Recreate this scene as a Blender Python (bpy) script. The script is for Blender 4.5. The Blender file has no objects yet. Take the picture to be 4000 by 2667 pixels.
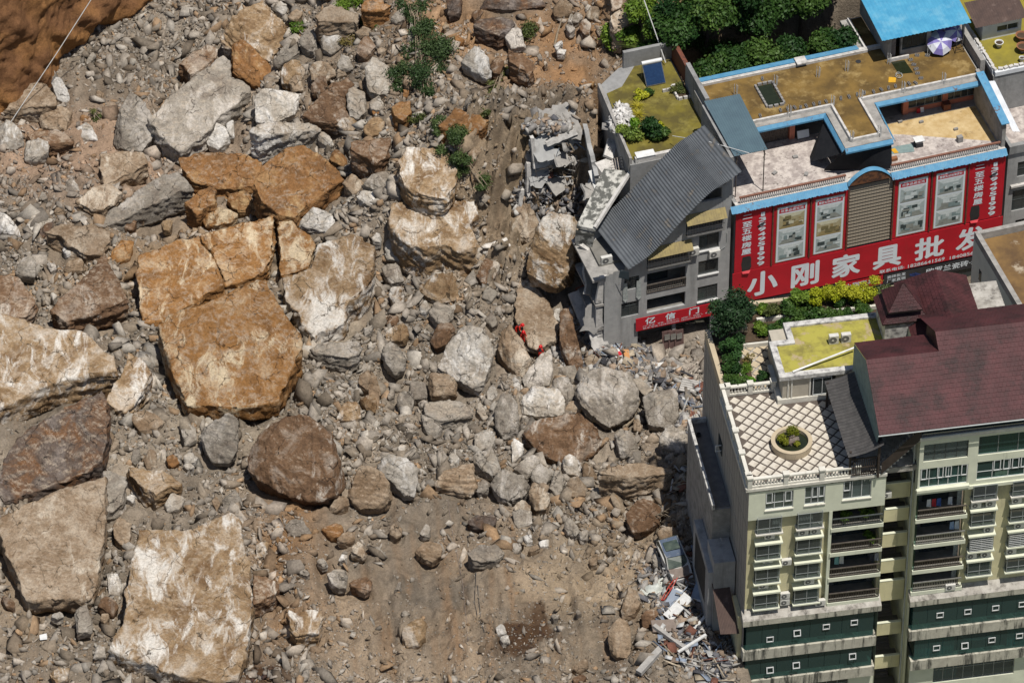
import bpy, bmesh, math, random
import numpy as np
from mathutils import Vector, Matrix

# ------------------------------------------------------------------ camera, sky, sun, exposure
SC = bpy.context.scene
PITCH = math.radians(42.0); DIST = 500.0
cam_d = bpy.data.cameras.new('camera'); cam = bpy.data.objects.new('camera', cam_d)
SC.collection.objects.link(cam); SC.camera = cam
cam.location = (0, -DIST*math.cos(PITCH), DIST*math.sin(PITCH))
cam.rotation_euler = (math.pi/2 - PITCH, 0, 0)
cam_d.sensor_width = 36.0; cam_d.lens = 36.0*21766.0/4000.0
cam_d.clip_start = 10; cam_d.clip_end = 4000

SUN = Vector((0.20, -0.25, 1.0)).normalized()
world = bpy.data.worlds.new('World'); SC.world = world; world.use_nodes = True
wn = world.node_tree.nodes; wl = world.node_tree.links
sky = wn.new('ShaderNodeTexSky'); sky.sky_type = 'NISHITA'; sky.sun_disc = False
sky.sun_elevation = math.asin(SUN.z); sky.sun_rotation = math.atan2(SUN.x, SUN.y)
sky.air_density = 1.0; sky.dust_density = 1.2
wl.new(sky.outputs[0], wn['Background'].inputs[0]); wn['Background'].inputs[1].default_value = 0.068
sun_d = bpy.data.lights.new('sun', 'SUN'); sun_d.energy = 4.9; sun_d.angle = math.radians(0.55); sun_d.color = (1.0, 0.95, 0.88)
sun = bpy.data.objects.new('sun', sun_d); SC.collection.objects.link(sun)
sun.rotation_euler = SUN.to_track_quat('Z', 'Y').to_euler()
SC.view_settings.view_transform = 'Standard'; SC.view_settings.look = 'None'
SC.view_settings.exposure = 0.0; SC.view_settings.gamma = 1.0; SC.view_settings.use_curve_mapping = False
SC.cycles.max_bounces = 6; SC.cycles.transparent_max_bounces = 12

# ------------------------------------------------------------------ helpers
COL = SC.collection
rng = np.random.default_rng(7); random.seed(7)
R = math.radians

def link(name, me, parent=None, loc=None):
    o = bpy.data.objects.new(name, me); COL.objects.link(o)
    if parent is not None: o.parent = parent
    if loc is not None: o.location = loc
    return o
def tag(o, label=None, cat=None, group=None, kind=None):
    if label: o['label'] = label
    if cat: o['category'] = cat
    if group: o['group'] = group
    if kind: o['kind'] = kind
    return o
def empty(name, loc, yaw=0.0, label=None, cat=None, group=None):
    o = bpy.data.objects.new(name, None); COL.objects.link(o)
    o.location = loc; o.rotation_euler = (0, 0, yaw)
    return tag(o, label, cat, group)

class MB:
    """collects faces of ONE mesh object"""
    def __init__(s): s.v = []; s.f = []; s.m = []
    def add(s, vs, fs, m=0):
        b = len(s.v); s.v += [tuple(p) for p in vs]
        for f in fs: s.f.append(tuple(b+i for i in f)); s.m.append(m)
        return s
    def box(s, x0, x1, y0, y1, z0, z1, m=0):
        if x1 < x0: x0, x1 = x1, x0
        if y1 < y0: y0, y1 = y1, y0
        if z1 < z0: z0, z1 = z1, z0
        return s.add([(x0,y0,z0),(x1,y0,z0),(x1,y1,z0),(x0,y1,z0),(x0,y0,z1),(x1,y0,z1),(x1,y1,z1),(x0,y1,z1)],
                     [(0,3,2,1),(4,5,6,7),(0,1,5,4),(1,2,6,5),(2,3,7,6),(3,0,4,7)], m)
    def quad(s, a, b, c, d, m=0): return s.add([a,b,c,d], [(0,1,2,3)], m)
    def rbox(s, c, size, rot, m=0):
        """box centred at c, size, euler rot"""
        M = Matrix.Translation(c) @ __import__('mathutils').Euler(rot).to_matrix().to_4x4()
        x, y, z = [k/2 for k in size]
        vs = [M @ Vector(p) for p in [(-x,-y,-z),(x,-y,-z),(x,y,-z),(-x,y,-z),(-x,-y,z),(x,-y,z),(x,y,z),(-x,y,z)]]
        return s.add(vs, [(0,3,2,1),(4,5,6,7),(0,1,5,4),(1,2,6,5),(2,3,7,6),(3,0,4,7)], m)
    def prism(s, poly, z0, z1, m=0, z1f=None):
        """vertical prism over a CCW (x, y) polygon"""
        n = len(poly)
        top = [(x, y, z1f(x, y) if z1f else z1) for x, y in poly]
        vs = [(x, y, z0) for x, y in poly] + top
        fs = [tuple(range(n-1, -1, -1)), tuple(range(n, 2*n))] + [(i, (i+1) % n, n+(i+1) % n, n+i) for i in range(n)]
        return s.add(vs, fs, m)
    def slab(s, pts, th, m=0):
        """sheet through 3D points (quad strip order ring), thickness th downward"""
        n = len(pts); vs = list(pts) + [(x, y, z-th) for x, y, z in pts]
        fs = [tuple(range(n)), tuple(range(2*n-1, n-1, -1))] + [(i, n+i, n+(i+1) % n, (i+1) % n) for i in range(n)]
        return s.add(vs, fs, m)
    def tube(s, pts, r, n=6, m=0, cap=True):
        pts = [Vector(p) for p in pts]; rs = r if isinstance(r, (list, tuple)) else [r]*len(pts)
        b = len(s.v); ring = []
        for i, p in enumerate(pts):
            d = (pts[min(i+1, len(pts)-1)] - pts[max(i-1, 0)])
            if d.length < 1e-6: d = Vector((0,0,1))
            d.normalize(); a = d.orthogonal().normalized(); c = d.cross(a)
            for k in range(n):
                t = 2*math.pi*k/n; s.v.append(tuple(p + (a*math.cos(t) + c*math.sin(t))*rs[i]))
        for i in range(len(pts)-1):
            for k in range(n):
                s.f.append((b+i*n+k, b+i*n+(k+1) % n, b+(i+1)*n+(k+1) % n, b+(i+1)*n+k)); s.m.append(m)
        if cap:
            s.f.append(tuple(b+k for k in range(n-1, -1, -1))); s.m.append(m)
            e = b+(len(pts)-1)*n; s.f.append(tuple(e+k for k in range(n))); s.m.append(m)
        return s
    def lathe(s, c, prof, n=16, m=0):
        """prof: list of (radius, z) from bottom to top"""
        b = len(s.v)
        for r_, z in prof:
            for k in range(n):
                t = 2*math.pi*k/n; s.v.append((c[0]+r_*math.cos(t), c[1]+r_*math.sin(t), c[2]+z))
        for i in range(len(prof)-1):
            for k in range(n):
                s.f.append((b+i*n+k, b+i*n+(k+1) % n, b+(i+1)*n+(k+1) % n, b+(i+1)*n+k)); s.m.append(m)
        s.f.append(tuple(b+k for k in range(n-1, -1, -1))); s.m.append(m)
        e = b+(len(prof)-1)*n; s.f.append(tuple(e+k for k in range(n))); s.m.append(m)
        return s
    def wall(s, u0, u1, z0, z1, holes, v, depth=0.2, m=0, top=None):
        """wall in the plane v facing -v with rectangular openings (u0,u1,z0,z1), reveals of given depth"""
        us = sorted({u0, u1} | {min(max(k, u0), u1) for h in holes for k in h[:2]})
        zs = sorted({z0, z1} | {min(max(k, z0), z1) for h in holes for k in h[2:4]})
        if top: us = sorted(set(us) | set(np.arange(u0, u1, .4))); zs = sorted(set(zs) | set(np.arange(z0, z1, .3)))
        for i in range(len(us)-1):
            for j in range(len(zs)-1):
                cu, cz = (us[i]+us[i+1])/2, (zs[j]+zs[j+1])/2
                if any(h[0] < cu < h[1] and h[2] < cz < h[3] for h in holes) or (top and cz > top(cu)): continue
                s.quad((us[i],v,zs[j]),(us[i+1],v,zs[j]),(us[i+1],v,zs[j+1]),(us[i],v,zs[j+1]), m)
        for h in holes:
            a, b, c, d = h[:4]; w = v+depth
            s.quad((a,v,c),(a,w,c),(b,w,c),(b,v,c), m); s.quad((a,v,d),(b,v,d),(b,w,d),(a,w,d), m)
            s.quad((a,v,c),(a,v,d),(a,w,d),(a,w,c), m); s.quad((b,v,c),(b,w,c),(b,w,d),(b,v,d), m)
        return s
    def mesh(s, name, mats, smooth=False):
        me = bpy.data.meshes.new(name); me.from_pydata(s.v, [], s.f)
        mats = mats if isinstance(mats, (list, tuple)) else [mats]
        for k in mats: me.materials.append(k)
        if len(mats) > 1: me.polygons.foreach_set('material_index', s.m)
        if smooth: me.polygons.foreach_set('use_smooth', [True]*len(me.polygons))
        me.update(); return me
    def build(s, name, mats, parent=None, loc=None, smooth=False):
        return link(name, s.mesh(name, mats, smooth), parent, loc)

def np_mesh(name, V, F, mat, attr=None, smooth=False):
    """triangle mesh from numpy arrays, optional per-vertex colour attribute 'tint'"""
    me = bpy.data.meshes.new(name); n, t = len(V), len(F)
    me.vertices.add(n); me.vertices.foreach_set('co', np.ascontiguousarray(V, np.float32).ravel())
    me.loops.add(3*t); me.loops.foreach_set('vertex_index', np.ascontiguousarray(F, np.int32).ravel())
    me.polygons.add(t); me.polygons.foreach_set('loop_start', np.arange(0, 3*t, 3, dtype=np.int32))
    if smooth: me.polygons.foreach_set('use_smooth', np.ones(t, bool))
    if attr is not None:
        a = me.color_attributes.new('tint', 'FLOAT_COLOR', 'POINT')
        c = np.ones((n, 4), np.float32); c[:, :3] = attr; a.data.foreach_set('color', c.ravel())
    me.materials.append(mat); me.update(calc_edges=True); return me

# ------------------------------------------------------------------ numpy value noise
_P = rng.permutation(512).astype(np.int64); _P = np.concatenate([_P]*3)
_G = rng.uniform(-1, 1, 512)
def vnoise(p):
    i = np.floor(p).astype(np.int64); f = p - i; f = f*f*(3-2*f); i &= 511
    def h(dx, dy, dz): return _G[_P[_P[_P[(i[:,0]+dx) & 511] + ((i[:,1]+dy) & 511)] + ((i[:,2]+dz) & 511)] & 511]
    x, y, z = f[:,0], f[:,1], f[:,2]
    a = h(0,0,0)*(1-x)+h(1,0,0)*x; b = h(0,1,0)*(1-x)+h(1,1,0)*x
    c = h(0,0,1)*(1-x)+h(1,0,1)*x; d = h(0,1,1)*(1-x)+h(1,1,1)*x
    return (a*(1-y)+b*y)*(1-z) + (c*(1-y)+d*y)*z
def fbm(p, oct=4, lac=2.1, gain=0.5):
    p = np.asarray(p, float); r = np.zeros(len(p)); a = 1.0
    for k in range(oct):
        r += a*vnoise(p + 17.3*k); p = p*lac; a *= gain
    return r

# ------------------------------------------------------------------ materials
def nodes(name):
    m = bpy.data.materials.new(name); m.use_nodes = True
    nt = m.node_tree; return m, nt.nodes, nt.links, nt.nodes['Principled BSDF']
def ramp(n, stops, interp='LINEAR'):
    r = n.new('ShaderNodeValToRGB'); r.color_ramp.interpolation = interp
    el = r.color_ramp.elements
    while len(el) > 1: el.remove(el[0])
    el[0].position = stops[0][0]; el[0].color = (*stops[0][1], 1)
    for p, c in stops[1:]:
        e = el.new(p); e.color = (*c, 1)
    return r
def g3(x): return (x, x, x)
def noise(n, l, co, scale, detail=6, rough=0.6, dist=0.0):
    t = n.new('ShaderNodeTexNoise'); t.inputs['Scale'].default_value = scale
    t.inputs['Detail'].default_value = detail; t.inputs['Roughness'].default_value = rough
    t.inputs['Distortion'].default_value = dist; l.new(co, t.inputs['Vector']); return t.outputs['Fac']
def mixc(n, l, fac, a, b, mode='MIX'):
    x = n.new('ShaderNodeMix'); x.data_type = 'RGBA'; x.blend_type = mode
    for s, k in ((x.inputs[0], fac), (x.inputs[6], a), (x.inputs[7], b)):
        if hasattr(k, 'is_linked') or hasattr(k, 'links'): l.new(k, s)
        elif isinstance(k, (int, float)): s.default_value = k
        else: s.default_value = (*k, 1)
    return x.outputs[2]
def coords(n, l, scale=(1,1,1), rot=(0,0,0), world=False):
    mp = n.new('ShaderNodeMapping'); mp.inputs['Scale'].default_value = scale; mp.inputs['Rotation'].default_value = rot
    if world: l.new(n.new('ShaderNodeNewGeometry').outputs['Position'], mp.inputs[0])
    else: l.new(n.new('ShaderNodeTexCoord').outputs['Object'], mp.inputs[0])
    return mp.outputs[0]
def bump(n, l, b, h, strength=0.5, dist=0.1):
    k = n.new('ShaderNodeBump'); k.inputs['Strength'].default_value = strength; k.inputs['Distance'].default_value = dist
    l.new(h, k.inputs['Height']); l.new(k.outputs[0], b.inputs['Normal'])
MATS = {}
def pm(name, c1, c2=None, scale=1.5, lo=0.35, hi=0.65, rough=0.8, stain=None, st=(0.55, 0.75), stscale=0.6, streak=False,
       bumpk=0.0, bscale=8.0, metal=0.0, spec=0.3, world=False):
    """painted / weathered surface: two tones by noise, optional stains (streak: stretched down the wall), fine relief"""
    m, n, l, b = nodes(name); co = coords(n, l, world=world)
    c2 = c2 or tuple(k*0.78 for k in c1)
    r = ramp(n, [(lo, c1), (hi, c2)]); l.new(noise(n, l, co, scale, 7, 0.62), r.inputs[0]); col = r.outputs[0]
    if stain:
        co2 = coords(n, l, (1, 1, 0.12) if streak else (1, 1, 1), world=world)
        s = ramp(n, [(st[0], g3(0)), (st[1], g3(1))]); l.new(noise(n, l, co2, stscale, 8, 0.7), s.inputs[0])
        col = mixc(n, l, s.outputs[0], col, stain)
    l.new(col, b.inputs['Base Color']); b.inputs['Roughness'].default_value = rough
    b.inputs['Metallic'].default_value = metal; b.inputs['Specular IOR Level'].default_value = spec
    if bumpk: bump(n, l, b, noise(n, l, co, bscale, 5, 0.6), bumpk, 0.05)
    MATS[name] = m; return m
# ------------------------------------------------------------------ terrain base height
def sst(a, b, x):
    t = np.clip((x-a)/(b-a), 0, 1); return t*t*(3-2*t)   # also falls when b < a
_SO = (19.69549464, 1.87623133); _SY = math.radians(18.0)
def to_s(x, y):
    dx, dy = x-_SO[0], y-_SO[1]
    return dx*math.cos(_SY)+dy*math.sin(_SY), -dx*math.sin(_SY)+dy*math.cos(_SY)
def to_t(x, y):
    t = math.radians(9.6); dx, dy = x-19.42880637, y+40.53733634
    return dx*math.cos(t)+dy*math.sin(t), -dx*math.sin(t)+dy*math.cos(t)
def hbase(x, y):
    x = np.asarray(x, float); y = np.asarray(y, float)
    u, v = to_s(x, y); tu, tv = to_t(x, y)
    h = 0.09*np.maximum(0, y-8) + 0.05*np.maximum(0, -x-8)
    h = h*(1-sst(-6, 2, u)*(1-sst(16, 22, v)))            # flat under street and buildings
    k = sst(-40, -15, u)*(1-sst(-7.4, -6.4, u)*(1-sst(20, 23, v)))
    h = h + k*(3.2*sst(2, 9, v) + 8.0*sst(14, 18.5, v) + 5.5*sst(-10.5, -7.6, u)*sst(6, 12, v)*(1-sst(16, 22, v)))    # pile and bank around the wrecked house
    h = h + sst(-3, 2, u)*np.maximum(0, v-19)*0.62         # wooded hillside behind the roofs
    h = h + 3.2*np.exp(-(((x-16.5)/3.5)**2 + ((y+22)/9)**2))   # heap against the annex
    h = h + 1.2*np.exp(-(((x+25)/16)**2 + ((y+2)/16)**2))
    h = h - 11*sst(.3, 2.0, tu)*(1-sst(14, 20, tv))        # street in front of the tower lies lower
    return h
PLACES = ['the brown scarp', 'the twin cracked orange slabs', 'the large white slab by the bottom edge', 'the overhanging slab at the left edge', 'the rust boulder above the cracked slabs', 'the hanging bush', 'the leaning block beside the wrecked house', 'the brown and white block below the creeper', 'the dark brown-fronted boulder below centre', 'the white cube-like block', 'the broad grey boulder in the street', 'the crushed car', 'the long pale slab near the annex', 'the orange wedge under the bush', 'the tilted grey slab near the scarp', 'the cream flat rock near the bottom', 'the layered grey slab', 'the red-suited rescuers', 'the dark shaded slab at left', 'the wooded slope', 'the dark wet stain']
# kind, stone, base height, label, centre x y z and slope of its upper plane, outline round the centre in cm
ROCKS = [
('s','tan',2.95,'tan boulder wedged against the foot of @0 at the left edge',(-44.42,28.22,5.39,0.055,0.015),(-259,-199,-162,13,-73,218,20,188,105,136,207,-43,207,-136,-48,-174)),
('b','white',3.00,'upright whitish rock just right of the tan boulder under the scarp',(-42.10,30.09,4.54,-0.050,0.760),(-86,46,-56,89,-11,94,46,34,89,-89,49,-103,-33,-73)),
('b','tan',2.65,'large tan boulder below @0',(-42.20,26.03,4.18,0.037,0.517),(-179,17,-106,93,35,123,169,46,176,-32,103,-103,-39,-84,-162,-57)),
('s','brown',2.45,'large brown slab below @0',(-42.82,23.31,4.41,0.071,0.084),(-202,42,-119,99,-8,98,126,52,229,-77,123,-83,13,-96,-162,-33)),
('b','white',2.38,'medium whitish boulder below @0, right one',(-43.80,22.01,3.71,0.233,0.734),(-109,70,-12,80,116,24,102,-20,31,-43,-9,-62,-116,-50)),
('b','white',2.64,'medium whitish boulder below @0, left one',(-46.27,23.68,4.27,-0.010,0.612),(-105,85,-16,122,56,59,135,-49,31,-104,-99,-114)),
('b','grey',2.21,'large grey boulder above @16',(-35.10,24.71,4.73,-0.050,0.626),(-138,71,-70,163,-1,237,80,204,183,82,221,-52,99,-217,-32,-217,-153,-185,-190,-84)),
('s','grey',2.21,'huge tilted grey slab with a pale ragged lower edge, near the scarp',(-28.53,26.64,5.77,-0.224,0.404),(165,491,226,449,245,313,412,237,423,196,120,-135,92,-204,-170,-483,-219,-503,-391,-386,-505,-238,-313,9,-90,252)),
('s','brown',3.07,'large brown slab above @14',(-29.31,33.01,5.70,-0.096,0.129),(-182,-76,-46,90,71,214,175,155,159,28,32,-124,-76,-204,-131,-85)),
('b','rust',4.36,'orange and white boulder leaning on the top of the tilted grey slab',(-24.50,31.10,6.36,-0.084,0.577),(-178,80,-151,176,-50,170,195,46,221,-102,117,-176,16,-141,-168,-51)),
('b','white',2.11,'medium whitish boulder below @14',(-27.15,24.43,3.67,0.125,0.720),(-120,12,-21,105,51,74,92,29,113,-49,-7,-107,-109,-65)),
('b','white',2.48,'small whitish boulder below @14',(-26.08,25.26,3.71,-0.255,0.488),(-49,37,20,81,33,-66,-7,-54)),
('b','white',2.41,'medium whitish boulder above @16',(-39.40,24.70,3.60,0.105,0.581),(-97,55,-37,73,36,8,107,-16,108,-63,-34,-52,-86,-2)),
('b','rust',2.59,'small rust-orange boulder below @0',(-39.69,26.72,3.61,-0.053,0.795),(-48,8,-18,33,43,19,38,-21,-17,-39)),
('b','tan',2.82,'small tan boulder right of @0',(-38.44,30.13,3.81,-0.158,0.639),(-39,7,-9,37,42,15,32,-22,-28,-37)),
('b','grey',3.29,'small grey boulder right of @0',(-39.55,34.77,4.31,-0.113,0.497),(-42,-29,6,46,48,29,-11,-46)),
('b','white',3.06,'small whitish boulder right of @0',(-39.51,32.21,3.94,0.232,0.607),(-56,30,37,15,43,-23,-24,-21)),
('b','grey',3.51,'small grey boulder above @14',(-30.41,36.86,4.45,-0.256,0.707),(-36,-10,4,32,35,11,-5,-31)),
('b','grey',3.39,'small grey boulder left of @14',(-36.00,37.82,4.31,-0.073,0.552),(-25,-23,4,36,25,8,-5,-22)),
('s','tan',1.88,'dusty tan slab with an orange lower rim above @16',(-35.99,19.79,4.15,-0.000,0.325),(-189,107,10,134,211,125,255,4,39,-108,-136,-219,-191,-41)),
('s','rust',1.52,'layered rust-orange slab left of @4',(-26.66,19.08,4.14,-0.000,0.364),(-390,111,-160,163,201,154,375,68,345,-32,288,-174,-30,-183,-252,-118,-375,11)),
('b','cream',5.32,'huge pale boulder with a dark brown right side at the top edge',(-24.29,34.36,7.99,0.101,0.577),(-112,263,84,282,200,145,324,23,293,-95,182,-260,91,-205,9,-161,-93,-116,-174,-137,-327,-69,-272,85,-202,250)),
('b','white',7.52,'small whitish boulder above @14',(-21.66,36.95,8.66,-0.136,0.581),(-98,17,-28,62,65,5,45,-35,15,-47)),
('b','tan',7.96,'small tan boulder above @14',(-20.14,35.42,9.02,0.170,0.729),(-82,-4,-11,44,61,23,41,-17,-10,-46)),
('s','tan',9.26,'undercut tan slab below the small bush at the top edge',(-15.97,31.61,12.02,-0.033,0.146),(-222,-10,-149,101,-89,144,12,121,185,31,196,-9,167,-119,136,-66,36,-69,-75,-60,-196,-64)),
('s','rust',10.91,'rust-orange boulder with dark front touching the top edge',(-12.58,31.32,13.48,-0.067,0.120),(-129,-47,-91,67,49,85,141,14,81,-53,-49,-69)),
('b','grey',11.61,'small grey boulder above @5',(-10.43,30.68,12.77,-0.149,0.625),(-84,-29,6,44,56,67,47,-24,-23,-59)),
('b','grey',7.62,'medium grey boulder right of @14, right one',(-18.73,31.44,9.00,0.246,0.790),(-111,19,-50,91,42,53,73,-17,63,-89,-18,-60)),
('b','white',8.48,'pale squarish boulder with a brown dusty top near the dry shrub',(-16.82,30.57,9.83,0.066,0.778),(-105,56,-45,61,107,71,118,-43,7,-100,-84,-43)),
('b','grey',6.27,'medium grey boulder right of @14, left one',(-20.95,31.24,7.70,0.204,0.642),(-134,-39,-23,61,99,89,130,4,19,-43,-92,-72)),
('b','tan',10.13,'small tan boulder left of @5, third from left',(-13.64,30.27,11.15,0.125,0.721),(-87,7,-17,43,74,2,65,-31,-36,-23)),
('b','brown',9.59,'medium brown boulder left of @5',(-13.55,28.09,11.00,0.139,0.787),(-82,-11,-42,66,39,83,99,14,49,-39,-1,-75,-61,-37)),
('b','tan',10.25,'small tan boulder left of @5, fourth from left',(-12.00,27.66,11.10,0.059,0.671),(-45,17,45,13,35,-12,-35,-18)),
('b','grey',8.41,'small grey boulder left of @5',(-15.39,27.49,9.60,0.179,0.689),(-80,-5,-40,68,61,13,77,-32,-19,-46)),
('b','cream',5.90,'medium cream-coloured boulder right of @14',(-20.46,29.00,7.34,-0.137,0.543),(-115,-18,-66,73,44,113,136,46,116,-14,-23,-104,-94,-92)),
('b','tan',5.83,'small tan boulder right of @14',(-20.05,27.91,7.00,-0.041,0.741),(-63,5,-24,56,57,58,73,-50,-43,-70)),
('b','tan',7.26,'medium tan boulder left of @5',(-17.55,27.82,8.45,0.184,0.807),(-119,47,-38,62,93,47,129,-37,33,-66,-98,-51)),
('b','brown',6.73,'small brown boulder above @4',(-17.79,26.47,7.97,0.204,0.779),(-82,13,-22,63,59,60,79,-7,30,-74,-61,-54)),
('b','tan',8.02,'small tan boulder left of @5, first from left',(-15.82,26.97,9.00,-0.078,0.824),(-42,8,13,34,64,-10,-36,-31)),
('b','white',9.04,'large whitish rounded boulder left of @5',(-12.37,23.77,10.86,-0.277,0.687),(-111,75,-32,141,157,107,138,-67,19,-115,-70,-97,-100,-43)),
('b','tan',8.48,'small tan boulder left of @5, second from left',(-13.74,24.43,9.51,-0.177,0.754),(-38,7,2,40,52,-32,-17,-15)),
('s','brown',6.55,'large brown dusty wedge split from a whitish block above the cream pair',(-16.26,22.73,9.11,0.192,0.466),(-297,-82,-124,92,-25,178,125,206,166,139,97,39,99,-71,130,-145,20,-199,-190,-158)),
('b','white',7.61,'medium whitish boulder left of @5',(-14.22,22.27,9.34,0.071,0.504),(-96,68,-37,153,73,88,110,-59,16,-141,-64,-108)),
('b','white',8.45,'small whitish boulder below @5',(-12.34,21.53,9.66,0.168,0.514),(-72,26,17,73,68,-20,38,-55,-52,-24)),
('b','white',4.39,'wide whitish block above the long white slab',(-21.56,25.62,5.99,-0.199,0.554),(-230,52,-131,95,219,155,200,86,162,-24,62,-76,-56,-159,-227,-127)),
('s','white',3.38,'long white slab lying across above the rust boulder',(-21.15,20.68,7.56,-0.000,0.141),(-289,-21,-231,46,-32,86,307,59,354,-8,150,-34,-49,-54,-207,-74)),
('b','white',5.40,'medium whitish boulder above @4',(-17.01,20.13,6.55,0.112,0.527),(-87,33,-7,65,84,-19,54,-64,-46,-18)),
('b','cream',6.84,'left one of the cream-coloured rounded pair',(-14.82,20.78,7.95,-0.202,0.647),(-119,-18,-75,41,54,58,119,15,85,-51,-64,-45)),
('b','cream',7.67,'right one of the cream-coloured rounded pair',(-12.60,19.19,9.02,-0.132,0.825),(-97,-17,-23,66,46,80,111,38,77,-35,-32,-74,-82,-55)),
('b','tan',8.44,'small tan boulder left of @13',(-11.18,19.18,9.61,-0.025,0.554),(-35,11,4,68,55,-34,-24,-44)),
('s','rust',8.97,'orange-topped block between the cream pair and @5',(-10.05,18.97,11.22,-0.000,0.445),(-86,26,-27,72,72,82,93,-29,14,-100,-65,-49)),
('b','rust',8.27,'small rust-orange boulder below @5, left one',(-12.47,21.13,9.17,0.268,0.723),(-39,16,11,20,46,-15,-19,-21)),
('b','tan',6.00,'small tan boulder above @4',(-15.45,19.06,7.00,0.079,0.714),(-59,13,50,33,40,-17,-29,-30)),
('b','rust',5.37,'medium rust-orange boulder right of @4',(-15.96,17.77,6.55,-0.100,0.681),(-76,-5,-46,57,23,61,103,-19,54,-65,-55,-29)),
('s','brown',6.58,'dusty brown-topped block with a whitish base below the cream pair',(-12.69,15.36,9.77,-0.000,0.287),(-193,54,-125,77,171,106,172,43,124,-105,46,-162,-192,-14)),
('b','white',7.78,'small whitish rock resting on the dusty brown-topped block',(-13.09,15.89,9.55,-0.014,0.710),(-51,8,-16,33,53,-8,14,-33)),
('s','cream',6.85,'tan and white flat boulder half under the green creeper',(-7.70,11.02,10.53,-0.000,0.488),(-253,100,-175,223,139,196,276,138,257,-93,168,-227,23,-208,-192,-112,-240,-16)),
('b','tan',9.90,'small tan boulder below @13',(-3.81,13.03,11.12,0.177,0.669),(-63,38,-33,68,85,-5,36,-76,-23,-26)),
('s','rust',10.44,'bright orange wedge-shaped boulder under @5',(-4.31,14.60,12.84,-0.000,0.577),(-228,7,-82,161,46,116,213,61,115,-56,47,-137,-12,-101,-101,-47)),
('b','white',11.86,'white and rust streaked block right of @5',(-3.08,22.99,13.66,0.217,0.648),(-161,26,-101,122,-52,141,38,75,108,-14,128,-121,78,-149,-41,-79)),
('b','brown',11.85,'small brown boulder above @13',(-1.41,22.86,13.13,-0.021,0.643),(-60,-8,-10,81,70,38,30,-59,-30,-51)),
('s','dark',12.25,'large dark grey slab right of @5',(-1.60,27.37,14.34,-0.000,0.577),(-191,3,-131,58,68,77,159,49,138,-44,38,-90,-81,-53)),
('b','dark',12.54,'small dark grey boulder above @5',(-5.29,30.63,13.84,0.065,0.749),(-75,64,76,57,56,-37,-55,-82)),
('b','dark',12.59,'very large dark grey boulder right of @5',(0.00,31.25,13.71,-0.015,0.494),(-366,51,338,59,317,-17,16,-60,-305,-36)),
('b','brown',12.48,'small brown boulder above @5',(-3.30,29.92,13.51,-0.134,0.551),(-43,-7,-13,34,67,33,-13,-60)),
('b','rust',12.16,'small rust-orange boulder right of @5',(-4.88,26.67,13.12,0.068,0.611),(-43,13,-3,38,52,-1,27,-27,-33,-24)),
('b','cream',12.28,'small cream-coloured boulder above @5',(-6.13,28.63,13.23,0.067,0.802),(-30,-7,0,32,40,-2,-10,-24)),
('b','grey',12.17,'medium grey boulder right of @5',(0.30,26.52,13.43,0.086,0.598),(-94,22,-34,65,54,56,106,-63,-34,-80)),
('b','tan',10.20,'small tan boulder below @5',(-9.45,22.84,11.29,0.235,0.643),(-33,56,37,27,48,-36,-2,-46,-52,-2)),
('b','rust',9.85,'small rust-orange boulder below @5, right one',(-9.69,21.80,10.83,-0.246,0.666),(-27,30,32,22,23,-31,-27,-22)),
('b','tan',12.52,'medium tan boulder left of @19',(4.63,30.40,13.78,-0.143,0.671),(-92,-20,-62,52,39,80,99,42,79,-30,8,-58,-72,-62)),
('b','grey',12.44,'small grey boulder left of @19, right one',(5.93,29.60,13.44,-0.215,0.817),(-32,-9,-2,34,59,34,18,-27,-42,-35)),
('b','white',12.44,'small whitish boulder left of @19, third from left',(5.46,29.54,13.46,-0.189,0.738),(-35,-33,-5,37,25,32,15,-35)),
('b','tan',12.48,'small tan boulder left of @19, right one',(7.45,29.95,13.54,0.151,0.767),(-63,9,-13,45,67,29,57,-19,-3,-37,-43,-25)),
('b','brown',12.31,'small brown boulder left of @19',(6.66,28.07,13.60,0.091,0.643),(-56,44,-6,81,64,19,43,-59,3,-66,-46,-18)),
('s','tan',13.03,'large smooth tan boulder left of @19',(10.31,25.93,16.50,-0.000,0.577),(-138,3,-38,58,82,104,141,67,91,-6,-39,-117,-99,-108)),
('s','brown',13.34,'medium brown slab left of @19',(10.00,27.04,17.05,-0.015,0.046),(-95,66,94,70,93,-13,-7,-45,-87,-76)),
('b','grey',12.32,'small grey boulder left of @19, left one',(5.33,28.20,13.30,-0.067,0.588),(-43,18,-3,29,47,-5,-3,-44)),
('b','white',12.12,'small whitish boulder left of @19, first from left',(4.31,25.93,13.17,0.232,0.678),(-42,2,28,34,38,7,-22,-44)),
('b','white',12.06,'small whitish boulder left of @19, second from left',(4.56,25.26,12.94,0.064,0.630),(-47,-11,-17,23,42,12,22,-23)),
('b','grey',12.00,'small grey boulder above @13',(2.51,24.66,12.88,0.247,0.724),(-22,10,8,22,28,-15,-12,-17)),
('b','white',12.55,'small whitish boulder left of @19, fourth from left',(7.00,30.81,13.50,-0.007,0.540),(-28,-7,3,32,33,13,-8,-36)),
('b','tan',12.58,'small tan boulder left of @19, left one',(6.48,31.11,13.47,-0.095,0.617),(-25,-4,5,25,25,-1,-5,-21)),
('s','brown',11.79,'brown wedge boulder in the bare gully above the wrecked house',(0.93,22.28,14.13,-0.000,0.700),(-123,102,-4,68,85,9,125,-41,65,-108,-34,-41,-113,9)),
('b','white',12.13,'small whitish boulder right of @13',(5.07,18.47,13.10,0.171,0.593),(-43,11,-4,29,40,-8,6,-31)),
('b','grey',11.84,'small grey boulder right of @13',(4.59,18.35,12.71,0.161,0.811),(-25,6,15,22,24,-14,-15,-14)),
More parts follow.
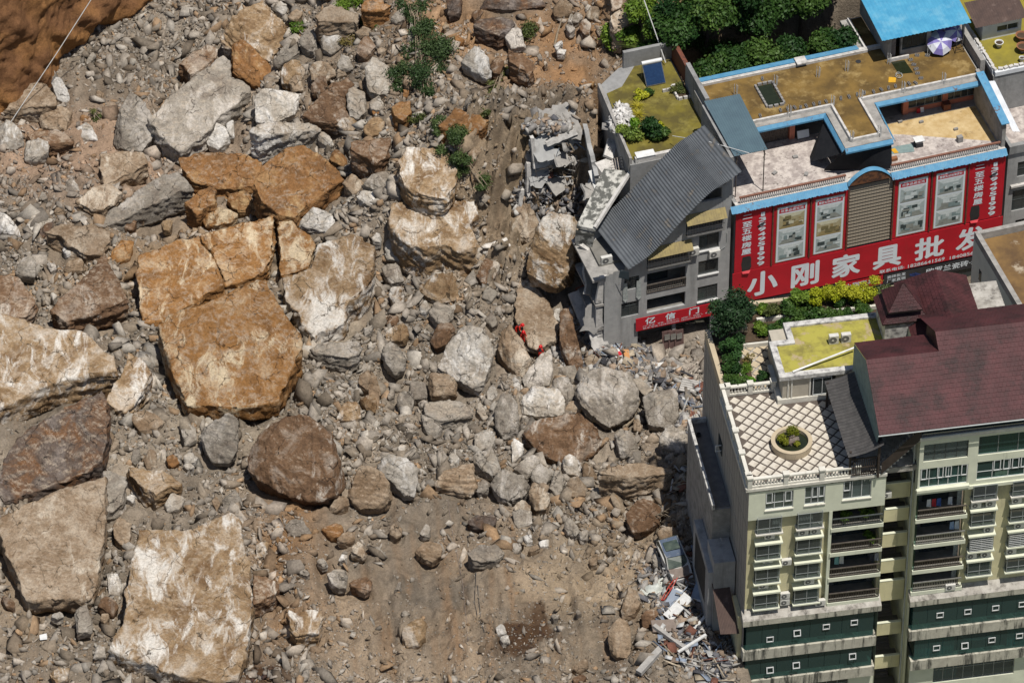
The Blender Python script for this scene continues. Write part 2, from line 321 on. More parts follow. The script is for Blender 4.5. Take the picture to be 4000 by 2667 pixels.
('b','grey',13.48,'small grey boulder below @19',(5.63,16.56,14.33,0.122,0.533),(-18,19,16,11,16,-17,-13,-14)),
('b','cream',11.92,'small cream-coloured boulder above @13',(3.06,23.70,12.80,0.156,0.595),(-18,7,2,23,22,-7,-8,-22)),
('b','rust',11.40,'small rust-orange boulder below @19',(7.26,21.69,12.12,-0.254,0.662),(-26,-8,-11,12,28,10,8,-15)),
('s','tan',1.65,'tan ledge with dark underside left of @16',(-37.73,15.37,3.82,-0.000,0.364),(-206,-35,-62,105,86,148,199,51,94,-78,46,-121,-155,-67)),
('s','grey',1.50,'long layered grey slab slanting above the cracked orange slabs',(-33.64,14.92,4.09,-0.096,0.466),(-423,-252,-212,-59,-19,94,175,237,314,257,435,156,181,9,-110,-160,-343,-285)),
('s','rust',1.31,'orange block with dark sides on the upper rim of the cracked slabs',(-28.10,14.91,4.23,-0.000,0.466),(-181,-43,-45,55,73,125,114,75,97,-53,-59,-162)),
('b','rust',1.37,'medium rust-orange boulder left of @4',(-24.85,15.69,2.81,0.047,0.526),(-140,75,-40,104,121,9,144,-96,-7,-72,-78,-22)),
('b','rustw',1.21,'large orange and cream boulder right of @16',(-26.67,14.01,2.60,-0.229,0.709),(-167,-33,-11,73,68,93,167,49,119,-16,-58,-75,-117,-92)),
('s','rustw',1.36,'left half of the upper twin cracked orange slab',(-29.51,3.60,4.51,-0.000,0.287),(-406,208,-91,365,127,428,153,342,246,253,297,118,351,-16,361,-78,200,-171,48,-300,-181,-432,-327,-463,-374,-238,-406,-16)),
('s','rustw',0.97,'right half of the upper twin cracked orange slab',(-24.75,7.67,3.84,-0.000,0.287),(-345,184,-189,230,155,343,319,411,305,162,297,4,235,-185,158,-247,3,-310,-106,-328,-116,-256,-171,-122,-222,13,-315,103)),
('s','rustw',1.26,'lower and largest piece of @1',(-24.44,-5.59,5.01,-0.000,0.287),(-695,177,-589,256,-361,352,-75,484,166,621,251,626,272,560,372,405,453,229,573,63,583,-68,467,-371,395,-587,205,-630,14,-652,-406,-639,-448,-523,-553,-242,-624,-68)),
('s','rustw',1.64,'small upper right fragment of the cracked orange slabs',(-19.69,8.63,3.95,-0.000,0.287),(-142,240,-116,285,-56,274,35,172,145,93,176,14,168,-87,131,-211,44,-267,-112,-312,-131,-245,-142,48)),
('s','cream',1.01,'cream and brown cracked slab right of @1',(-16.26,2.93,4.31,0.073,0.325),(-427,83,-300,119,-184,160,-147,277,-124,395,8,431,232,482,302,391,391,353,384,147,347,20,289,-84,174,-163,119,-395,61,-435,-84,-469,-132,-519,-251,-373,-268,-286,-398,-139)),
('s','rust',2.75,'huge rust boulder with a dark lower flank above the cracked slabs',(-19.43,14.25,6.56,-0.000,0.404),(-406,-1,-338,144,-143,310,14,352,175,268,335,144,416,32,298,-42,142,-166,25,-249,-21,-331,-171,-298,-332,-166)),
('b','white',2.98,'pale grey rough boulder at the upper rim of the cream cracked slab',(-17.41,11.06,4.51,0.226,0.839),(-216,12,-107,74,12,97,111,37,161,-54,132,-96,12,-49,-107,-18)),
('b','tan',5.20,'medium tan boulder right of @4',(-14.47,13.93,6.55,-0.222,0.662),(-96,13,-58,70,31,66,120,2,22,-89,-17,-61)),
('b','white',5.42,'medium whitish boulder right of @4',(-13.02,11.67,6.74,-0.048,0.504),(-108,21,-40,91,59,37,89,-57,30,-69,-29,-24)),
('b','grey',6.27,'large grey boulder above @7',(-12.00,12.76,7.58,-0.148,0.541),(-171,-9,-34,52,133,97,75,-76,-3,-66)),
('s','cream',1.96,'wide brown and white rough block below the creeper',(-6.44,8.13,6.77,-0.000,0.364),(-443,200,-409,231,-16,221,200,242,298,221,338,126,260,20,309,-106,319,-212,153,-248,65,-191,-52,-201,-218,-191,-356,-106,-445,-1)),
('b','grey',2.32,'large grey boulder below @7',(-7.42,8.58,3.31,-0.024,0.813),(-137,25,-38,42,159,37,139,-29,2,-42,-126,-33)),
('b','white',2.61,'medium whitish boulder left of @7',(-10.42,8.32,3.60,0.235,0.490),(-122,59,-93,93,85,62,125,-32,106,-114,-101,-69)),
('b','white',3.47,'small whitish boulder left of @7',(-12.19,8.76,4.66,-0.199,0.621),(-51,1,-3,47,47,14,37,-31,-31,-31)),
('b','grey',1.42,'medium grey boulder below @7',(-10.80,6.05,2.75,-0.095,0.562),(-91,64,66,79,106,-50,-11,-85,-71,-7)),
('b','cream',1.35,'small cream-coloured boulder below @7',(-10.35,3.13,2.62,0.135,0.617),(-72,28,-33,59,75,41,56,-44,-22,-81)),
('b','cream',1.76,'cream-fronted wedge boulder below the brown and white block',(-6.49,3.38,3.53,0.115,0.723),(-203,4,-164,99,31,117,110,104,169,-30,169,-112,12,-125,-125,-58)),
('b','tan',2.13,'medium tan boulder below @7',(-4.34,6.16,3.38,-0.151,0.606),(-88,-16,10,69,79,36,49,-20,-48,-69)),
('b','brown',2.33,'medium brown boulder below @7',(-2.08,5.24,4.02,-0.165,0.648),(-107,-59,-29,95,39,115,108,41,49,-59,-58,-130)),
('b','grey',2.15,'small grey boulder below @7',(-3.64,4.57,3.32,0.198,0.655),(-69,11,9,61,68,-23,-10,-47)),
('b','grey',1.96,'small grey boulder above @17',(-2.07,2.80,3.07,-0.214,0.630),(-78,-26,-20,51,78,22,20,-47)),
('s','white',2.46,'medium whitish slab left of @6',(-1.34,8.01,4.41,-0.098,0.099),(-133,-16,83,114,122,23,-15,-71,-55,-48)),
('b','grey',2.36,'small grey boulder right of @7',(-2.58,7.97,3.46,0.087,0.488),(-79,18,59,58,79,-1,10,-45,-69,-30)),
('b','white',1.44,'small whitish boulder above @9',(-7.86,1.60,2.54,-0.113,0.747),(-45,1,3,52,62,16,13,-35,-35,-31)),
('b','grey',1.20,'medium grey boulder above @9',(-6.35,0.67,2.51,-0.096,0.671),(-107,27,-49,72,136,33,39,-73,-20,-60)),
('b','brown',1.14,'small brown boulder left of @9',(-10.82,0.41,2.19,-0.114,0.789),(-60,13,-2,40,66,14,38,-35,-40,-32)),
('b','grey',0.93,'small grey boulder left of @9, left one',(-12.86,-0.82,1.99,-0.037,0.666),(-49,9,48,45,29,-14,-29,-41)),
('b','cream',0.76,'medium cream-coloured boulder left of @9',(-10.21,-1.16,1.94,0.105,0.709),(-119,7,-41,51,85,51,105,-7,66,-54,-99,-49)),
('b','white',-0.50,'large white cube-like block left of the rescuers',(-3.86,-4.43,2.76,0.254,0.700),(-283,-70,-179,86,-121,168,-25,276,162,146,247,35,189,-135,112,-317,-101,-193)),
('b','brown',0.39,'medium brown boulder above @9',(-6.04,-1.20,1.85,-0.069,0.710),(-139,-24,-3,63,114,100,94,28,17,-66,-80,-103)),
('b','tan',-0.60,'tan sloping block right under the two standing rescuers',(0.08,-3.13,1.84,0.328,0.781),(-167,88,-109,164,-12,166,85,39,170,-124,85,-225,-51,-105)),
('b','grey',0.85,'small grey boulder left of @17',(-1.86,0.71,1.91,0.012,0.754),(-71,18,-1,43,65,-8,7,-52)),
('b','white',1.80,'small whitish boulder below @7, right one',(-7.27,7.01,2.75,-0.020,0.496),(-22,2,7,31,27,3,-12,-36)),
('b','white',1.76,'small whitish boulder below @7, left one',(-7.90,7.77,2.65,-0.087,0.782),(-29,-2,10,24,30,-7,-9,-17)),
('s','brown',1.39,'large brown slab with a whitish right rim left of the cracked slabs',(-37.78,1.60,4.41,-0.000,0.364),(-346,-155,-197,11,-47,147,92,345,131,356,256,126,340,-51,236,-114,34,-186,-195,-279,-305,-197)),
('s','brown',1.38,'flat reddish brown slab at the left edge above the overhanging slab',(-44.32,2.00,3.77,-0.000,0.364),(-181,191,5,181,78,66,171,-59,90,-205,-164,-174)),
('b','grey',1.31,'medium grey boulder above @3',(-43.89,6.92,2.78,0.065,0.700),(-107,-31,-31,90,28,96,90,-15,81,-81,-57,-58)),
('b','grey',1.27,'small grey boulder above @3',(-41.59,7.50,2.26,-0.125,0.601),(-49,11,19,35,39,-8,-9,-39)),
('b','tan',1.24,'medium tan boulder below @16',(-39.48,7.56,2.31,-0.200,0.511),(-111,-26,4,57,102,43,74,-27,-71,-48)),
('b','rustw',1.25,'medium orange and cream boulder below @16',(-35.39,8.94,2.64,-0.285,0.789),(-102,-47,3,73,110,107,82,-8,-4,-62,-92,-61)),
('s','tan',1.36,'flat dusty tan slab left of the upper cracked orange slab',(-38.98,10.13,3.49,-0.000,0.364),(-342,62,-196,125,90,136,250,62,244,-23,209,-161,52,-161,-110,-66,-193,30)),
('b','dark',1.56,'small dark grey boulder left of @16',(-42.39,12.19,2.75,0.211,0.529),(-95,-15,3,45,63,45,55,-1,-23,-73)),
('b','white',1.63,'medium whitish boulder left of @16, right one',(-43.27,12.78,2.82,0.062,0.796),(-120,23,-11,51,139,29,100,-9,-9,-60,-99,-33)),
('b','white',1.66,'medium whitish boulder left of @16, left one',(-45.78,12.08,3.17,0.066,0.572),(-94,126,-2,58,90,-20,112,-84,-19,-42,-88,-39)),
('b','grey',1.89,'small grey boulder left of @16, right one',(-40.37,17.65,3.14,0.202,0.706),(-60,-26,-52,83,40,29,82,-35,-9,-49)),
('b','grey',1.90,'small grey boulder left of @16, left one',(-42.91,16.52,2.87,-0.093,0.645),(-39,-15,-1,39,40,-2,1,-22)),
('b','tan',1.71,'small tan boulder left of @16',(-41.36,14.63,2.66,0.292,0.729),(-56,6,-16,31,56,-7,16,-32)),
('b','brown',1.44,'small brown boulder below @16',(-34.92,13.16,2.47,0.040,0.763),(-66,6,-6,37,73,27,35,-37,-35,-35)),
('b','tan',1.46,'small tan boulder below @16',(-33.94,14.07,2.34,-0.036,0.627),(-39,4,20,23,40,-3,-19,-22)),
('b','cream',1.35,'small cream-coloured boulder below @16',(-31.47,13.01,2.41,-0.217,0.576),(-53,20,55,54,27,-41,-32,-32)),
('b','white',1.34,'small whitish boulder above @3',(-41.20,3.60,2.30,-0.024,0.554),(-35,6,4,29,34,-2,-4,-35)),
('b','white',1.34,'small whitish boulder below @16',(-40.25,9.52,2.36,-0.064,0.540),(-57,20,30,43,52,-21,-26,-43)),
('s','cream',1.33,'huge overhanging pale slab with layered brown front at the left edge',(-40.01,-8.15,5.17,-0.000,0.249),(-563,496,-297,410,-23,320,229,275,349,162,497,28,526,-107,266,-129,78,-196,-184,-307,-368,-440,-510,-506)),
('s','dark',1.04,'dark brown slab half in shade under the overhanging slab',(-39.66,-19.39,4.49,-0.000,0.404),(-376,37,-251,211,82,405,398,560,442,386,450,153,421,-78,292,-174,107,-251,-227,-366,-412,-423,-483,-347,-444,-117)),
('s','tan',0.86,'huge tan slab with a thin diagonal crack at the lower left edge',(-38.67,-30.11,3.98,-0.000,0.249),(-539,222,-294,393,34,552,366,651,378,372,375,-11,351,-307,305,-525,84,-525,-247,-550,-354,-265,-460,-11)),
('s','cream',1.29,'pale greenish elongated block between overhanging slab and cracked slabs',(-33.73,-9.69,3.87,-0.150,0.404),(-195,-184,-115,-18,-53,117,-10,271,77,231,195,126,177,65,78,-114,-21,-262,-136,-236)),
('b','tan',1.10,'large tan boulder right of @18',(-31.92,-13.30,2.55,-0.238,0.799),(-149,4,-75,52,67,80,143,15,68,-56,-54,-95)),
('b','grey',0.94,'small grey boulder left of @8',(-28.24,-14.43,2.34,-0.069,0.529),(-86,49,-1,71,56,47,68,-60,-35,-109)),
('b','grey',0.73,'grey block half in the shade below the lower cracked orange slab',(-25.50,-15.98,2.82,0.186,0.795),(-172,74,-115,113,105,127,167,105,155,-89,79,-163,-65,-140,-152,-26)),
('b','grey',0.92,'small grey boulder right of @18, right one',(-32.76,-17.37,2.30,-0.122,0.620),(-46,-50,-20,52,27,81,38,-2,2,-80)),
('b','tan',0.85,'small tan boulder right of @18, right one',(-31.47,-17.91,2.24,0.030,0.735),(-70,23,-14,76,53,36,64,-73,-31,-63)),
('b','rust',0.80,'small rust-orange boulder right of @18',(-29.61,-17.71,1.97,-0.101,0.699),(-49,24,16,52,64,-1,9,-52,-39,-23)),
('s','cream',0.69,'sharp-cornered cream block pointing down, above the large white slab',(-31.04,-21.37,3.20,-0.000,0.213),(-219,129,-10,84,65,95,258,-39,146,-61,28,-162,-69,-84,-197,39)),
('b','white',0.57,'medium whitish boulder above @2',(-29.27,-22.92,1.77,-0.087,0.600),(-88,2,-5,65,99,29,44,-41,-49,-54)),
('b','grey',0.33,'medium grey boulder left of @8',(-24.19,-22.85,1.75,-0.116,0.677),(-89,30,-5,91,90,10,82,-60,-78,-72)),
('b','tan',0.40,'small tan boulder left of @8',(-25.58,-22.69,1.67,0.095,0.653),(-35,18,-8,57,40,-3,4,-72)),
('b','white',0.77,'small whitish boulder left of @8, right one',(-28.06,-17.21,1.76,-0.242,0.627),(-64,2,1,37,67,22,40,-24,-45,-37)),
('b','white',0.73,'small whitish boulder left of @8, left one',(-28.16,-18.03,1.63,0.195,0.546),(-53,19,14,19,53,-13,-14,-26)),
('b','grey',0.97,'small grey boulder right of @18, left one',(-34.84,-17.30,1.92,-0.191,0.491),(-40,2,6,35,44,-5,-11,-31)),
('b','tan',1.03,'small tan boulder right of @18, left one',(-34.95,-15.83,2.63,0.167,0.834),(-40,83,-17,88,71,-23,24,-55,-38,-94)),
('s','grey',0.78,'medium grey slab right of @18',(-34.37,-22.73,3.35,-0.395,0.577),(-90,115,-36,138,94,112,88,-17,18,-154,-73,-194)),
('b','white',0.74,'small whitish boulder right of @18',(-33.02,-22.11,1.70,0.169,0.571),(-48,1,-10,31,38,0,20,-32)),
('b','tan',0.65,'medium tan boulder above @2',(-33.46,-27.11,2.51,0.009,0.685),(-86,36,-41,114,81,59,73,-20,38,-138,-66,-51)),
('b','white',0.61,'small whitish boulder left of @2, right one',(-33.72,-33.14,2.03,0.178,0.767),(-78,85,15,76,73,-19,46,-76,-57,-65)),
('b','brown',0.62,'medium brown boulder left of @2',(-34.27,-35.73,1.94,0.022,0.790),(-100,29,-27,65,94,-2,49,-60,-16,-30)),
('b','grey',0.72,'small grey boulder left of @2, first from left',(-36.26,-37.77,2.25,-0.185,0.762),(-63,53,27,92,85,-57,-51,-86)),
('b','white',0.83,'small whitish boulder left of @2, left one',(-38.47,-36.64,1.74,0.001,0.803),(-72,2,11,24,57,-5,2,-19)),
('b','cream',0.79,'medium cream-coloured boulder left of @2',(-37.82,-43.86,2.00,-0.036,0.688),(-91,0,-28,47,81,42,65,-34,-26,-58)),
('b','tan',0.63,'small tan boulder left of @2',(-34.47,-36.74,1.64,-0.001,0.547),(-35,24,25,33,44,-1,-1,-39,-34,-18)),
('b','grey',0.63,'small grey boulder left of @2, fourth from left',(-33.73,-29.71,1.62,-0.255,0.809),(-35,-7,-3,27,30,10,7,-30)),
('b','grey',0.66,'small grey boulder left of @2, third from left',(-34.10,-28.79,1.56,-0.089,0.494),(-27,1,1,25,34,-4,-7,-24)),
('b','brown',1.04,'small brown boulder below @18',(-42.66,-35.41,2.06,0.206,0.591),(-76,46,-20,31,56,-4,57,-45,-18,-27)),
('b','grey',0.64,'small grey boulder left of @2, second from left',(-34.67,-40.87,1.70,-0.163,0.531),(-58,-46,-33,33,39,49,50,-34)),
('s','cream',0.28,'huge white and tan slab at the bottom edge',(-27.48,-37.74,4.06,-0.074,0.364),(-418,650,-43,659,139,739,358,836,433,775,475,565,525,299,561,33,530,-197,492,-444,449,-616,213,-636,-6,-603,-188,-575,-337,-489,-482,-478,-630,-411,-590,-295,-511,-177,-502,89,-472,282)),
('b','brown',0.13,'huge dark brown-fronted boulder below centre',(-18.45,-19.51,3.65,0.172,0.727),(-476,106,-371,204,-258,276,-30,302,273,293,388,141,446,-21,428,-143,354,-259,203,-306,51,-290,-177,-205,-368,-92,-464,-5)),
('b','tan',-0.34,'tan rough boulder right beside the dark rust-fronted boulder',(-12.13,-21.13,1.81,-0.013,0.822),(-176,53,-92,157,125,114,192,19,183,-32,70,-128,-100,-137,-204,-50)),
('b','white',-0.46,'bluish white smeared boulder right of the tan rough boulder',(-9.68,-19.09,1.46,-0.006,0.610),(-238,119,-58,120,75,95,151,45,143,-81,124,-164,39,-148,-56,-31,-180,44)),
('s','grey',0.63,'grey ledge with a rust underside below the cream cracked slab',(-15.63,-4.27,2.81,-0.052,0.146),(-228,12,-84,94,205,108,198,-29,112,-83,-33,-53,-168,-47)),
('b','grey',0.07,'medium grey boulder left of @9',(-10.50,-4.21,1.82,0.157,0.507),(-115,68,-38,143,21,99,110,-49,81,-92,13,-140,-75,-29)),
('b','tan',0.12,'medium tan boulder left of @9',(-12.67,-7.45,1.69,0.004,0.785),(-94,58,-46,97,70,42,119,-81,80,-88,-36,-34,-94,4)),
('b','grey',-0.33,'medium grey boulder below @9, first from left',(-8.29,-7.56,0.95,-0.165,0.706),(-99,38,65,71,75,-41,-41,-69)),
('b','grey',-0.24,'small grey boulder below @9, first from left',(-9.53,-9.20,1.04,-0.139,0.698),(-69,9,-40,68,85,54,76,-44,18,-57,-68,-32)),
('b','tan',-0.43,'large tan boulder below @9, left one',(-6.21,-7.07,1.11,0.158,0.665),(-134,83,-86,119,146,22,137,-77,50,-76,-114,-68)),
('b','grey',-0.10,'small grey boulder left of @9, right one',(-10.68,-8.06,0.96,-0.272,0.546),(-32,-20,-4,48,34,37,25,-18,-22,-45)),
('s','grey',-0.49,'flat rubble-covered grey ledge below @9',(-5.76,-10.77,1.55,-0.040,0.002),(-194,91,26,143,142,105,238,-18,143,-78,-48,-122,-106,-103,-202,-23)),
('b','grey',-0.47,'medium grey boulder below @9, second from left',(-7.14,-12.38,1.02,0.167,0.791),(-93,89,-35,75,109,-7,81,-95,4,-73,-64,10)),
('b','cream',0.17,'medium cream-coloured boulder above @8',(-14.38,-11.18,1.45,0.055,0.503),(-107,-26,-51,91,94,58,114,-25,47,-50,-97,-49)),
('b','cream',0.05,'small cream-coloured boulder above @8',(-12.55,-9.76,1.32,0.022,0.592),(-93,50,3,66,62,-13,53,-73,-25,-29)),
('b','white',-0.09,'small whitish boulder right of @8, first from left',(-11.91,-11.97,0.87,-0.253,0.624),(-37,-25,1,32,34,20,1,-27)),
('b','white',0.41,'small whitish boulder above @8, right one',(-17.68,-12.65,1.40,-0.243,0.524),(-41,-21,-23,36,39,11,26,-27)),
('b','white',-0.36,'small whitish boulder right of @8, second from left',(-9.64,-14.63,0.59,-0.238,0.502),(-40,-8,-2,34,45,24,27,-15,-30,-34)),
('b','white',-0.61,'medium whitish boulder below @9, right one',(-2.31,-13.85,0.67,-0.129,0.593),(-105,57,76,72,86,21,38,-68,-96,-80)),
('b','white',-0.63,'medium whitish boulder below @9, left one',(-2.32,-16.79,0.84,0.029,0.489),(-113,61,-65,87,78,84,154,-63,59,-112,-8,-60,-103,6)),
('b','tan',-0.62,'large tan boulder below @9, right one',(-4.75,-19.30,1.16,-0.077,0.713),(-190,-16,-57,37,-1,95,132,125,189,-6,123,-111,0,-78,-199,-48)),
('b','white',-0.58,'small whitish boulder below @9, first from left',(-5.09,-15.99,0.48,0.212,0.761),(-55,10,-17,44,50,5,40,-25,-17,-33)),
('b','grey',-0.62,'medium grey boulder below @9, third from left',(-0.45,-11.39,1.60,-0.065,0.616),(-112,36,-55,157,3,176,80,128,118,-56,99,-159,-35,-181,-93,-99)),
('b','grey',-0.65,'small grey boulder below @9, fourth from left',(-2.52,-19.45,0.38,-0.182,0.496),(-63,3,13,49,60,19,42,-29,-53,-41)),
('b','grey',-0.67,'large grey boulder left of @12',(-0.25,-19.86,1.01,0.146,0.621),(-168,33,-74,108,40,104,173,35,116,-93,2,-115,-92,-73)),
('b','white',-0.57,'small whitish boulder below @9, second from left',(-2.64,-10.10,0.68,-0.084,0.557),(-65,22,-17,69,70,-32,12,-62)),
('b','white',-0.57,'small whitish boulder below @9, third from left',(-1.83,-7.72,0.63,0.139,0.502),(-50,10,-2,61,75,-2,-21,-67)),
('b','grey',-0.55,'small grey boulder below @9, third from left',(-6.05,-15.36,0.47,0.136,0.583),(-46,29,12,33,40,-21,-7,-43)),
('b','grey',-0.39,'small grey boulder below @9, second from left',(-7.76,-9.08,0.60,-0.056,0.733),(-54,9,-15,34,71,-3,42,-28,-44,-15)),
('b','grey',0.51,'small grey boulder above @8, left one',(-19.90,-13.96,1.47,-0.126,0.800),(-45,-1,-7,32,79,-7,-26,-22)),
('b','grey',0.55,'small grey boulder above @8, right one',(-18.36,-11.12,1.65,0.099,0.580),(-45,27,3,50,52,3,23,-47,-34,-35)),
('b','white',0.35,'small whitish boulder above @8, left one',(-18.21,-14.67,1.62,0.142,0.526),(-69,27,-3,74,75,22,38,-73,-39,-48)),
('b','tan',-0.19,'medium tan boulder below @8, left one',(-14.89,-22.15,0.94,-0.137,0.686),(-106,-36,-13,43,72,42,81,3,-31,-54)),
('b','grey',-0.64,'tall grey block below the lone rescuer helmet',(2.54,-5.36,1.33,0.088,0.581),(-167,-63,-80,20,-2,121,85,177,114,96,113,0,75,-121,7,-117,-148,-116)),
('b','brown',-0.67,'brown upright slab beside the broken concrete slab',(5.19,-2.73,2.26,0.246,1.000),(-84,225,-38,241,-7,78,86,-113,136,-202,39,-181,-38,-83,-96,34)),
('b','tan',-0.68,'medium tan boulder above @10',(7.46,-3.25,0.49,-0.279,0.760),(-95,-12,-47,36,31,49,129,18,51,-19,-66,-70)),
('b','grey',-0.69,'broad grey boulder, biggest in the street before the house',(8.67,-9.06,2.16,-0.084,0.675),(-348,58,-242,113,-69,196,66,219,172,176,200,120,219,47,267,-33,247,-99,170,-185,-4,-268,-119,-216,-253,-117,-300,-5)),
('b','white',-0.65,'whitish loaf-shaped block left of the broad grey boulder',(2.52,-9.06,1.06,0.234,0.514),(-194,47,-165,115,-59,135,181,77,229,-13,199,-154,-2,-130,-185,-73)),
('b','grey',-0.67,'medium grey boulder left of @10, left one',(4.67,-7.27,0.80,0.003,0.743),(-129,33,-100,72,16,72,102,-23,102,-62,35,-93,-23,1)),
('b','grey',-0.66,'medium grey boulder left of @10, right one',(4.92,-4.80,0.51,-0.077,0.624),(-95,-29,-27,42,61,64,94,6,51,-48,-85,-37)),
('b','tan',-0.67,'medium tan boulder left of @10',(5.42,-9.33,0.46,0.260,0.744),(-80,-10,-32,38,36,51,83,-4,55,-46,-61,-28)),
('b','brown',-0.68,'big smooth brown boulder below the whitish loaf-shaped block',(4.67,-14.40,1.58,-0.000,0.839),(-410,93,-181,122,106,152,258,144,382,71,325,-10,238,-99,124,-165,-38,-165,-181,-128,-295,-40,-324,26)),
('s','grey',-0.66,'medium grey slab right of @10',(11.51,-7.32,1.29,-0.097,0.169),(-80,74,-2,93,93,-31,24,-97,-33,-42)),
('b','grey',-0.46,'squared grey block between the broad grey boulder and the annex',(13.16,-10.31,1.71,-0.000,0.577),(-159,66,-20,101,0,162,125,166,152,22,141,-169,26,-178,-118,-152,-150,-13)),
('b','grey',-0.64,'medium grey boulder above @12',(10.05,-14.49,1.01,0.018,0.621),(-107,74,-50,115,55,55,111,-46,44,-104,-51,-95)),
('b','grey',0.55,'large grey boulder above @12',(14.31,-15.35,2.15,-0.049,0.573),(-156,-5,-88,93,54,71,130,13,81,-100,-23,-69)),
('s','tan',-0.46,'long flat-topped pale slab left of the lower annex',(10.88,-20.24,3.19,-0.000,0.176),(-334,-19,-239,50,-21,85,271,39,298,-8,232,-37,-23,-65,-183,-48)),
('b','white',-0.69,'medium whitish boulder left of @12',(5.15,-16.92,0.67,-0.019,0.551),(-82,49,-20,76,65,42,98,-19,55,-81,-40,-65,-77,-4)),
('b','tan',-0.69,'small tan boulder left of @12, third from left',(6.71,-17.80,0.59,-0.004,0.800),(-63,50,-6,57,89,-17,32,-62,-54,-25)),
('b','grey',-0.68,'medium grey boulder left of @12, right one',(2.56,-18.16,0.64,0.197,0.770),(-95,-5,-28,63,57,61,95,-12,38,-66,-66,-39)),
('b','grey',-0.67,'medium grey boulder below @10',(1.52,-17.03,0.79,0.234,0.792),(-142,1,-9,66,86,53,95,21,0,-49,-28,-90)),
('b','grey',-0.69,'small grey boulder left of @12, left one',(4.01,-19.30,0.71,-0.123,0.554),(-79,-36,-41,72,16,76,73,29,35,-53,-3,-91)),
('b','tan',-0.69,'medium tan boulder left of @12, right one',(5.57,-19.93,0.74,0.214,0.583),(-93,55,11,100,96,-5,86,-64,-27,-65,-74,-24)),
('b','grey',-0.67,'medium grey boulder left of @12, left one',(0.74,-19.81,0.93,-0.161,0.514),(-74,95,21,88,87,6,40,-62,-74,-128)),
('b','tan',-0.69,'medium tan boulder left of @12, left one',(2.44,-21.37,1.00,0.240,0.494),(-102,21,-55,140,49,68,86,-28,58,-96,-36,-107)),
('b','tan',-0.68,'small tan boulder left of @12, first from left',(0.98,-21.90,0.44,-0.177,0.817),(-79,4,25,51,63,25,72,-31,-79,-46)),
('b','grey',-0.69,'small grey boulder left of @12, right one',(7.29,-20.34,0.45,0.175,0.605),(-57,-9,-9,53,47,30,47,-29,-29,-46)),
('b','grey',-0.63,'small grey boulder below @9, fifth from left',(0.23,-11.27,0.91,-0.178,0.785),(-23,85,25,52,20,-48,-23,-90)),
('b','white',-0.61,'small whitish boulder below @17',(0.44,-6.66,0.59,-0.018,0.710),(-44,67,14,36,62,-20,14,-45,-44,-37)),
('b','white',-0.65,'small whitish boulder left of @10',(0.50,-15.12,0.91,-0.277,0.658),(-50,80,7,49,55,25,36,-36,-50,-116)),
('b','grey',-0.68,'small grey boulder above @12',(8.83,-13.79,0.29,0.242,0.657),(-17,20,6,29,21,-19,-8,-31)),
('b','tan',-0.62,'small tan boulder below @10',(11.05,-11.68,0.52,-0.052,0.511),(-40,11,-1,67,46,-4,26,-41,-31,-34)),
('b','brown',-0.37,'large brown boulder below @12',(11.29,-24.18,1.49,-0.078,0.733),(-148,9,-80,89,90,128,165,70,145,-24,51,-90,-81,-126,-137,-52)),
('b','tan',0.46,'round root-wrapped boulder just above @11',(13.46,-26.59,1.70,0.125,0.737),(-101,22,-54,64,58,33,86,-7,67,-59,-55,-51)),
('b','grey',-0.70,'small grey boulder below @12, left one',(5.15,-24.84,0.60,0.134,0.606),(-64,16,-17,79,86,-5,30,-62,-36,-27)),
('b','grey',-0.70,'small grey boulder below @12, right one',(6.20,-25.36,0.37,0.133,0.606),(-47,20,10,40,47,12,19,-35,-28,-39)),
('b','white',-0.69,'small whitish boulder above @20, right one',(2.77,-26.30,0.26,0.216,0.772),(-52,20,42,23,42,-22,-33,-20)),
('b','white',-0.69,'small whitish boulder above @20, left one',(1.43,-25.73,0.26,-0.119,0.552),(-49,18,26,32,35,-19,-12,-31)),
('b','tan',-0.69,'small tan boulder above @20',(1.90,-27.01,0.28,0.091,0.615),(-59,-6,35,30,54,4,-31,-28)),
('b','tan',-0.70,'small tan boulder left of @11',(6.98,-28.43,0.37,-0.248,0.829),(-39,0,-6,34,41,33,31,-26,-25,-41)),
('b','tan',-0.68,'tan leaning slab left of the crumpled white sheet',(10.10,-34.36,1.00,0.192,0.556),(-85,-43,-28,118,64,107,91,3,35,-83,-76,-103)),
('b','tan',-0.70,'big rounded tan boulder left of the broken concrete beams',(9.25,-38.92,1.34,-0.000,0.727),(-117,60,-43,127,40,142,67,90,67,-16,85,-91,48,-136,-44,-128,-108,-46)),
('b','brown',-0.65,'medium brown boulder below @11',(11.77,-35.91,0.70,-0.043,0.647),(-87,12,15,62,80,40,51,-32,-60,-83)),
('b','tan',-0.70,'small tan boulder below @20',(5.77,-41.26,0.36,-0.052,0.597),(-82,-22,-9,29,55,39,64,-1,-27,-45)),
('b','brown',-0.70,'small brown boulder below @20',(5.68,-42.68,0.24,-0.188,0.713),(-61,-2,17,29,63,26,26,-21,-47,-29)),
('b','grey',-0.69,'medium grey boulder above @20',(0.85,-23.69,0.56,-0.081,0.563),(-85,57,85,66,94,-19,-29,-68,-66,-36)),
('b','grey',-0.69,'small grey boulder above @20',(0.36,-27.13,0.41,0.237,0.505),(-36,39,39,45,48,-1,-17,-43,-36,-40)),
('b','grey',-0.23,'small grey boulder left of @11, right one',(12.47,-28.95,0.97,0.209,0.505),(-52,43,4,61,50,20,31,-66,-34,-56)),
('b','grey',-0.69,'small grey boulder left of @11, left one',(8.41,-26.91,0.23,0.079,0.752),(-25,5,3,23,31,-5,-7,-22)),
('b','tan',-0.69,'small tan boulder left of @12, second from left',(4.03,-23.19,0.28,0.029,0.647),(-26,22,12,34,31,-28,-17,-27)),
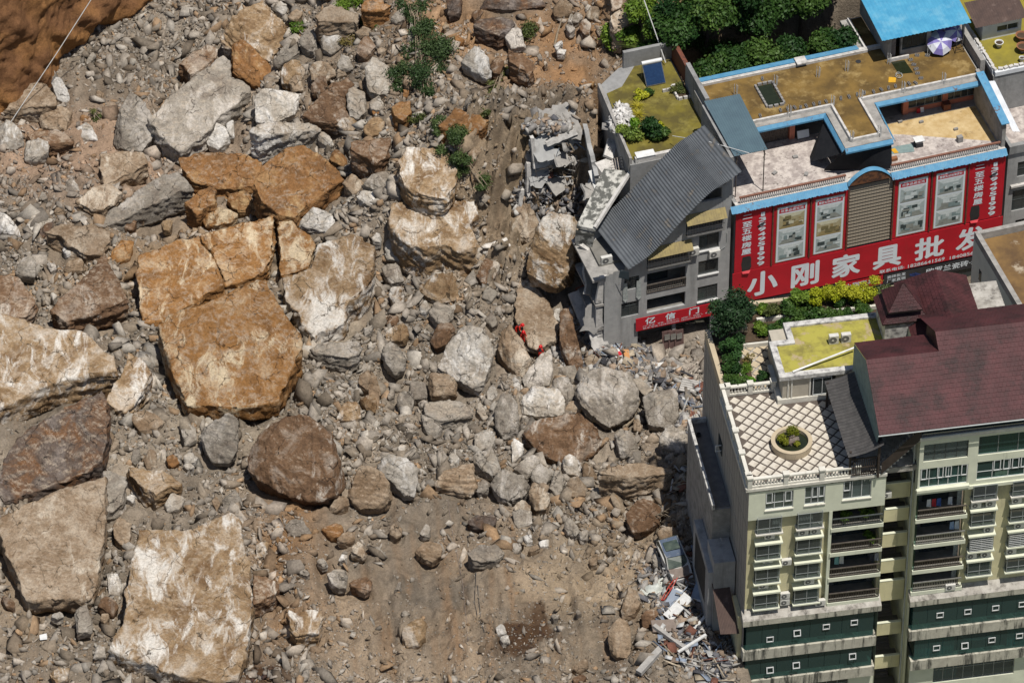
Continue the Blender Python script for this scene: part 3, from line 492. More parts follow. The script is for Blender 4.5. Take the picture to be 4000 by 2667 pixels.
('b','grey',-0.70,'small grey boulder right of @20, first from left',(3.59,-35.12,0.17,0.251,0.552),(-35,13,2,15,39,-8,-7,-21)),
('b','grey',-0.70,'small grey boulder right of @20, third from left',(5.64,-34.63,0.16,-0.198,0.544),(-22,-2,1,22,29,-4,-8,-17)),
('b','grey',-0.70,'small grey boulder right of @20, second from left',(4.40,-38.17,0.17,0.045,0.595),(-21,2,2,18,21,-3,-3,-19)),
('s','grey',-0.69,'oval flat grey slab in the bare soil below the boulder heap',(-2.30,-28.56,1.26,-0.051,0.046),(-155,4,-52,99,88,118,172,20,88,-73,-24,-98,-117,-71)),
('b','tan',-0.67,'medium tan boulder above @20',(-6.98,-27.73,0.66,0.070,0.722),(-137,0,-53,66,41,55,102,21,88,-24,13,-71,-52,-49)),
('b','grey',-0.06,'medium grey boulder below @8',(-18.44,-25.51,1.19,0.061,0.652),(-119,19,-63,73,59,36,126,-31,51,-52,-52,-48)),
('b','rust',-0.24,'medium rust-orange boulder below @8',(-15.33,-25.50,0.95,-0.055,0.675),(-111,17,1,52,86,23,49,-34,-26,-56)),
('b','tan',-0.32,'medium tan boulder below @8, right one',(-14.11,-26.10,0.82,-0.235,0.677),(-104,-39,-7,47,58,48,59,-8,-6,-49)),
('b','cream',0.05,'small cream-coloured boulder above @15',(-21.41,-27.99,1.37,0.281,0.819),(-57,30,-1,57,56,41,47,-16,10,-54,-56,-58)),
('b','tan',0.07,'small tan boulder below @8, left one',(-20.23,-24.39,1.09,0.261,0.608),(-47,26,19,40,39,-38,-9,-30)),
('b','tan',-0.39,'small tan boulder above @15',(-13.07,-27.70,0.78,-0.173,0.607),(-88,-8,-24,49,32,38,56,-25,24,-53)),
('b','grey',-0.33,'medium grey boulder above @15',(-14.85,-31.44,1.02,-0.040,0.714),(-98,39,-5,72,88,43,70,-57,5,-66,-60,-29)),
('b','brown',-0.44,'medium brown boulder right of @15',(-12.80,-31.99,0.75,-0.170,0.514),(-115,9,-14,56,79,40,79,-21,24,-57,-50,-27)),
('s','cream',-0.22,'flat cream rock set in brown soil near the bottom edge',(-17.46,-37.36,2.00,-0.000,0.466),(-143,79,-14,70,106,79,152,34,108,-99,-75,-116,-132,-45)),
('b','cream',-0.68,'cracked cream rock in brown soil left of the thin wire',(-8.31,-37.97,0.97,0.117,0.689),(-92,41,10,103,111,81,102,-19,38,-76,-63,-92,-109,-42)),
('b','grey',-0.64,'small grey boulder right of @15, right one',(-9.11,-34.97,0.31,0.280,0.753),(-35,10,11,25,49,-11,-26,-22)),
('b','white',-0.65,'small whitish boulder right of @8, third from left',(-7.46,-24.89,0.41,-0.160,0.546),(-55,-22,1,53,48,24,30,-21,-26,-36)),
('b','tan',-0.54,'small tan boulder below @8, right one',(-10.07,-25.22,0.60,0.200,0.502),(-57,18,-19,57,56,11,57,-15,10,-53,-47,-19)),
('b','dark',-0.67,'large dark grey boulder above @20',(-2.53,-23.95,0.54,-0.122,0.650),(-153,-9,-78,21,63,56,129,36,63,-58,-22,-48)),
('b','white',-0.24,'small whitish boulder above @15, left one',(-16.24,-29.12,0.75,0.271,0.681),(-49,16,7,30,45,-15,-2,-31)),
('b','white',-0.33,'small whitish boulder above @15, right one',(-14.47,-28.42,0.61,-0.116,0.574),(-41,-21,-22,26,34,18,29,-24)),
('b','grey',-0.17,'small grey boulder above @15',(-17.72,-30.45,0.74,0.173,0.598),(-56,7,-9,26,47,-5,19,-26)),
('s','brown',-0.03,'brown thin slab casting a sharp shadow right of the huge white slab',(-20.91,-33.56,2.08,-0.000,0.268),(-111,120,-7,112,106,37,115,-12,-1,-95,-103,-161)),
('b','white',-0.70,'small whitish boulder left of @20, left one',(-0.94,-36.87,0.29,0.129,0.488),(-46,24,28,35,46,-28,-28,-31)),
('b','white',-0.70,'small whitish boulder left of @20, right one',(-0.59,-37.94,0.26,0.281,0.811),(-53,21,30,22,39,-22,-17,-21)),
('b','cream',-0.70,'small cream-coloured boulder left of @20',(-5.27,-35.37,0.31,-0.239,0.668),(-39,-32,7,37,26,24,7,-30)),
('b','grey',-0.60,'small grey boulder right of @15, left one',(-9.69,-31.61,0.37,0.132,0.721),(-38,-23,-1,28,27,25,9,-30)),
('b','cream',3.37,'huge layered block leaning beside the wrecked house',(3.94,4.48,7.48,0.362,1.111),(-267,-63,-228,21,-170,141,-34,240,34,234,199,164,209,123,190,49,170,-39,180,-106,92,-187,5,-256,-112,-202,-267,-115)),
('b','tan',2.96,'large tan boulder above @6',(1.08,10.93,4.79,0.226,0.702),(-171,137,-53,143,125,50,144,-42,46,-178,-92,-108)),
('b','white',0.41,'small whitish boulder right of @17',(3.98,1.73,1.60,0.138,0.649),(-41,18,32,54,37,-40,-27,-34)),
('b','tan',3.15,'small tan boulder left of @6',(0.95,11.08,4.15,-0.227,0.789),(-36,-1,-6,34,43,17,23,-25,-26,-24)),
('s','tan',0.24,'smooth tan rock face right of the two rescuers',(2.29,0.89,2.22,-0.000,0.306),(-155,379,-37,313,107,151,138,20,200,-102,176,-224,20,-328,-77,-285,-174,-80,-194,160)),
]
# ------------------------------------------------------------------ rock and soil materials
def rockmat(name, base, alt, patch, stain, pt=(0.50, 0.60), dust=(0.40, 0.33, 0.25), bk=0.6):
    m, n, l, b = nodes(name); co = coords(n, l, world=True)
    w = noise(n, l, co, 0.35, 3, 0.5)
    r = ramp(n, [(0.36, alt), (0.52, base), (0.66, tuple(0.5*(p+q) for p, q in zip(base, patch)))])
    l.new(noise(n, l, co, 0.42, 9, 0.66, 0.6), r.inputs[0]); col = r.outputs[0]
    # pale chalky patches, drawn out along one direction like scraped faces
    co2 = coords(n, l, (1.0, 0.45, 0.8), (0.3, 0.2, 0.5), world=True)
    pr = ramp(n, [(pt[0], g3(0)), (pt[1], g3(1))]); bigm = n.new('ShaderNodeMath'); bigm.operation = 'MULTIPLY_ADD'; l.new(noise(n, l, co, 0.16, 3, 0.5, 0.3), bigm.inputs[0]); bigm.inputs[1].default_value = 0.75; l.new(noise(n, l, co2, 0.75, 12, 0.72, 0.8), bigm.inputs[2])
    sub = n.new('ShaderNodeMath'); sub.operation = 'SUBTRACT'; l.new(bigm.outputs[0], sub.inputs[0]); sub.inputs[1].default_value = 0.375; l.new(sub.outputs[0], pr.inputs[0])
    col = mixc(n, l, pr.outputs[0], col, patch)
    # thin cracks: warped cell borders, broken up by noise
    vo = n.new('ShaderNodeTexVoronoi'); vo.feature = 'DISTANCE_TO_EDGE'; vo.inputs['Scale'].default_value = 0.5
    wv = n.new('ShaderNodeTexNoise'); wv.inputs['Scale'].default_value = 0.9; wv.inputs['Detail'].default_value = 6; l.new(co, wv.inputs['Vector']); va = n.new('ShaderNodeVectorMath'); va.operation = 'MULTIPLY_ADD'
    l.new(wv.outputs['Color'], va.inputs[0]); va.inputs[1].default_value = (1.4, 1.4, 1.4); l.new(co, va.inputs[2]); l.new(va.outputs[0], vo.inputs['Vector'])
    ck = ramp(n, [(0.008, g3(1)), (0.022, g3(0))]); l.new(vo.outputs['Distance'], ck.inputs[0]); cm = ramp(n, [(0.46, g3(0)), (0.56, g3(0.85))]); l.new(noise(n, l, co, 0.5, 4, .6), cm.inputs[0])
    cx = n.new('ShaderNodeMath'); cx.operation = 'MULTIPLY'; l.new(ck.outputs[0], cx.inputs[0]); l.new(cm.outputs[0], cx.inputs[1]); col = mixc(n, l, cx.outputs[0], col, tuple(.35*k for k in stain))
    sr = ramp(n, [(0.56, g3(0)), (0.70, g3(0.85))]); l.new(noise(n, l, co, 1.3, 10, 0.75), sr.inputs[0])
    col = mixc(n, l, sr.outputs[0], col, stain)
    # dusty tops
    geo = n.new('ShaderNodeNewGeometry'); sx = n.new('ShaderNodeSeparateXYZ'); l.new(geo.outputs['True Normal'], sx.inputs[0])
    dn = ramp(n, [(0.86, g3(0)), (1.0, g3(0.55))]); l.new(sx.outputs['Z'], dn.inputs[0])
    dd = ramp(n, [(0.42, g3(0)), (0.58, g3(1))]); l.new(noise(n, l, co, 1.1, 6, 0.6), dd.inputs[0])
    dm = n.new('ShaderNodeMath'); dm.operation = 'MULTIPLY'; l.new(dn.outputs[0], dm.inputs[0]); l.new(dd.outputs[0], dm.inputs[1])
    col = mixc(n, l, dm.outputs[0], col, dust)
    sp = ramp(n, [(0.30, g3(0.62)), (0.55, g3(1.0)), (0.72, g3(1.22))]); l.new(noise(n, l, co, 5.5, 6, 0.7), sp.inputs[0])
    col = mixc(n, l, 1.0, col, sp.outputs[0], 'MULTIPLY')
    oi = n.new('ShaderNodeObjectInfo'); rr = ramp(n, [(0.0, g3(0.82)), (1.0, g3(1.15))]); l.new(oi.outputs['Random'], rr.inputs[0])
    col = mixc(n, l, 1.0, col, rr.outputs[0], 'MULTIPLY')
    l.new(col, b.inputs['Base Color']); b.inputs['Roughness'].default_value = 0.92; b.inputs['Specular IOR Level'].default_value = 0.15
    h = n.new('ShaderNodeMath'); h.operation = 'MULTIPLY_ADD'
    l.new(noise(n, l, co, 2.2, 12, 0.68, 0.4), h.inputs[0]); h.inputs[1].default_value = 1.0; l.new(noise(n, l, coords(n, l, (1, 1, 3.0), (0.35, 0.2, 0), world=True), 3.2, 6, 0.6), h.inputs[2])
    bump(n, l, b, h.outputs[0], bk, 0.14)
    return m
RM = {
 'rust':  rockmat('rust_stone',  (.25,.125,.048), (.16,.085,.038), (.42,.28,.14), (.08,.045,.022), (.58,.70)),
 'rustw': rockmat('rust_cream_stone', (.26,.13,.045), (.17,.085,.032), (.53,.43,.29), (.10,.05,.022), (.55,.66)),
 'cream': rockmat('cream_stone', (.27,.185,.105), (.15,.09,.045), (.58,.545,.49), (.10,.07,.04), (.515,.64)),
 'tan':   rockmat('tan_stone',   (.25,.185,.125), (.17,.115,.07), (.46,.40,.32), (.10,.075,.05), (.55,.68)),
 'grey':  rockmat('grey_stone',  (.255,.225,.185), (.18,.15,.12), (.46,.42,.37), (.10,.085,.07), (.54,.68)),
 'white': rockmat('white_stone', (.37,.335,.285), (.26,.215,.165), (.60,.575,.535), (.14,.12,.095), (.49,.63)),
 'brown': rockmat('brown_stone', (.155,.092,.052), (.11,.065,.038), (.42,.37,.31), (.065,.042,.028), (.585,.68)),
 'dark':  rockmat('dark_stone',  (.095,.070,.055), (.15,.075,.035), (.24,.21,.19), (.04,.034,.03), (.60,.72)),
}
def tintmat(name, rough=0.95, bk=0.8, speck=7.0):
    m, n, l, b = nodes(name); co = coords(n, l, world=True)
    a = n.new('ShaderNodeAttribute'); a.attribute_name = 'tint'
    sp = ramp(n, [(0.28, g3(0.55)), (0.5, g3(1.0)), (0.72, g3(1.35))]); l.new(noise(n, l, co, speck, 10, 0.75), sp.inputs[0])
    col = mixc(n, l, 1.0, a.outputs['Color'], sp.outputs[0], 'MULTIPLY')
    sp2 = ramp(n, [(0.35, g3(0.8)), (0.65, g3(1.15))]); l.new(noise(n, l, co, 1.1, 8, 0.7), sp2.inputs[0])
    col = mixc(n, l, 1.0, col, sp2.outputs[0], 'MULTIPLY')
    l.new(col, b.inputs['Base Color']); b.inputs['Roughness'].default_value = rough; b.inputs['Specular IOR Level'].default_value = 0.1
    bump(n, l, b, noise(n, l, co, 4.0, 12, 0.75), bk, 0.25)
    return m
M_SOIL = tintmat('soil_and_gravel'); M_PEB = tintmat('broken_stone', bk=0.12, speck=4.0)

# ------------------------------------------------------------------ terrain
def soil(x, y):
    """own colour of the ground by place"""
    p = np.stack([x*0.22, y*0.22, np.zeros_like(x)], 1); q = np.stack([x*1.3+y*.12, y*0.16, np.full_like(x, 5.0)], 1)
    n1 = fbm(p, 4)[:, None]; n2 = fbm(q, 4)[:, None]
    C = np.tile(np.array([[.325, .285, .235]]), (len(x), 1))
    def put(cx, cy, rx, ry, c, k=1.0):
        nonlocal C
        w = (k*np.exp(-(((x-cx)/rx)**2 + ((y-cy)/ry)**2)))[:, None]; w = np.clip(w*(1+0.9*n1), 0, 1)
        C = C*(1-w) + np.array([c])*w
    for a in SOILS: put(*a)
    C = C*(1+0.30*n1-.25*np.clip(-n2, 0, 1)*-1)*np.array([[.66,.625,.585]]) ; k = np.clip(n2-0.05, 0, 1)*(.25+.95*np.exp(-(((x+3)/19)**2+((y+36)/12)**2)))[:, None]
    C = C*(1-k) + np.array([[.215, .145, .09]])*k
    for cx, cy, rx, ry in ((2.3, -35.3, .55, 1.9), (1.3, -36.6, 1.5, .8), (.2, -37.6, .9, 1.5), (1.0, -38.6, .8, 1.3), (-20.9, -42.3, 1.6, .9), (-3.7, -41, .3, .4)):      # wet patches
        w = sst(1.25, .75, ((x-cx)/rx)**2+((y-cy)/ry)**2+1.3*n1[:, 0]+.5*n2[:, 0])[:, None]; C = C*(1-.8*w)+np.array([[.07, .04, .022]])*.8*w
    return np.clip(C, 0.02, 0.8)
def relief(x, y):
    p = np.stack([x, y, np.zeros_like(x)], 1)
    u, v = to_s(x, y)
    k = 1 - 0.85*sst(-7, 0, u)*(1-sst(18, 22, v))
    strat = 0.9*np.abs(fbm(np.stack([u*0.35+v*0.3, v*1.1-u*0.9, 0*u+3], 1), 5))*sst(-26, -19, u)*(1-sst(-9, -7.5, u))*sst(7, 10, v)*(1-sst(21, 25, v))
    gro = np.exp(-(((x+3)/18)**2+((y+36)/12)**2))*(.48*fbm(np.stack([x*1.1+y*.1, y*.10, 0*x+2], 1), 3)+.55*np.clip(fbm(np.stack([x*.35, y*.6, 0*x+7], 1), 4), 0, 1)+.16*fbm(np.stack([x*1.6, y*.9, 0*x+4], 1), 3))
    return k*(0.75*fbm(p*0.16, 3) + 0.34*fbm(p*0.8, 4) + .07*fbm(p*2.3, 3)) + 2.6*strat + gro
RB = []
for (kind, colr, base, label, (xc, yc, zc, gx_, gy_), rr) in ROCKS:
    q = np.array(rr, float).reshape(-1, 2)/100; RB.append((xc+(q[:, 0].max()+q[:, 0].min())/2, yc+(q[:, 1].max()+q[:, 1].min())/2, np.ptp(q[:, 0])/2+.2, np.ptp(q[:, 1])/2+.2))
def dig(x, y):
    """the ground gives way under the boulders"""
    z = np.zeros(len(x))
    for (xc, yc, rx, ry) in RB:
        w = np.where((np.abs(x-xc) < rx*1.25) & (np.abs(y-yc) < ry*1.25))[0]
        if len(w): z[w] = np.maximum(z[w], min(.9, .25+.10*rx)*(1-sst(.55, 1.4, ((x[w]-xc)/rx)**2+((y[w]-yc)/ry)**2)))
    return z
def on_rock(x, y, k=.8):
    z = np.zeros(len(x), bool)
    for (xc, yc, rx, ry) in RB: z |= ((x-xc)/rx)**2+((y-yc)/ry)**2 < k
    return z
NX, NY = 640, 660
gx = np.linspace(-56, 62, NX); gy = np.linspace(-62, 64, NY)
X, Y = np.meshgrid(gx, gy); xs, ys = X.ravel(), Y.ravel()
SOILS = [(6, -6, 16, 12, (.32, .285, .24)), (-36, 40, 14, 9, (.33, .295, .25)), (-40, 22, 12, 7, (.43, .32, .24)), (0, 30, 12, 9, (.34, .225, .135), .9),
  (6, 24, 3.5, 7, (.42, .24, .12)), (1.5, 13, 4, 5, (.36, .28, .18)), (-6, -33, 17, 11, (.32, .26, .195)), (-19, -28, 3, 12, (.31, .19, .10), .8), (-24, -4, 10, 10, (.35, .31, .25)),
  (6, -32, 5, 8, (.39, .32, .235)), (12, -27, 4, 10, (.33, .27, .20)), (16, -4, 6, 5, (.43, .40, .35)), (21, -3, 7, 5, (.45, .42, .38)),
  (-42, -36, 8, 10, (.36, .30, .23)), (1.6, -35.5, 1.3, 2.0, (.10, .055, .03), 1.0), (-0.9, -38.5, 1.3, 1.5, (.10, .055, .03), 1.0),
  (-21.5, -42.2, 1.8, 1.3, (.10, .055, .03), 1.0), (-3, 12, 5, 7, (.37, .30, .22)), (16, 22, 9, 9, (.36, .26, .16)), (-30, 8, 9, 6, (.37, .28, .19))]
zs = hbase(xs, ys) + relief(xs, ys)
zs -= dig(xs, ys)
idx = np.arange(NX*NY).reshape(NY, NX)
a, b_, c, d = idx[:-1, :-1].ravel(), idx[:-1, 1:].ravel(), idx[1:, 1:].ravel(), idx[1:, :-1].ravel()
FT = np.concatenate([np.stack([a, b_, c], 1), np.stack([a, c, d], 1)])
g = link('ground', np_mesh('ground', np.stack([xs, ys, zs], 1), FT, M_SOIL, soil(xs, ys), smooth=True)); tag(g, kind='structure')
# far ground sheet
fg = MB(); fg.quad((-2500, -2500, -9), (2500, -2500, -9), (2500, 2500, -9), (-2500, 2500, -9))
tag(fg.build('terrain', pm('far_soil', (.2, .19, .12), (.12, .13, .06), 0.02)), kind='structure')
def hz(x, y):
    x = np.atleast_1d(np.asarray(x, float)); y = np.atleast_1d(np.asarray(y, float))
    return hbase(x, y) + relief(x, y) - dig(x, y)
def gz(x, y): return float(hz(x, y)[0])

# ------------------------------------------------------------------ boulders
def refine(V, F, L):
    """split every edge longer than L until none is left (conforming)"""
    for _ in range(9):
        E = np.sort(F[:, [0, 1, 1, 2, 2, 0]].reshape(-1, 2), 1); U, inv = np.unique(E[:, 0].astype(np.int64)*len(V)+E[:, 1], return_inverse=True)
        a, b = U//len(V), U % len(V); long_ = np.linalg.norm(V[a]-V[b], axis=1) > L
        if not long_.any(): break
        nid = np.full(len(U), -1); nid[long_] = len(V)+np.arange(long_.sum())
        V = np.concatenate([V, (V[a[long_]]+V[b[long_]])/2]); M = nid[inv].reshape(-1, 3); k = (M >= 0).sum(1); out = [F[k == 0]]
        f, m = F[k == 3], M[k == 3]; out += [np.stack([f[:, 0], m[:, 0], m[:, 2]], 1), np.stack([m[:, 0], f[:, 1], m[:, 1]], 1), np.stack([m[:, 2], m[:, 1], f[:, 2]], 1), m]
        for r in range(3):
            q = (r+np.arange(3)) % 3
            s = (k == 1) & (M[:, r] >= 0); f, m = F[s][:, q], M[s][:, q]
            out += [np.stack([f[:, 0], m[:, 0], f[:, 2]], 1), np.stack([m[:, 0], f[:, 1], f[:, 2]], 1)]
            s = (k == 2) & (M[:, r] < 0); f, m = F[s][:, q], M[s][:, q]      # edges 1 and 2 split
            out += [np.stack([m[:, 1], f[:, 2], m[:, 2]], 1), np.stack([f[:, 0], f[:, 1], m[:, 1]], 1), np.stack([f[:, 0], m[:, 1], m[:, 2]], 1)]
        F = np.concatenate(out)
    return V, F
def vnormals(V, F):
    n = np.cross(V[F[:, 1]]-V[F[:, 0]], V[F[:, 2]]-V[F[:, 0]]); N = np.zeros_like(V)
    for i in range(3): np.add.at(N, F[:, i], n)
    return N/np.maximum(np.linalg.norm(N, axis=1), 1e-9)[:, None]
def make_boulder(kind, colr, base, label, ring, seed):
    rg = np.random.default_rng(seed); P = np.array(ring); c = P.mean(0)
    size = max(np.ptp(P[:, 0]), np.ptp(P[:, 1]))
    bm = bmesh.new()
    if kind == 's':
        n = len(P); base = min(base, P[:, 2].min()-0.9)
        # make the ring counter-clockwise, seen from above
        A = 0.5*np.sum(P[:, 0]*np.roll(P[:, 1], -1) - np.roll(P[:, 0], -1)*P[:, 1])
        if A < 0: P = P[::-1]
        # break up straight outline edges with a few offset points
        Q = []
        for i in range(n):
            p, q = P[i], P[(i+1) % n]; e = q-p; le = np.linalg.norm(e); Q.append(p)
            k = int(le/1.1)
            nn = np.array([e[1], -e[0], 0])/max(le, 1e-6)
            for j in range(k): Q.append(p + e*(j+1)/(k+1) + nn*rg.normal(0, 0.10))
        P = np.array(Q); n = len(P)
        tv = [bm.verts.new(p) for p in P]
        ins = -rg.uniform(.1, .5)/max(2.0, size)
        mid = [bm.verts.new((p[0]+(p[0]-c[0])*ins*.12+rg.normal(0, .09), p[1]+(p[1]-c[1])*ins*.12+rg.normal(0, .09), p[2]-0.30*(p[2]-base)+rg.normal(0, .1))) for p in P]
        bv = [bm.verts.new((p[0]+(p[0]-c[0])*ins, p[1]+(p[1]-c[1])*ins, base)) for p in P]
        top = bm.faces.new(tv); bm.faces.new(bv[::-1])
        for i in range(n):
            j = (i+1) % n; bm.faces.new((tv[i], mid[i], mid[j], tv[j])); bm.faces.new((mid[i], bv[i], bv[j], mid[j]))
        bmesh.ops.triangulate(bm, faces=bm.faces[:])
    else:
        e1 = P[1]-P[0]; nrm = np.cross(P[1]-P[0], P[len(P)//2]-P[0]); nrm = nrm/np.linalg.norm(nrm); nrm *= np.sign(nrm[2]) if nrm[2] else 1
        # blocky form: silhouette ring, one broad upper facet, two or three knuckles, narrower foot
        pts = [p for p in P]; up = np.array([0, .35, 1.0])
        s = rg.uniform(.48, .72); hgt = .26*min(np.ptp(P[:, 0]), np.ptp(P[:, 1])*1.2)*rg.uniform(.7, 1.2)*(.5 if size > 5 else 1); tl = rg.normal(0, .16, 2); sh = np.array([rg.normal(0, .07)*size, (.04 if size > 5 else .09)*size, 0])
        for p in P[rg.permutation(len(P))[:5]]:
            d = (p-c)*s; pts.append(c+d+sh+up*hgt+np.array([0, 0, d[0]*tl[0]+d[1]*tl[1]]))
        for k in range(2): p = P[rg.integers(len(P))]; pts.append(c+(p-c)*rg.uniform(.8, .95)+up*hgt*rg.uniform(.3, .6))
        for p in P: pts.append(np.array([c[0]+(p[0]-c[0])*.80, c[1]+(p[1]-c[1])*.80+.04*size, min(base, p[2]-.4)]))
        for p in pts: bm.verts.new(p)
        r = bmesh.ops.convex_hull(bm, input=bm.verts[:])
        bmesh.ops.delete(bm, geom=[v for v in bm.verts if not v.link_faces], context='VERTS')
        for _ in range(3+int(size > 2.5)*2+int(size > 5)*2):      # flat fracture faces
            nv = np.array([rg.normal(0, .7), rg.normal(-.35, .6), rg.uniform(.15, 1.0)]); nv /= np.linalg.norm(nv); X_ = np.array([v.co for v in bm.verts])@nv
            top_ = X_.max(); mid_ = float(np.array([c[0], c[1], c[2]])@nv); dpl = top_-rg.uniform(.10, .30)*(top_-mid_)
            bmesh.ops.bisect_plane(bm, geom=bm.verts[:]+bm.edges[:]+bm.faces[:], plane_co=tuple(nv*dpl), plane_no=tuple(nv), clear_outer=True)
            bmesh.ops.holes_fill(bm, edges=[e for e in bm.edges if e.is_boundary], sides=0)
    # drop what lies deep under the ground
    L = min(0.42, max(0.17, size/34))
    bmesh.ops.recalc_face_normals(bm, faces=bm.faces[:]); bmesh.ops.triangulate(bm, faces=bm.faces[:]); bm.verts.index_update()
    V = np.array([v.co for v in bm.verts]); F = np.array([[v.index for v in f.verts] for f in bm.faces]); bm.free()
    V, F = refine(V, F, L); N = vnormals(V, F)
    q = V + seed*3.1
    ax = rg.normal(0, .3 if kind == 's' else .8, 3); ax[2] += 1.2; ax /= np.linalg.norm(ax)
    st = q@ax
    flat = 0.35 if kind == 's' else 1.0
    side = 1-np.abs(N[:, 2]) if kind == 's' else np.ones(len(V))
    amp = min(1.0, 0.35+size/9)
    dsp = amp*((0.20*flat if kind == 's' else .07)*fbm(q*(0.9 if size > 4 else 1.6), 3) + 0.085*fbm(q*3.0, 3) + (.26 if kind == 's' else .16)*(0.15+side)*np.abs(fbm(np.stack([st*2.2, q[:, 0]*.5, q[:, 1]*.5], 1), 3)) - 0.05)
    V2 = V + N*dsp[:, None]
    org = np.array([c[0], c[1], max(base, 0)])
    me = np_mesh('boulder', V2-org, F, RM[colr])
    o = link('boulder' if size > 1.7 else 'rock', me, loc=tuple(org))
    return tag(o, label, 'boulder' if size > 1.7 else 'rock', 'boulders of the landslide')
BND = []
for i, (kind, colr, base, label, (xc, yc, zc, gx_, gy_), rr) in enumerate(ROCKS):
    for k_ in range(len(PLACES)-1, -1, -1): label = label.replace(f'@{k_}', PLACES[k_])
    q = np.array(rr, float).reshape(-1, 2)/100; ring = np.stack([xc+q[:, 0], yc+q[:, 1], zc+gx_*q[:, 0]+gy_*q[:, 1]], 1)
    make_boulder(kind, colr, base, label, ring, i+1)
    P = np.array(ring); BND.append((P[:, 0].mean(), P[:, 1].mean(), np.ptp(P[:, 0])/2, np.ptp(P[:, 1])/2))
BND = np.array(BND)

# ------------------------------------------------------------------ countless smaller broken stone (stuff)
def hull_proto(seed, n=11):
    rg = np.random.default_rng(seed); bm = bmesh.new()
    p = np.array([[a, b, c] for a in (-1, 1) for b in (-1, 1) for c in (-1, 1)], float)*rg.uniform(.35, 1.0, (8, 3)); p[:, 0] += .5*p[:, 2]*rg.normal(); p[:, 1] += .4*p[:, 0]*rg.normal()
    p = p[rg.permutation(8)[:n]]; p *= np.array([1, rg.uniform(.55, 1), rg.uniform(.4, .8)])*1.1
    for k in p: bm.verts.new(k)
    bmesh.ops.convex_hull(bm, input=bm.verts[:]); bmesh.ops.delete(bm, geom=[v for v in bm.verts if not v.link_faces], context='VERTS')
    bmesh.ops.triangulate(bm, faces=bm.faces[:]); bm.verts.index_update()
    V = np.array([v.co for v in bm.verts]); F = np.array([[v.index for v in f.verts] for f in bm.faces]); bm.free(); return V, F
PROTO = [hull_proto(100+k, 7+k % 2) for k in range(18)]
def scatter(name, label, x, y, s, tint, z=None, sink=0.0, mat=None, seed=1, cat='rubble'):
    rg = np.random.default_rng(seed); VV, FF, TT = [], [], []; base = 0
    z = hz(x, y) if z is None else z
    pid = rg.integers(0, len(PROTO), len(x))
    for k, (PV, PF) in enumerate(PROTO):
        ii = np.where(pid == k)[0]; m = len(ii)
        if not m: continue
        q = rg.normal(0, 1, (m, 4)); q /= np.linalg.norm(q, axis=1)[:, None]; w, a, b, c = q.T
        Rm = np.stack([1-2*(b*b+c*c), 2*(a*b-c*w), 2*(a*c+b*w), 2*(a*b+c*w), 1-2*(a*a+c*c), 2*(b*c-a*w), 2*(a*c-b*w), 2*(b*c+a*w), 1-2*(a*a+b*b)], 1).reshape(m, 3, 3)
        sc = rg.uniform(.7, 1.3, (m, 1, 3))
        W = np.einsum('mij,mvj->mvi', Rm, PV[None]*sc)*s[ii, None, None]
        W += np.stack([x[ii], y[ii], z[ii]+s[ii]*sink], 1)[:, None]
        nv = len(PV); VV.append(W.reshape(-1, 3)); TT.append(np.repeat(tint[ii], nv, 0))
        FF.append((PF[None] + (base + np.arange(m)*nv)[:, None, None]).reshape(-1, 3)); base += m*nv
    o = link(name, np_mesh(name, np.concatenate(VV), np.concatenate(FF), mat or M_PEB, np.concatenate(TT)))
    return tag(o, label, cat, kind='stuff')
def in_slide(x, y):
    u, v = to_s(x, y)
    # T frame of the tower
    t = math.radians(9.6); dx, dy = x-19.43, y+40.54
    tu, tv = dx*math.cos(t)+dy*math.sin(t), -dx*math.sin(t)+dy*math.cos(t)
    ok = ~((tu > -0.6) & (tv < 21)) & ~((u > -12) & (v > -.5) & (v < 20) & (u > -12 + 5*sst(3, 8, v))) & ~((u > -1) & (v > -6))
    return ok & ~((u > 0) & (v > 12))
def stones(n, smin, smax, seed, pw=2.2, low=.93):
    rg = np.random.default_rng(seed)
    x = rg.uniform(-53, 34, n*3); y = rg.uniform(-48, 55, n*3)
    k = in_slide(x, y)
    d = np.clip(0.72 + 0.70*fbm(np.stack([x*.13, y*.13, 0*x+9], 1), 3), 0.02, 1)
    # smoother scraped soil low in the middle and in the upper gully
    d *= 1-low*np.exp(-(((x+3)/17)**2+((y+37)/10)**2)**2) ; d *= 1-.94*np.exp(-(((x-5.5)/4.2)**2+((y-24)/8)**2)); d *= 1-.85*np.exp(-(((x-1.5)/3.5)**2+((y-14)/5)**2)); d *= 1-.9*np.exp(-(((x-2.3)/2.2)**2+((y-1.5)/3.5)**2))
    k &= rg.random(len(x)) < d
    x, y = x[k][:n], y[k][:n]
    s = smin*(1-rg.random(len(x))*(1-(smin/smax)**pw))**(-1/pw)
    # tints: soil colour here, pulled to grey, pale or rust stone
    T = soil(x, y); r = rg.random(len(x))[:, None]; h = rg.normal(1, .20, (len(x), 1))
    T = np.where(r < .50, .35*T+.65*np.array([[.345, .31, .265]]), np.where(r < .60, .35*T+.65*np.array([[.44, .41, .36]]), np.where(r < .69, .45*T+.55*np.array([[.34, .21, .11]]), T*.95)))
    return x, y, s, np.clip(T*h*.86, .03, .75)
x, y, s, t = stones(23000, .34, 1.7, 11, 2.1); k = ~on_rock(x, y, .85)
scatter('stone_fill', 'broken stones filling the gaps between the boulders', x[k], y[k], s[k]*.56, t[k], seed=21, sink=.12)
x, y, s, t = stones(48000, .10, .42, 12, 1.9, .72); k = ~on_rock(x, y, .8) | (np.random.default_rng(5).random(len(x)) < .05)
scatter('rubble', 'small grey and tan rubble spread over the slide', x[k], y[k], s[k]*.7, t[k], seed=22)
x, y, s, t = stones(64000, .05, .16, 13, 1.8, .3); k = ~on_rock(x, y, .85)
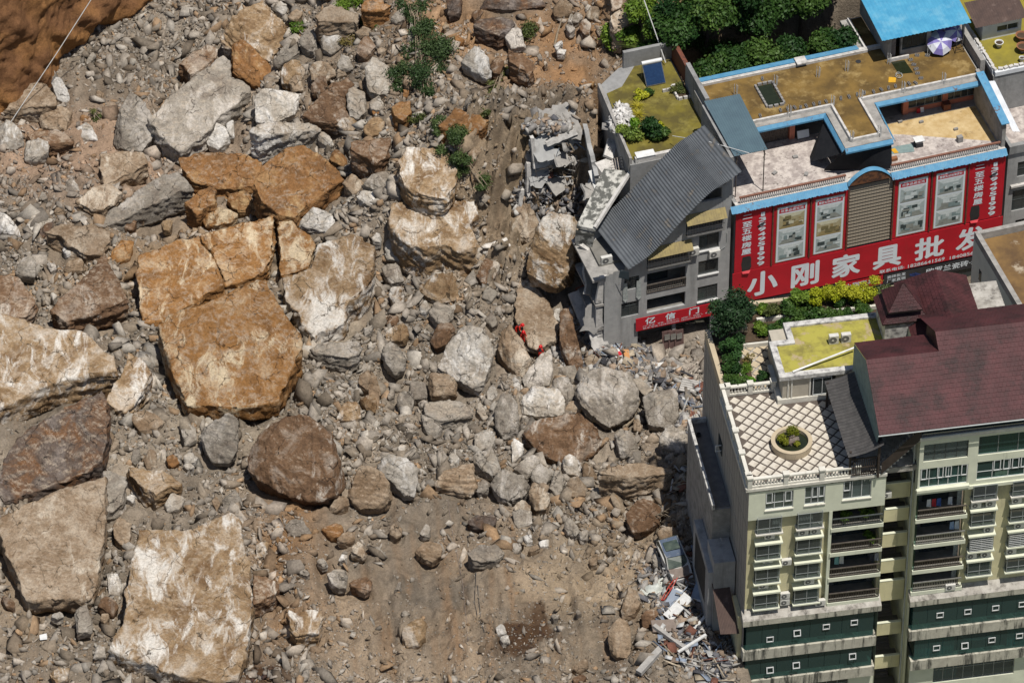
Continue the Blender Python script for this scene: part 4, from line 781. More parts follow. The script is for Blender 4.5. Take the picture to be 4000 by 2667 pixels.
scatter('gravel', 'fine gravel over the slide', x[k], y[k], s[k]*.8, t[k], seed=23, sink=.2)

# ------------------------------------------------------------------ brown scarp at the upper left
def scarp():
    nu, nv = 150, 80
    A = np.array([-51.0, 24.0]); Bp = np.array([-31.3, 48.3])
    U, W = np.meshgrid(np.linspace(0, 1, nu), np.linspace(0, 1, nv)); U, W = U.ravel(), W.ravel()
    foot = A[None]*(1-U[:, None]) + Bp[None]*U[:, None]
    nrm = np.array([Bp[1]-A[1], -(Bp[0]-A[0])]); nrm = nrm/np.linalg.norm(nrm)
    H = 17*W
    p = np.stack([U*33, H*.9, 0*U], 1)
    lean = -2.2*np.sin(W*2.4)+ 3.0*W       # bulging, partly overhanging face
    off = lean*-1 + 1.5*fbm(p*.12, 3) + .8*np.abs(fbm(np.stack([p[:, 0]*.25+p[:, 1]*.25, p[:, 1]*.25-p[:, 0]*.1, p[:, 2]], 1), 4)) + .28*fbm(p*.7, 4)
    x = foot[:, 0] + nrm[0]*off; y = foot[:, 1] + nrm[1]*off; z = hbase(x, y) - .6 + H
    i = np.arange(nu*nv).reshape(nv, nu); a, b, c, d = i[:-1, :-1].ravel(), i[:-1, 1:].ravel(), i[1:, 1:].ravel(), i[1:, :-1].ravel()
    F = np.concatenate([np.stack([a, b, c], 1), np.stack([a, c, d], 1)])
    n1 = fbm(np.stack([p[:, 0]*.18+p[:, 1]*.2, p[:, 1]*.3-p[:, 0]*.12, p[:, 2]], 1), 4)[:, None]
    T = np.array([[.19, .095, .045]])*(1-np.clip(n1+.3, 0, 1)) + np.array([[.33, .165, .06]])*np.clip(n1+.3, 0, 1)
    o = link('scarp', np_mesh('scarp', np.stack([x, y, z], 1), F, M_SOIL, T)); tag(o, kind='structure')
scarp()
# ================================================================== building materials
pm('cream_paint', (.63,.645,.51), (.54,.555,.44), 0.8, rough=.85, stain=(.25,.25,.20), st=(.60,.82), stscale=.9, streak=True, bumpk=.15)
pm('yellow_paint', (.60,.555,.345), (.51,.47,.295), 0.8, rough=.85, stain=(.24,.22,.16), st=(.56,.80), stscale=.9, streak=True, bumpk=.15)
pm('grey_tile_wall', (.34,.32,.29), (.29,.275,.25), 1.2, rough=.7, stain=(.21,.20,.185), st=(.5,.8), stscale=1.2, streak=True, bumpk=.2)
pm('dirty_ledge', (.47,.45,.37), (.36,.34,.28), 1.6, rough=.9, stain=(.06,.06,.05), st=(.50,.62), stscale=1.6, streak=True, bumpk=.4)
pm('ledge_top', (.42,.40,.36), (.26,.24,.21), 1.2, rough=.95, stain=(.10,.09,.08), st=(.5,.66), stscale=1.1, bumpk=.5)
pm('white_stone_trim', (.62,.60,.53), (.50,.48,.42), 1.5, rough=.8, stain=(.22,.20,.17), st=(.58,.74), stscale=1.8, bumpk=.25)
pm('terrace_joint', (.075,.06,.05), (.11,.09,.075), 2.0, rough=.8)
pm('terrace_tile', (.55,.51,.44), (.47,.43,.36), 1.3, rough=.6, stain=(.38,.34,.28), st=(.5,.7), stscale=1.0)
pm('terrace_tile_beige', (.47,.39,.27), (.40,.33,.23), 1.3, rough=.6)
pm('maroon_shingle', (.080,.024,.026), (.046,.015,.016), 0.5, rough=.6, stain=(.026,.012,.012), st=(.48,.66), stscale=.45, bumpk=.7, bscale=11.0)
pm('dark_tile', (.045,.043,.042), (.07,.066,.064), 2.0, rough=.7, bumpk=.4)
pm('dark_wood', (.030,.022,.018), (.045,.034,.028), 3.0, rough=.7)
pm('white_frame', (.62,.63,.62), (.52,.53,.52), 3.0, rough=.5)
pm('grey_frame', (.30,.32,.32), (.24,.26,.26), 3.0, rough=.5, metal=.3)
pm('dark_frame', (.07,.08,.08), (.05,.055,.055), 3.0, rough=.5)
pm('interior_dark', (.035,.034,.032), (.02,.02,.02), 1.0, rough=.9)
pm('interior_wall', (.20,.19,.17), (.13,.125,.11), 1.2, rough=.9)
pm('rail_metal', (.10,.085,.075), (.17,.15,.13), 4.0, rough=.45, metal=.5)
pm('rail_steel', (.42,.42,.41), (.30,.30,.29), 4.0, rough=.35, metal=.7)
pm('black_step', (.03,.03,.032), (.05,.05,.05), 2.0, rough=.6)
pm('pipe_grey', (.40,.42,.41), (.33,.35,.34), 2.0, rough=.5)
pm('moss_yellow', (.33,.30,.06), (.19,.165,.045), 0.8, lo=.42, hi=.62, rough=.95, stain=(.34,.27,.16), st=(.52,.58), stscale=.45, bumpk=.3)
pm('weathered_coping', (.52,.51,.48), (.30,.29,.28), 2.0, lo=.42, hi=.6, rough=.9, stain=(.10,.10,.10), st=(.56,.68), stscale=2.0, bumpk=.3)
pm('curtain_cream', (.40,.36,.22), (.28,.25,.15), 4.0, rough=.9)
pm('curtain_grey', (.36,.38,.36), (.22,.24,.23), 5.0, rough=.9)
pm('curtain_teal', (.07,.25,.25), (.04,.16,.17), 4.0, rough=.8)
pm('curtain_green', (.025,.14,.055), (.012,.075,.03), 5.0, rough=.8)
pm('curtain_violet', (.20,.17,.30), (.12,.10,.20), 5.0, rough=.9)
pm('ac_white', (.58,.57,.53), (.47,.46,.42), 3.0, rough=.6, stain=(.30,.27,.22), st=(.62,.8), stscale=3)
pm('ac_grille', (.07,.07,.07), (.16,.16,.155), 8.0, rough=.6)
pm('soil_dark', (.05,.035,.022), (.08,.055,.035), 3.0, rough=1, bumpk=.6)
def glassmat(name, tint, mixk=0.45, rough=0.06):
    m, n, l, b = nodes(name); out = n['Material Output']; n.remove(b)
    tr = n.new('ShaderNodeBsdfTransparent'); tr.inputs[0].default_value = (*tint, 1)
    gl = n.new('ShaderNodeBsdfPrincipled'); gl.inputs['Base Color'].default_value = (tint[0]*.22, tint[1]*.22, tint[2]*.22, 1); gl.inputs['Roughness'].default_value = rough
    gl.inputs['Specular IOR Level'].default_value = .6
    nz = noise(n, l, coords(n, l), .9, 3, .5); bp = n.new('ShaderNodeBump'); bp.inputs['Strength'].default_value = .05; l.new(nz, bp.inputs['Height']); l.new(bp.outputs[0], gl.inputs['Normal'])
    mx = n.new('ShaderNodeMixShader'); mx.inputs[0].default_value = mixk
    l.new(tr.outputs[0], mx.inputs[1]); l.new(gl.outputs[0], mx.inputs[2]); l.new(mx.outputs[0], out.inputs[0]); MATS[name] = m; return m
glassmat('green_glass', (.26,.50,.47), .42); glassmat('window_glass', (.55,.66,.66), .5); glassmat('dark_glass', (.42,.48,.48), .45)
G = MATS

# ------------------------------------------------------------------ reusable pieces (all in a frame with u right, v back, z up)
def window(parent, u0, u1, z0, z1, v, cols=3, transom=None, frame='white_frame', glass='window_glass', curtain=None, dark='interior_dark', vents=(), depth=.9, t=.06, name='window'):
    """window part: frame mesh with pane and curtain as its pieces; sits in an opening, room behind"""
    f = MB(); W = u1-u0
    f.box(u0, u0+t, v-.03, v+.05, z0, z1); f.box(u1-t, u1, v-.03, v+.05, z0, z1)
    f.box(u0+t, u1-t, v-.03, v+.05, z0, z0+t); f.box(u0+t, u1-t, v-.03, v+.05, z1-t, z1)
    for k in range(1, cols): x = u0+W*k/cols; f.box(x-t*.4, x+t*.4, v-.025, v+.045, z0+t, z1-t)
    if transom: zz = z0+(z1-z0)*transom; f.box(u0+t, u1-t, v-.02, v+.04, zz-t*.4, zz+t*.4)
    o = f.build(name, G[frame], parent)
    p = MB(); p.quad((u0+t, v+.012, z0+t), (u1-t, v+.012, z0+t), (u1-t, v+.012, z1-t), (u0+t, v+.012, z1-t)); p.build('pane', G[glass], o)
    r = MB(); w2 = v+depth
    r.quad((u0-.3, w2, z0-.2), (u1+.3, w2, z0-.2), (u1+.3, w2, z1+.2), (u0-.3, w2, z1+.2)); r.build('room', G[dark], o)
    if curtain:
        c = MB(); rg = np.random.default_rng(int(abs(u0*71+z0*13)) % 997)
        spans = curtain[1:] or ((0, 1),)
        for a, b in spans:
            xs = np.linspace(u0+W*a, u0+W*b, max(4, int(W*(b-a)*9))); wv = rg.uniform(-.05, .05, len(xs))
            for i in range(len(xs)-1): c.quad((xs[i], v+.16+wv[i], z0), (xs[i+1], v+.16+wv[i+1], z0), (xs[i+1], v+.16+wv[i+1], z1), (xs[i], v+.16+wv[i], z1))
        c.build('curtain', G[curtain[0]], o)
    for i, (a, c_) in enumerate(vents):     # opened or framed small casements
        vent(o, u0+W*a, v-.06, z0+(z1-z0)*c_[0], W*c_[2], (z1-z0)*(c_[1]-c_[0]), tilt=c_[3] if len(c_) > 3 else 0)
    return o
def vent(parent, u, v, z, w, h, tilt=0, frame='white_frame'):
    m = MB(); t = .075
    def bx(a, b, c, d):
        for k in range(1):
            vs = []
            for (x, y, zz) in [(a,-.03,c),(b,-.03,c),(b,.03,c),(a,.03,c),(a,-.03,d),(b,-.03,d),(b,.03,d),(a,.03,d)]:
                ca, sa = math.cos(tilt), math.sin(tilt); zr = zz-h
                vs.append((u+x, v+y*ca+zr*sa, z+h+zr*ca-y*sa))
            m.add(vs, [(0,3,2,1),(4,5,6,7),(0,1,5,4),(1,2,6,5),(2,3,7,6),(3,0,4,7)])
    bx(0, t, 0, h); bx(w-t, w, 0, h); bx(t, w-t, 0, t); bx(t, w-t, h-t, h)
    return m.build('vent_frame', G[frame], parent)
def air_con(loc, yaw, label, w=.85, h=.58, d=.32, group='air conditioner outdoor units on the cream tower'):
    o = MB(); o.box(-w/2, w/2, -d, 0, 0, h)
    for x in (-w/2+.06, w/2-.14): o.box(x, x+.08, -d+.04, -.04, -.06, 0)
    ob = o.build('air_conditioner', G['ac_white'], loc=loc); ob.rotation_euler = (0, 0, yaw); tag(ob, label, 'air conditioner', group)
    f = MB(); n = 18; cx, cz, rr = -w*.13, h*.5, h*.40
    ring = [(cx+rr*math.cos(2*math.pi*k/n), -d-.012, cz+rr*math.sin(2*math.pi*k/n)) for k in range(n)]
    f.add(ring + [(x, -d-.002, z) for x, y, z in ring], [tuple(range(n-1, -1, -1))] + [(k, (k+1) % n, n+(k+1) % n, n+k) for k in range(n)]); f.build('fan_grille', G['ac_grille'], ob)
    hb = MB(); ring2 = [(cx+rr*.3*math.cos(2*math.pi*k/10), -d-.02, cz+rr*.3*math.sin(2*math.pi*k/10)) for k in range(10)]; hb.add(ring2, [tuple(range(9, -1, -1))]); hb.build('fan_hub', G['ac_white'], ob)
    return ob
def railing(parent, u0, u1, v, z0, h=1.0, n=None, mat='rail_metal', name='railing', side=None, r=.022, rails=(0.12, .96)):
    m = MB(); n = n or int((u1-u0)/.14)
    for k in range(n+1): x = u0+(u1-u0)*k/n; m.box(x-r*.6, x+r*.6, v-r*.6, v+r*.6, z0, z0+h*.95)
    for q in rails: m.box(u0, u1, v-r*1.3, v+r*1.3, z0+h*q-r, z0+h*q+r)
    m.box(u0, u1, v-r*1.8, v+r*1.8, z0+h-r, z0+h+r*1.5)
    return m.build(name, G[mat], parent)

# ================================================================== the cream apartment tower
TY = R(9.6); TO = Vector((19.42880637, -40.53733634, 0))
def tw(u, v, z): return TO + Vector((u*math.cos(TY)-v*math.sin(TY), u*math.sin(TY)+v*math.cos(TY), z))
TW = empty('apartment_tower', TO, TY, 'cream apartment tower with tiled roof terrace and maroon shingle roof', 'building')
ZB = -9.0; ZT = 20.2
# --- left block walls
m = MB()
balc = [(7.15, 11.3, z0, z1) for z0, z1 in ((14.7, 16.6), (11.85, 14.25), (8.95, 11.45), (6.05, 8.5))]
bayA = [(.85, 2.75, z, z+1.7) for z in (15.15, 12.15, 9.4, 6.45)]; bayB = [(4.25, 6.2, z, z+1.7) for z in (15.2, 12.3, 9.45, 6.5)]
m.wall(0, 11.5, 5.0, 16.62, balc+bayA+bayB, .42, .5)
m.build('lower_front_wall', G['yellow_paint'], TW)
m = MB(); wins = [(1.4, 3.75, 17.6, 19.55), (4.7, 6.42, 17.65, 19.7), (7.9, 10.3, 17.75, 19.85)]
m.wall(0, 11.5, 16.62, 20.0, wins, 0.0, .25); m.quad((0,0,16.62),(0,.42,16.62),(11.5,.42,16.62),(11.5,0,16.62)); m.build('top_storey_wall', G['cream_paint'], TW)
m = MB(); m.quad((0, 19.0, ZB), (0, .0, ZB), (0, .0, 20.0), (0, 19.0, 20.0))
m.build('side_wall', G['grey_tile_wall'], TW)
# joints of the side cladding, recessed lines as thin dark strips proud of the wall
m = MB()
for v in np.arange(.9, 18.8, .95): m.box(-.012, -.002, v-.012, v+.012, 0, 19.9)
for z in np.arange(1.0, 20, 2.9): m.box(-.014, -.004, 0.05, 18.9, z-.012, z+.012)
m.build('cladding_joints', pm('joint_grey', (.22,.21,.20), rough=.9), TW)
m = MB(); m.quad((11.5, .0, ZB), (11.5, 6.2, ZB), (11.5, 6.2, 20.0), (11.5, .0, 20.0)); m.quad((3.2,19.0,ZB),(0,19.0,ZB),(0,19.0,20.0),(3.2,19.0,20.0)); m.quad((3.2,21.9,ZB),(3.2,19.0,ZB),(3.2,19.0,20.0),(3.2,21.9,20.0)); m.quad((25.9,21.9,ZB),(3.2,21.9,ZB),(3.2,21.9,20.0),(25.9,21.9,20.0)); m.build('inner_wall', G['cream_paint'], TW)
m = MB(); m.box(0.02, 25.9, 0.6, 18.98, 19.6, ZT-.02); m.box(3.22, 25.9, 18.99, 21.88, 19.6, ZT-.02); m.build('roof_slab', G['ledge_top'], TW)
# cornice under the terrace
m = MB(); m.box(-.28, 11.55, -.12, .3, 20.0, 20.28); m.box(-.28, 0.02, .3, 11.2, 20.0, 20.28); m.build('cornice', G['white_stone_trim'], TW)
m = MB(); m.box(-.16, 11.5, -.05, .25, 19.82, 19.998); m.build('cornice_band', G['dirty_ledge'], TW)
# windows of the top storey
window(TW, *wins[0], .12, 3, .36, curtain=('curtain_cream',), vents=((.02, (.36, .97, .24)), (.70, (.36, .97, .24))))
window(TW, *wins[1], .12, 3, .36, curtain=('curtain_cream', (0, .35), (.7, 1)), vents=((.36, (.36, .97, .28)), (.68, (.36, .97, .28))))
window(TW, *wins[2], .12, 3, .0, curtain=('curtain_grey', (.25, 1)), vents=((.02, (.45, .97, .24, .0)), (.74, (.45, .97, .22, -.35))))
for i, w in enumerate(wins): s_ = MB(); s_.box(w[0]-.05, w[1]+.05, -.09, .1, w[2]-.09, w[2]-.003); s_.build('sill', G['white_stone_trim'], TW)
# bay windows: sill slab, hood slab, box of glass
def bay(parent, u0, u1, z0, z1, hood=True, curt=None, bars=False):
    b = MB(); b.box(u0-.12, u1+.12, -.32, .42, z0-.15, z0-.02); o = b.build('bay_window', G['white_stone_trim' if not hood else 'cream_paint'], parent)
    if hood: h = MB(); h.box(u0-.14, u1+.14, -.34, .42, z1+.03, z1+.20); h.build('hood_slab', G['cream_paint'], o)
    f = MB(); t = .05; v0, v1 = -.22, .40
    for x in (u0, u1-t): f.box(x, x+t, v0, v0+t, z0, z1); f.box(x, x+t, v1-t, v1, z0, z1)
    um = (u0+u1)/2; zz = z0+(z1-z0)*.32
    f.box(um-.03, um+.03, v0+.003, v0+t-.003, z0+t, z1-t)
    for z in (z0, zz, z1-t): f.box(u0+t, u1-t, v0, v0+t, z, z+t)
    for x in (u0, u1-t):
        for z in (z0, zz, z1-t): f.box(x+.002, x+t-.002, v0+t, v1-t, z, z+t)
    f.build('frame', G['grey_frame'], o)
    p = MB(); p.quad((u0+t, v0+.03, z0+t), (u1-t, v0+.03, z0+t), (u1-t, v0+.03, z1-t), (u0+t, v0+.03, z1-t))
    p.quad((u0+.02, v1, z0+t), (u0+.02, v0+t, z0+t), (u0+.02, v0+t, z1-t), (u0+.02, v1, z1-t)); p.build('pane', G['dark_glass'], o)
    if curt:
        c = MB(); xs = np.linspace(u0+.08, u1-.08, 18)
        for i in range(17):
            if curt[1] <= i/17 <= curt[2]: c.quad((xs[i], .1+.05*(i % 2), z0+.05), (xs[i+1], .1+.05*((i+1) % 2), z0+.05), (xs[i+1], .1+.05*((i+1) % 2), z1-.05), (xs[i], .1+.05*(i % 2), z1-.05))
        c.build('curtain', G[curt[0]], o)
    if bars:
        k = MB()
        for z in np.linspace(z0+.1, z1-.1, 8): k.box(u0+.05, u1-.05, v0-.05, v0-.02, z-.012, z+.012)
        k.build('bars', G['white_frame'], o)
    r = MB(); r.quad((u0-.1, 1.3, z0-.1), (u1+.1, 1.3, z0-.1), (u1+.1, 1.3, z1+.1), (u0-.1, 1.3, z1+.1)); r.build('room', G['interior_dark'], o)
    return o
for i, w in enumerate(bayA): bay(TW, w[0]-.08, w[1]+.08, w[2], w[3], hood=i > 0, curt=(('curtain_grey', .6, 1), ('curtain_grey', .4, 1), ('curtain_cream', 0, .4), ('curtain_grey', .7, 1))[i])
for i, w in enumerate(bayB): bay(TW, w[0]-.08, w[1]+.08, w[2], w[3], hood=i > 0, curt=(('curtain_grey', 0, .6), ('curtain_cream', .6, 1), ('curtain_grey', .5, .9), ('curtain_teal', .4, 1))[i])
for k, (u, z, l) in enumerate([(1.9, 14.03+.22, 'second'), (1.85, 11.3+.22, 'third'), (1.55, 8.35+.22, 'fourth')]):
    air_con(tw(u, .34, z), TY, f'air conditioner on hood of {l} bay window, leftmost column of the tower')
for u, z, l in [(4.75, 14.22, 'left air conditioner on hood of second bay window, second column'), (5.75, 14.22, 'right air conditioner on hood of second bay window, second column'), (5.45, 8.42, 'air conditioner on hood of lowest bay window, second column')]:
    air_con(tw(u, .34, z), TY, l)
air_con(tw(3.45, .40, 10.9), TY, 'air conditioner hung on the wall between the two bay window columns')
for z, l in ((6.3, 'lower'), (7.05, 'upper')): air_con(tw(3.45, .34, z), TY, f'{l} of two stacked air conditioners between the bay window columns', .8, .6)
air_con(tw(6.45, .1, 5.98), TY, 'air conditioner standing on the stained ledge of the left block')
# balconies of the left block
for i, (u0, u1, z0, z1) in enumerate(balc):
    s_ = MB(); s_.box(u0-.12, u1+.18, -.12, .42, z0-.42, z0-.02); s_.box(u0, u1, .42, 2.0, z0-.12, z0-.03); o = s_.build('balcony', G['cream_paint'], TW)
    fl = MB(); fl.box(u0+.01, u1-.01, -.02, 1.98, z0-.028, z0); fl.build('floor', G['interior_wall'], o)
    railing(o, u0, u1+.1, -.05, z0, 1.0, mat='rail_metal' if i else 'dark_frame', r=.03)
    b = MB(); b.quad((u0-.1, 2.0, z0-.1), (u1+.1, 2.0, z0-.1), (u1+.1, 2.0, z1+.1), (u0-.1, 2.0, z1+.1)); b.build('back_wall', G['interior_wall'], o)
    b = MB(); b.box(u0+.9, u1-.5, 1.9, 1.97, z0, z1-.2); b.build('sliding_door', G['dark_glass'], o)
    b = MB(); b.quad((u0+.005, .42, z0), (u0+.005, 2, z0), (u0+.005, 2, z1), (u0+.005, .42, z1)); b.build('side_panel', G['curtain_grey'], o)
m = MB(); m.box(6.85, 7.12, -.02, .42, 5.3, 16.6); m.build('pier', G['cream_paint'], TW)
# ledge with streaks, glazed commercial storeys, lower wall
def ledge(u0, u1, v0=-.55):
    m = MB(); m.add([(u0,v0,4.85),(u1,v0,4.85),(u1,v0,5.45),(u0,v0,5.45),(u0,.42,5.98),(u1,.42,5.98),(u0,.42,4.85),(u1,.42,4.85)], [(0,1,2,3),(3,2,5,4),(0,3,4,6),(1,7,5,2),(0,6,7,1)], 0)
    m.m[-4] = 1
    return m.build('stained_ledge', [G['dirty_ledge'], G['ledge_top']], TW)
ledge(-.2, 11.65); ledge(14.1, 26)
def glass_storey(u0, u1, z0, z1, vents, left_open=True, curtains=()):
    o = MB(); o.box(u0-.25, u1+.25, -.5, .4, z0-1.1, z0-.02); o = o.build('slab_band', G['dirty_ledge'], TW)
    n = max(2, int((u1-u0)/1.25))
    for k in range(n): a, b = u0+(u1-u0)*k/n+.015, u0+(u1-u0)*(k+1)/n-.015; g_ = MB(); g_.quad((a, -.3, z0), (b, -.3, z0), (b, -.3, z1), (a, -.3, z1)); g_.build('pane', G['green_glass'], o)
    g_ = MB(); g_.quad((u0, 3, z0), (u0, -.3, z0), (u0, -.3, z1), (u0, 3, z1)); g_.build('side_pane', G['green_glass'], o); g_ = MB(); g_.quad((u1, -.3, z0), (u1, 2.5, z0), (u1, 2.5, z1), (u1, -.3, z1)); g_.build('side_pane', G['green_glass'], o)
    r = MB(); r.quad((u0, 3.2, z0-.1), (u1, 3.2, z0-.1), (u1, 3.2, z1+.1), (u0, 3.2, z1+.1)); r.quad((u0-.1, -.28, z0+.01), (u1+.1, -.28, z0+.01), (u1+.1, 3.2, z0+.01), (u0-.1, 3.2, z0+.01)); r.build('room', G['interior_wall'], o)
    for (u, z, t) in vents: vent(o, u, -.37, z, .62, .60, t)
    for a, b in curtains:
        c = MB(); xs = np.linspace(a, b, int((b-a)*7))
        for i in range(len(xs)-1): c.quad((xs[i], -.1+.07*(i % 2), z0), (xs[i+1], -.1+.07*((i+1) % 2), z0), (xs[i+1], -.1+.07*((i+1) % 2), z1), (xs[i], -.1+.07*(i % 2), z1))
        c.build('curtain', G['curtain_teal'], o)
    return o
gA = glass_storey(.15, 11.1, 1.85, 4.84, [(1.9, 2.55, 0), (4.2, 3.0, .3), (6.7, 3.25, 0), (9.1, 3.35, 0)])
gB = glass_storey(.15, 11.1, -1.75, .74, [(2.0, -1.05, .3), (4.25, -.85, .3), (9.1, -.6, .25)])
gC = glass_storey(14.45, 26, 1.85, 4.84, [(16.5, 3.0, 0), (18.9, 3.0, 0), (21.3, 3.05, 0), (23.6, 3.1, 0)])
gD = glass_storey(14.75, 26, -1.75, .74, [(16.4, -.9, 0), (18.85, -.95, .3), (21.2, -.75, 0), (23.6, -.65, 0)], curtains=((14.9, 18.3), (22.9, 25.5)))
m = MB(); m.wall(-.05, 11.5, ZB, -2.8, [(4.6, 9.3, -5.4, -3.05)], .1, .3); m.build('base_wall', G['cream_paint'], TW)
window(TW, 4.6, 9.3, -5.4, -3.05, .25, 5, .6, frame='grey_frame', glass='dark_glass')
m = MB(); m.box(-.38, -.02, .6, 3.2, ZB, 5.0); m.build('base_side_wall', G['yellow_paint'], TW)
# furniture behind the glass
def stool(u, v, z, mat, label):
    o = empty('plastic_stool', tw(u, v, z), TY, label, 'stool')
    s_ = MB(); s_.box(-.17, .17, -.17, .17, .42, .46); s_.build('seat', mat, o)
    for a in (-1, 1):
        for b in (-1, 1): l_ = MB(); l_.tube([(a*.15, b*.15, .42), (a*.2, b*.2, 0)], .025, 5); l_.build('leg', mat, o)
stool(14.95, .35, 1.87, pm('green_plastic', (.03,.35,.10), rough=.4), 'green plastic stool behind the glazed storey of the right block')
tb = empty('oval_table', tw(20.6, 1.2, -1.74), TY, 'blue oval table with white rim behind the lower glazed storey', 'table')
q = MB(); n = 24; ring = [(1.5*math.cos(2*math.pi*k/n), .8*math.sin(2*math.pi*k/n)) for k in range(n)]; q.prism(ring, .70, .78); q.build('rim', pm('rim_white', (.6,.62,.6), rough=.4), tb)
q = MB(); q.prism([(x*.88, y*.82) for x, y in ring], .781, .80); q.build('felt_top', pm('felt_blue', (.02,.12,.2), rough=.8), tb)
q = MB(); q.lathe((0, 0, 0), [(.4, 0), (.12, .1), (.12, .7)], 10); q.build('pedestal', G['dark_wood'], tb)
# --- stair tower between the blocks
m = MB(); m.quad((11.5, 6.2, ZB), (14.15, 6.2, ZB), (14.15, 6.2, 23.9), (11.5, 6.2, 23.9)); m.build('stair_back_wall', G['interior_wall'], TW)
bands = [(15.4, 17.1), (12.75, 14.15), (9.8, 11.3), (6.8, 8.2), (3.5, 5.8), (-.6, .8), (-4.6, -3.2), (-8.0, -6.9)]
for i, (a, b) in enumerate(bands):
    s_ = MB(); s_.box(11.52, 14.13, 1.9, 2.08, a, b); o = s_.build('stair_parapet', G['yellow_paint'], TW)
    c = MB(); c.box(11.5, 14.15, 1.88, 2.12, b+.002, b+.06); c.build('coping', G['cream_paint'], o)
    l_ = MB(); l_.box(11.53, 14.12, 2.09, 3.6, a+.4, a+.55); l_.build('landing', G['interior_wall'], o)
    st = MB()
    for k in range(8): st.box(12.35, 13.75, 3.6+.3*k, 3.9+.3*k, a+.45+.17*k-.25, a+.55+.17*k)
    st.build('stair_flight', pm('stair_tread', (.26,.235,.215), (.20,.18,.165), 2.0, rough=.6) if i == 0 else G['stair_tread'], o)
    st = MB(); st.tube([(12.2, 3.5, a+1.5), (12.2, 5.8, a+2.8)], .04, 5); st.build('stair_rail', G['black_step'], o)
m = MB(); m.tube([(14.0, .9, ZB), (14.0, .9, 23.4)], .075, 8); m.tube([(14.0, .9, 23.4), (14.0, .4, 23.75), (14.3, -.2, 23.9), (26, -.2, 24.0)], .09, 8); m.build('rain_pipe', G['pipe_grey'], TW)
for k, z in enumerate((16.0,)): air_con(tw(12.0, 1.7, z), TY, 'round-fronted air conditioner on the uppermost stair parapet')
# --- right block
m = MB()
b2 = [(14.35, 18.4, z0, z1) for z0, z1 in ((14.55, 17.3), (11.6, 14.1), (8.65, 11.15), (6.15, 8.25))]
bay2 = [(u, u+1.95, z, z+1.65) for u in (19.0, 22.35) for z in (16.05, 13.1, 10.2, 7.3)]
m.wall(14.2, 26, 5.0, 17.5, b2+bay2, .45, .5); m.build('right_lower_wall', G['yellow_paint'], TW)
m = MB(); h2 = [(14.55, 18.3, 21.0, 22.9), (19.15, 25.9, 21.0, 23.1), (14.35, 18.4, 18.05, 20.2), (19.15, 25.9, 18.2, 20.25)]
m.wall(14.2, 26, 17.5, 23.9, h2, 0.0, .3); m.quad((14.2,0,17.5),(14.2,.45,17.5),(26,.45,17.5),(26,0,17.5)); m.build('right_upper_wall', G['cream_paint'], TW)
m = MB(); m.quad((14.2, 6.2, ZB), (14.2, .0, ZB), (14.2, .0, 23.9), (14.2, 6.2, 23.9)); m.build('right_inner_wall', G['cream_paint'], TW)
m = MB(); m.box(14.1, 26, -.22, .3, 23.55, 23.92); m.build('upper_ledge', G['white_stone_trim'], TW)
m = MB(); m.box(14.1, 26, -.14, .2, 17.42, 17.75); m.box(14.1, 18.55, -.3, .0, 17.76, 18.02); m.build('mid_ledge', G['cream_paint'], TW)
window(TW, *h2[0], .12, 4, .38, frame='dark_frame', curtain=('curtain_grey',), glass='window_glass')
window(TW, *h2[1], .12, 4, 0, frame='grey_frame', glass='green_glass', curtain=('curtain_green', (.05, .95)))
window(TW, *h2[2], .1, 5, .42, frame='white_frame', glass='green_glass', curtain=('curtain_teal', (.3, .9)), vents=((.02, (.42, 1, .13)), (.36, (.42, 1, .13)), (.53, (.42, 1, .13)), (.86, (.42, 1, .13))))
window(TW, *h2[3], .1, 5, .42, frame='white_frame', glass='green_glass', vents=((.21, (.42, 1, .09)), (.33, (.42, 1, .09)), (.44, (.42, 1, .09)), (.55, (.42, 1, .09))))
for i, (u0, u1, z0, z1) in enumerate(b2):
    s_ = MB(); s_.box(u0-.15, u1+.2, -.12, .45, z0-.42, z0-.02); s_.box(u0, u1, .45, 2.1, z0-.12, z0-.03); o = s_.build('balcony', G['cream_paint'], TW)
    fl = MB(); fl.box(u0+.01, u1-.01, -.02, 2.08, z0-.028, z0); fl.build('floor', G['interior_wall'], o)
    railing(o, u0, u1+.1, -.05, z0, 1.0, mat='rail_steel' if i % 2 else 'rail_metal', r=.03)
    b = MB(); b.quad((u0-.1, 2.1, z0-.1), (u1+.1, 2.1, z0-.1), (u1+.1, 2.1, z1+.1), (u0-.1, 2.1, z1+.1)); b.build('back_wall', G['interior_wall'], o)
    b = MB(); b.box(u0+.9, u1-.9, 2.0, 2.07, z0, z1-.3); b.build('sliding_door', G['dark_glass'], o)
    b = MB(); b.quad((u0, 2.1, z0), (u0, -.1, z0), (u0, -.1, z1), (u0, 2.1, z1)); b.build('side_glass', G['green_glass'], o)
    b = MB(); b.quad((u1-.5, .9, z0+.2), (u1-.1, .9, z0+.2), (u1-.1, .9, z1-.2), (u1-.5, .9, z1-.2)); b.build('curtain', G['curtain_grey'], o)
for i, w in enumerate(bay2): bay(TW, w[0]-.05, w[1]+.05, w[2], w[3], hood=i % 4 > 0, curt=(('curtain_violet', 0, 1), None, ('curtain_teal', 0, 1), ('curtain_teal', 0, 1), None, None, None, None)[i], bars=i in (2, 6))
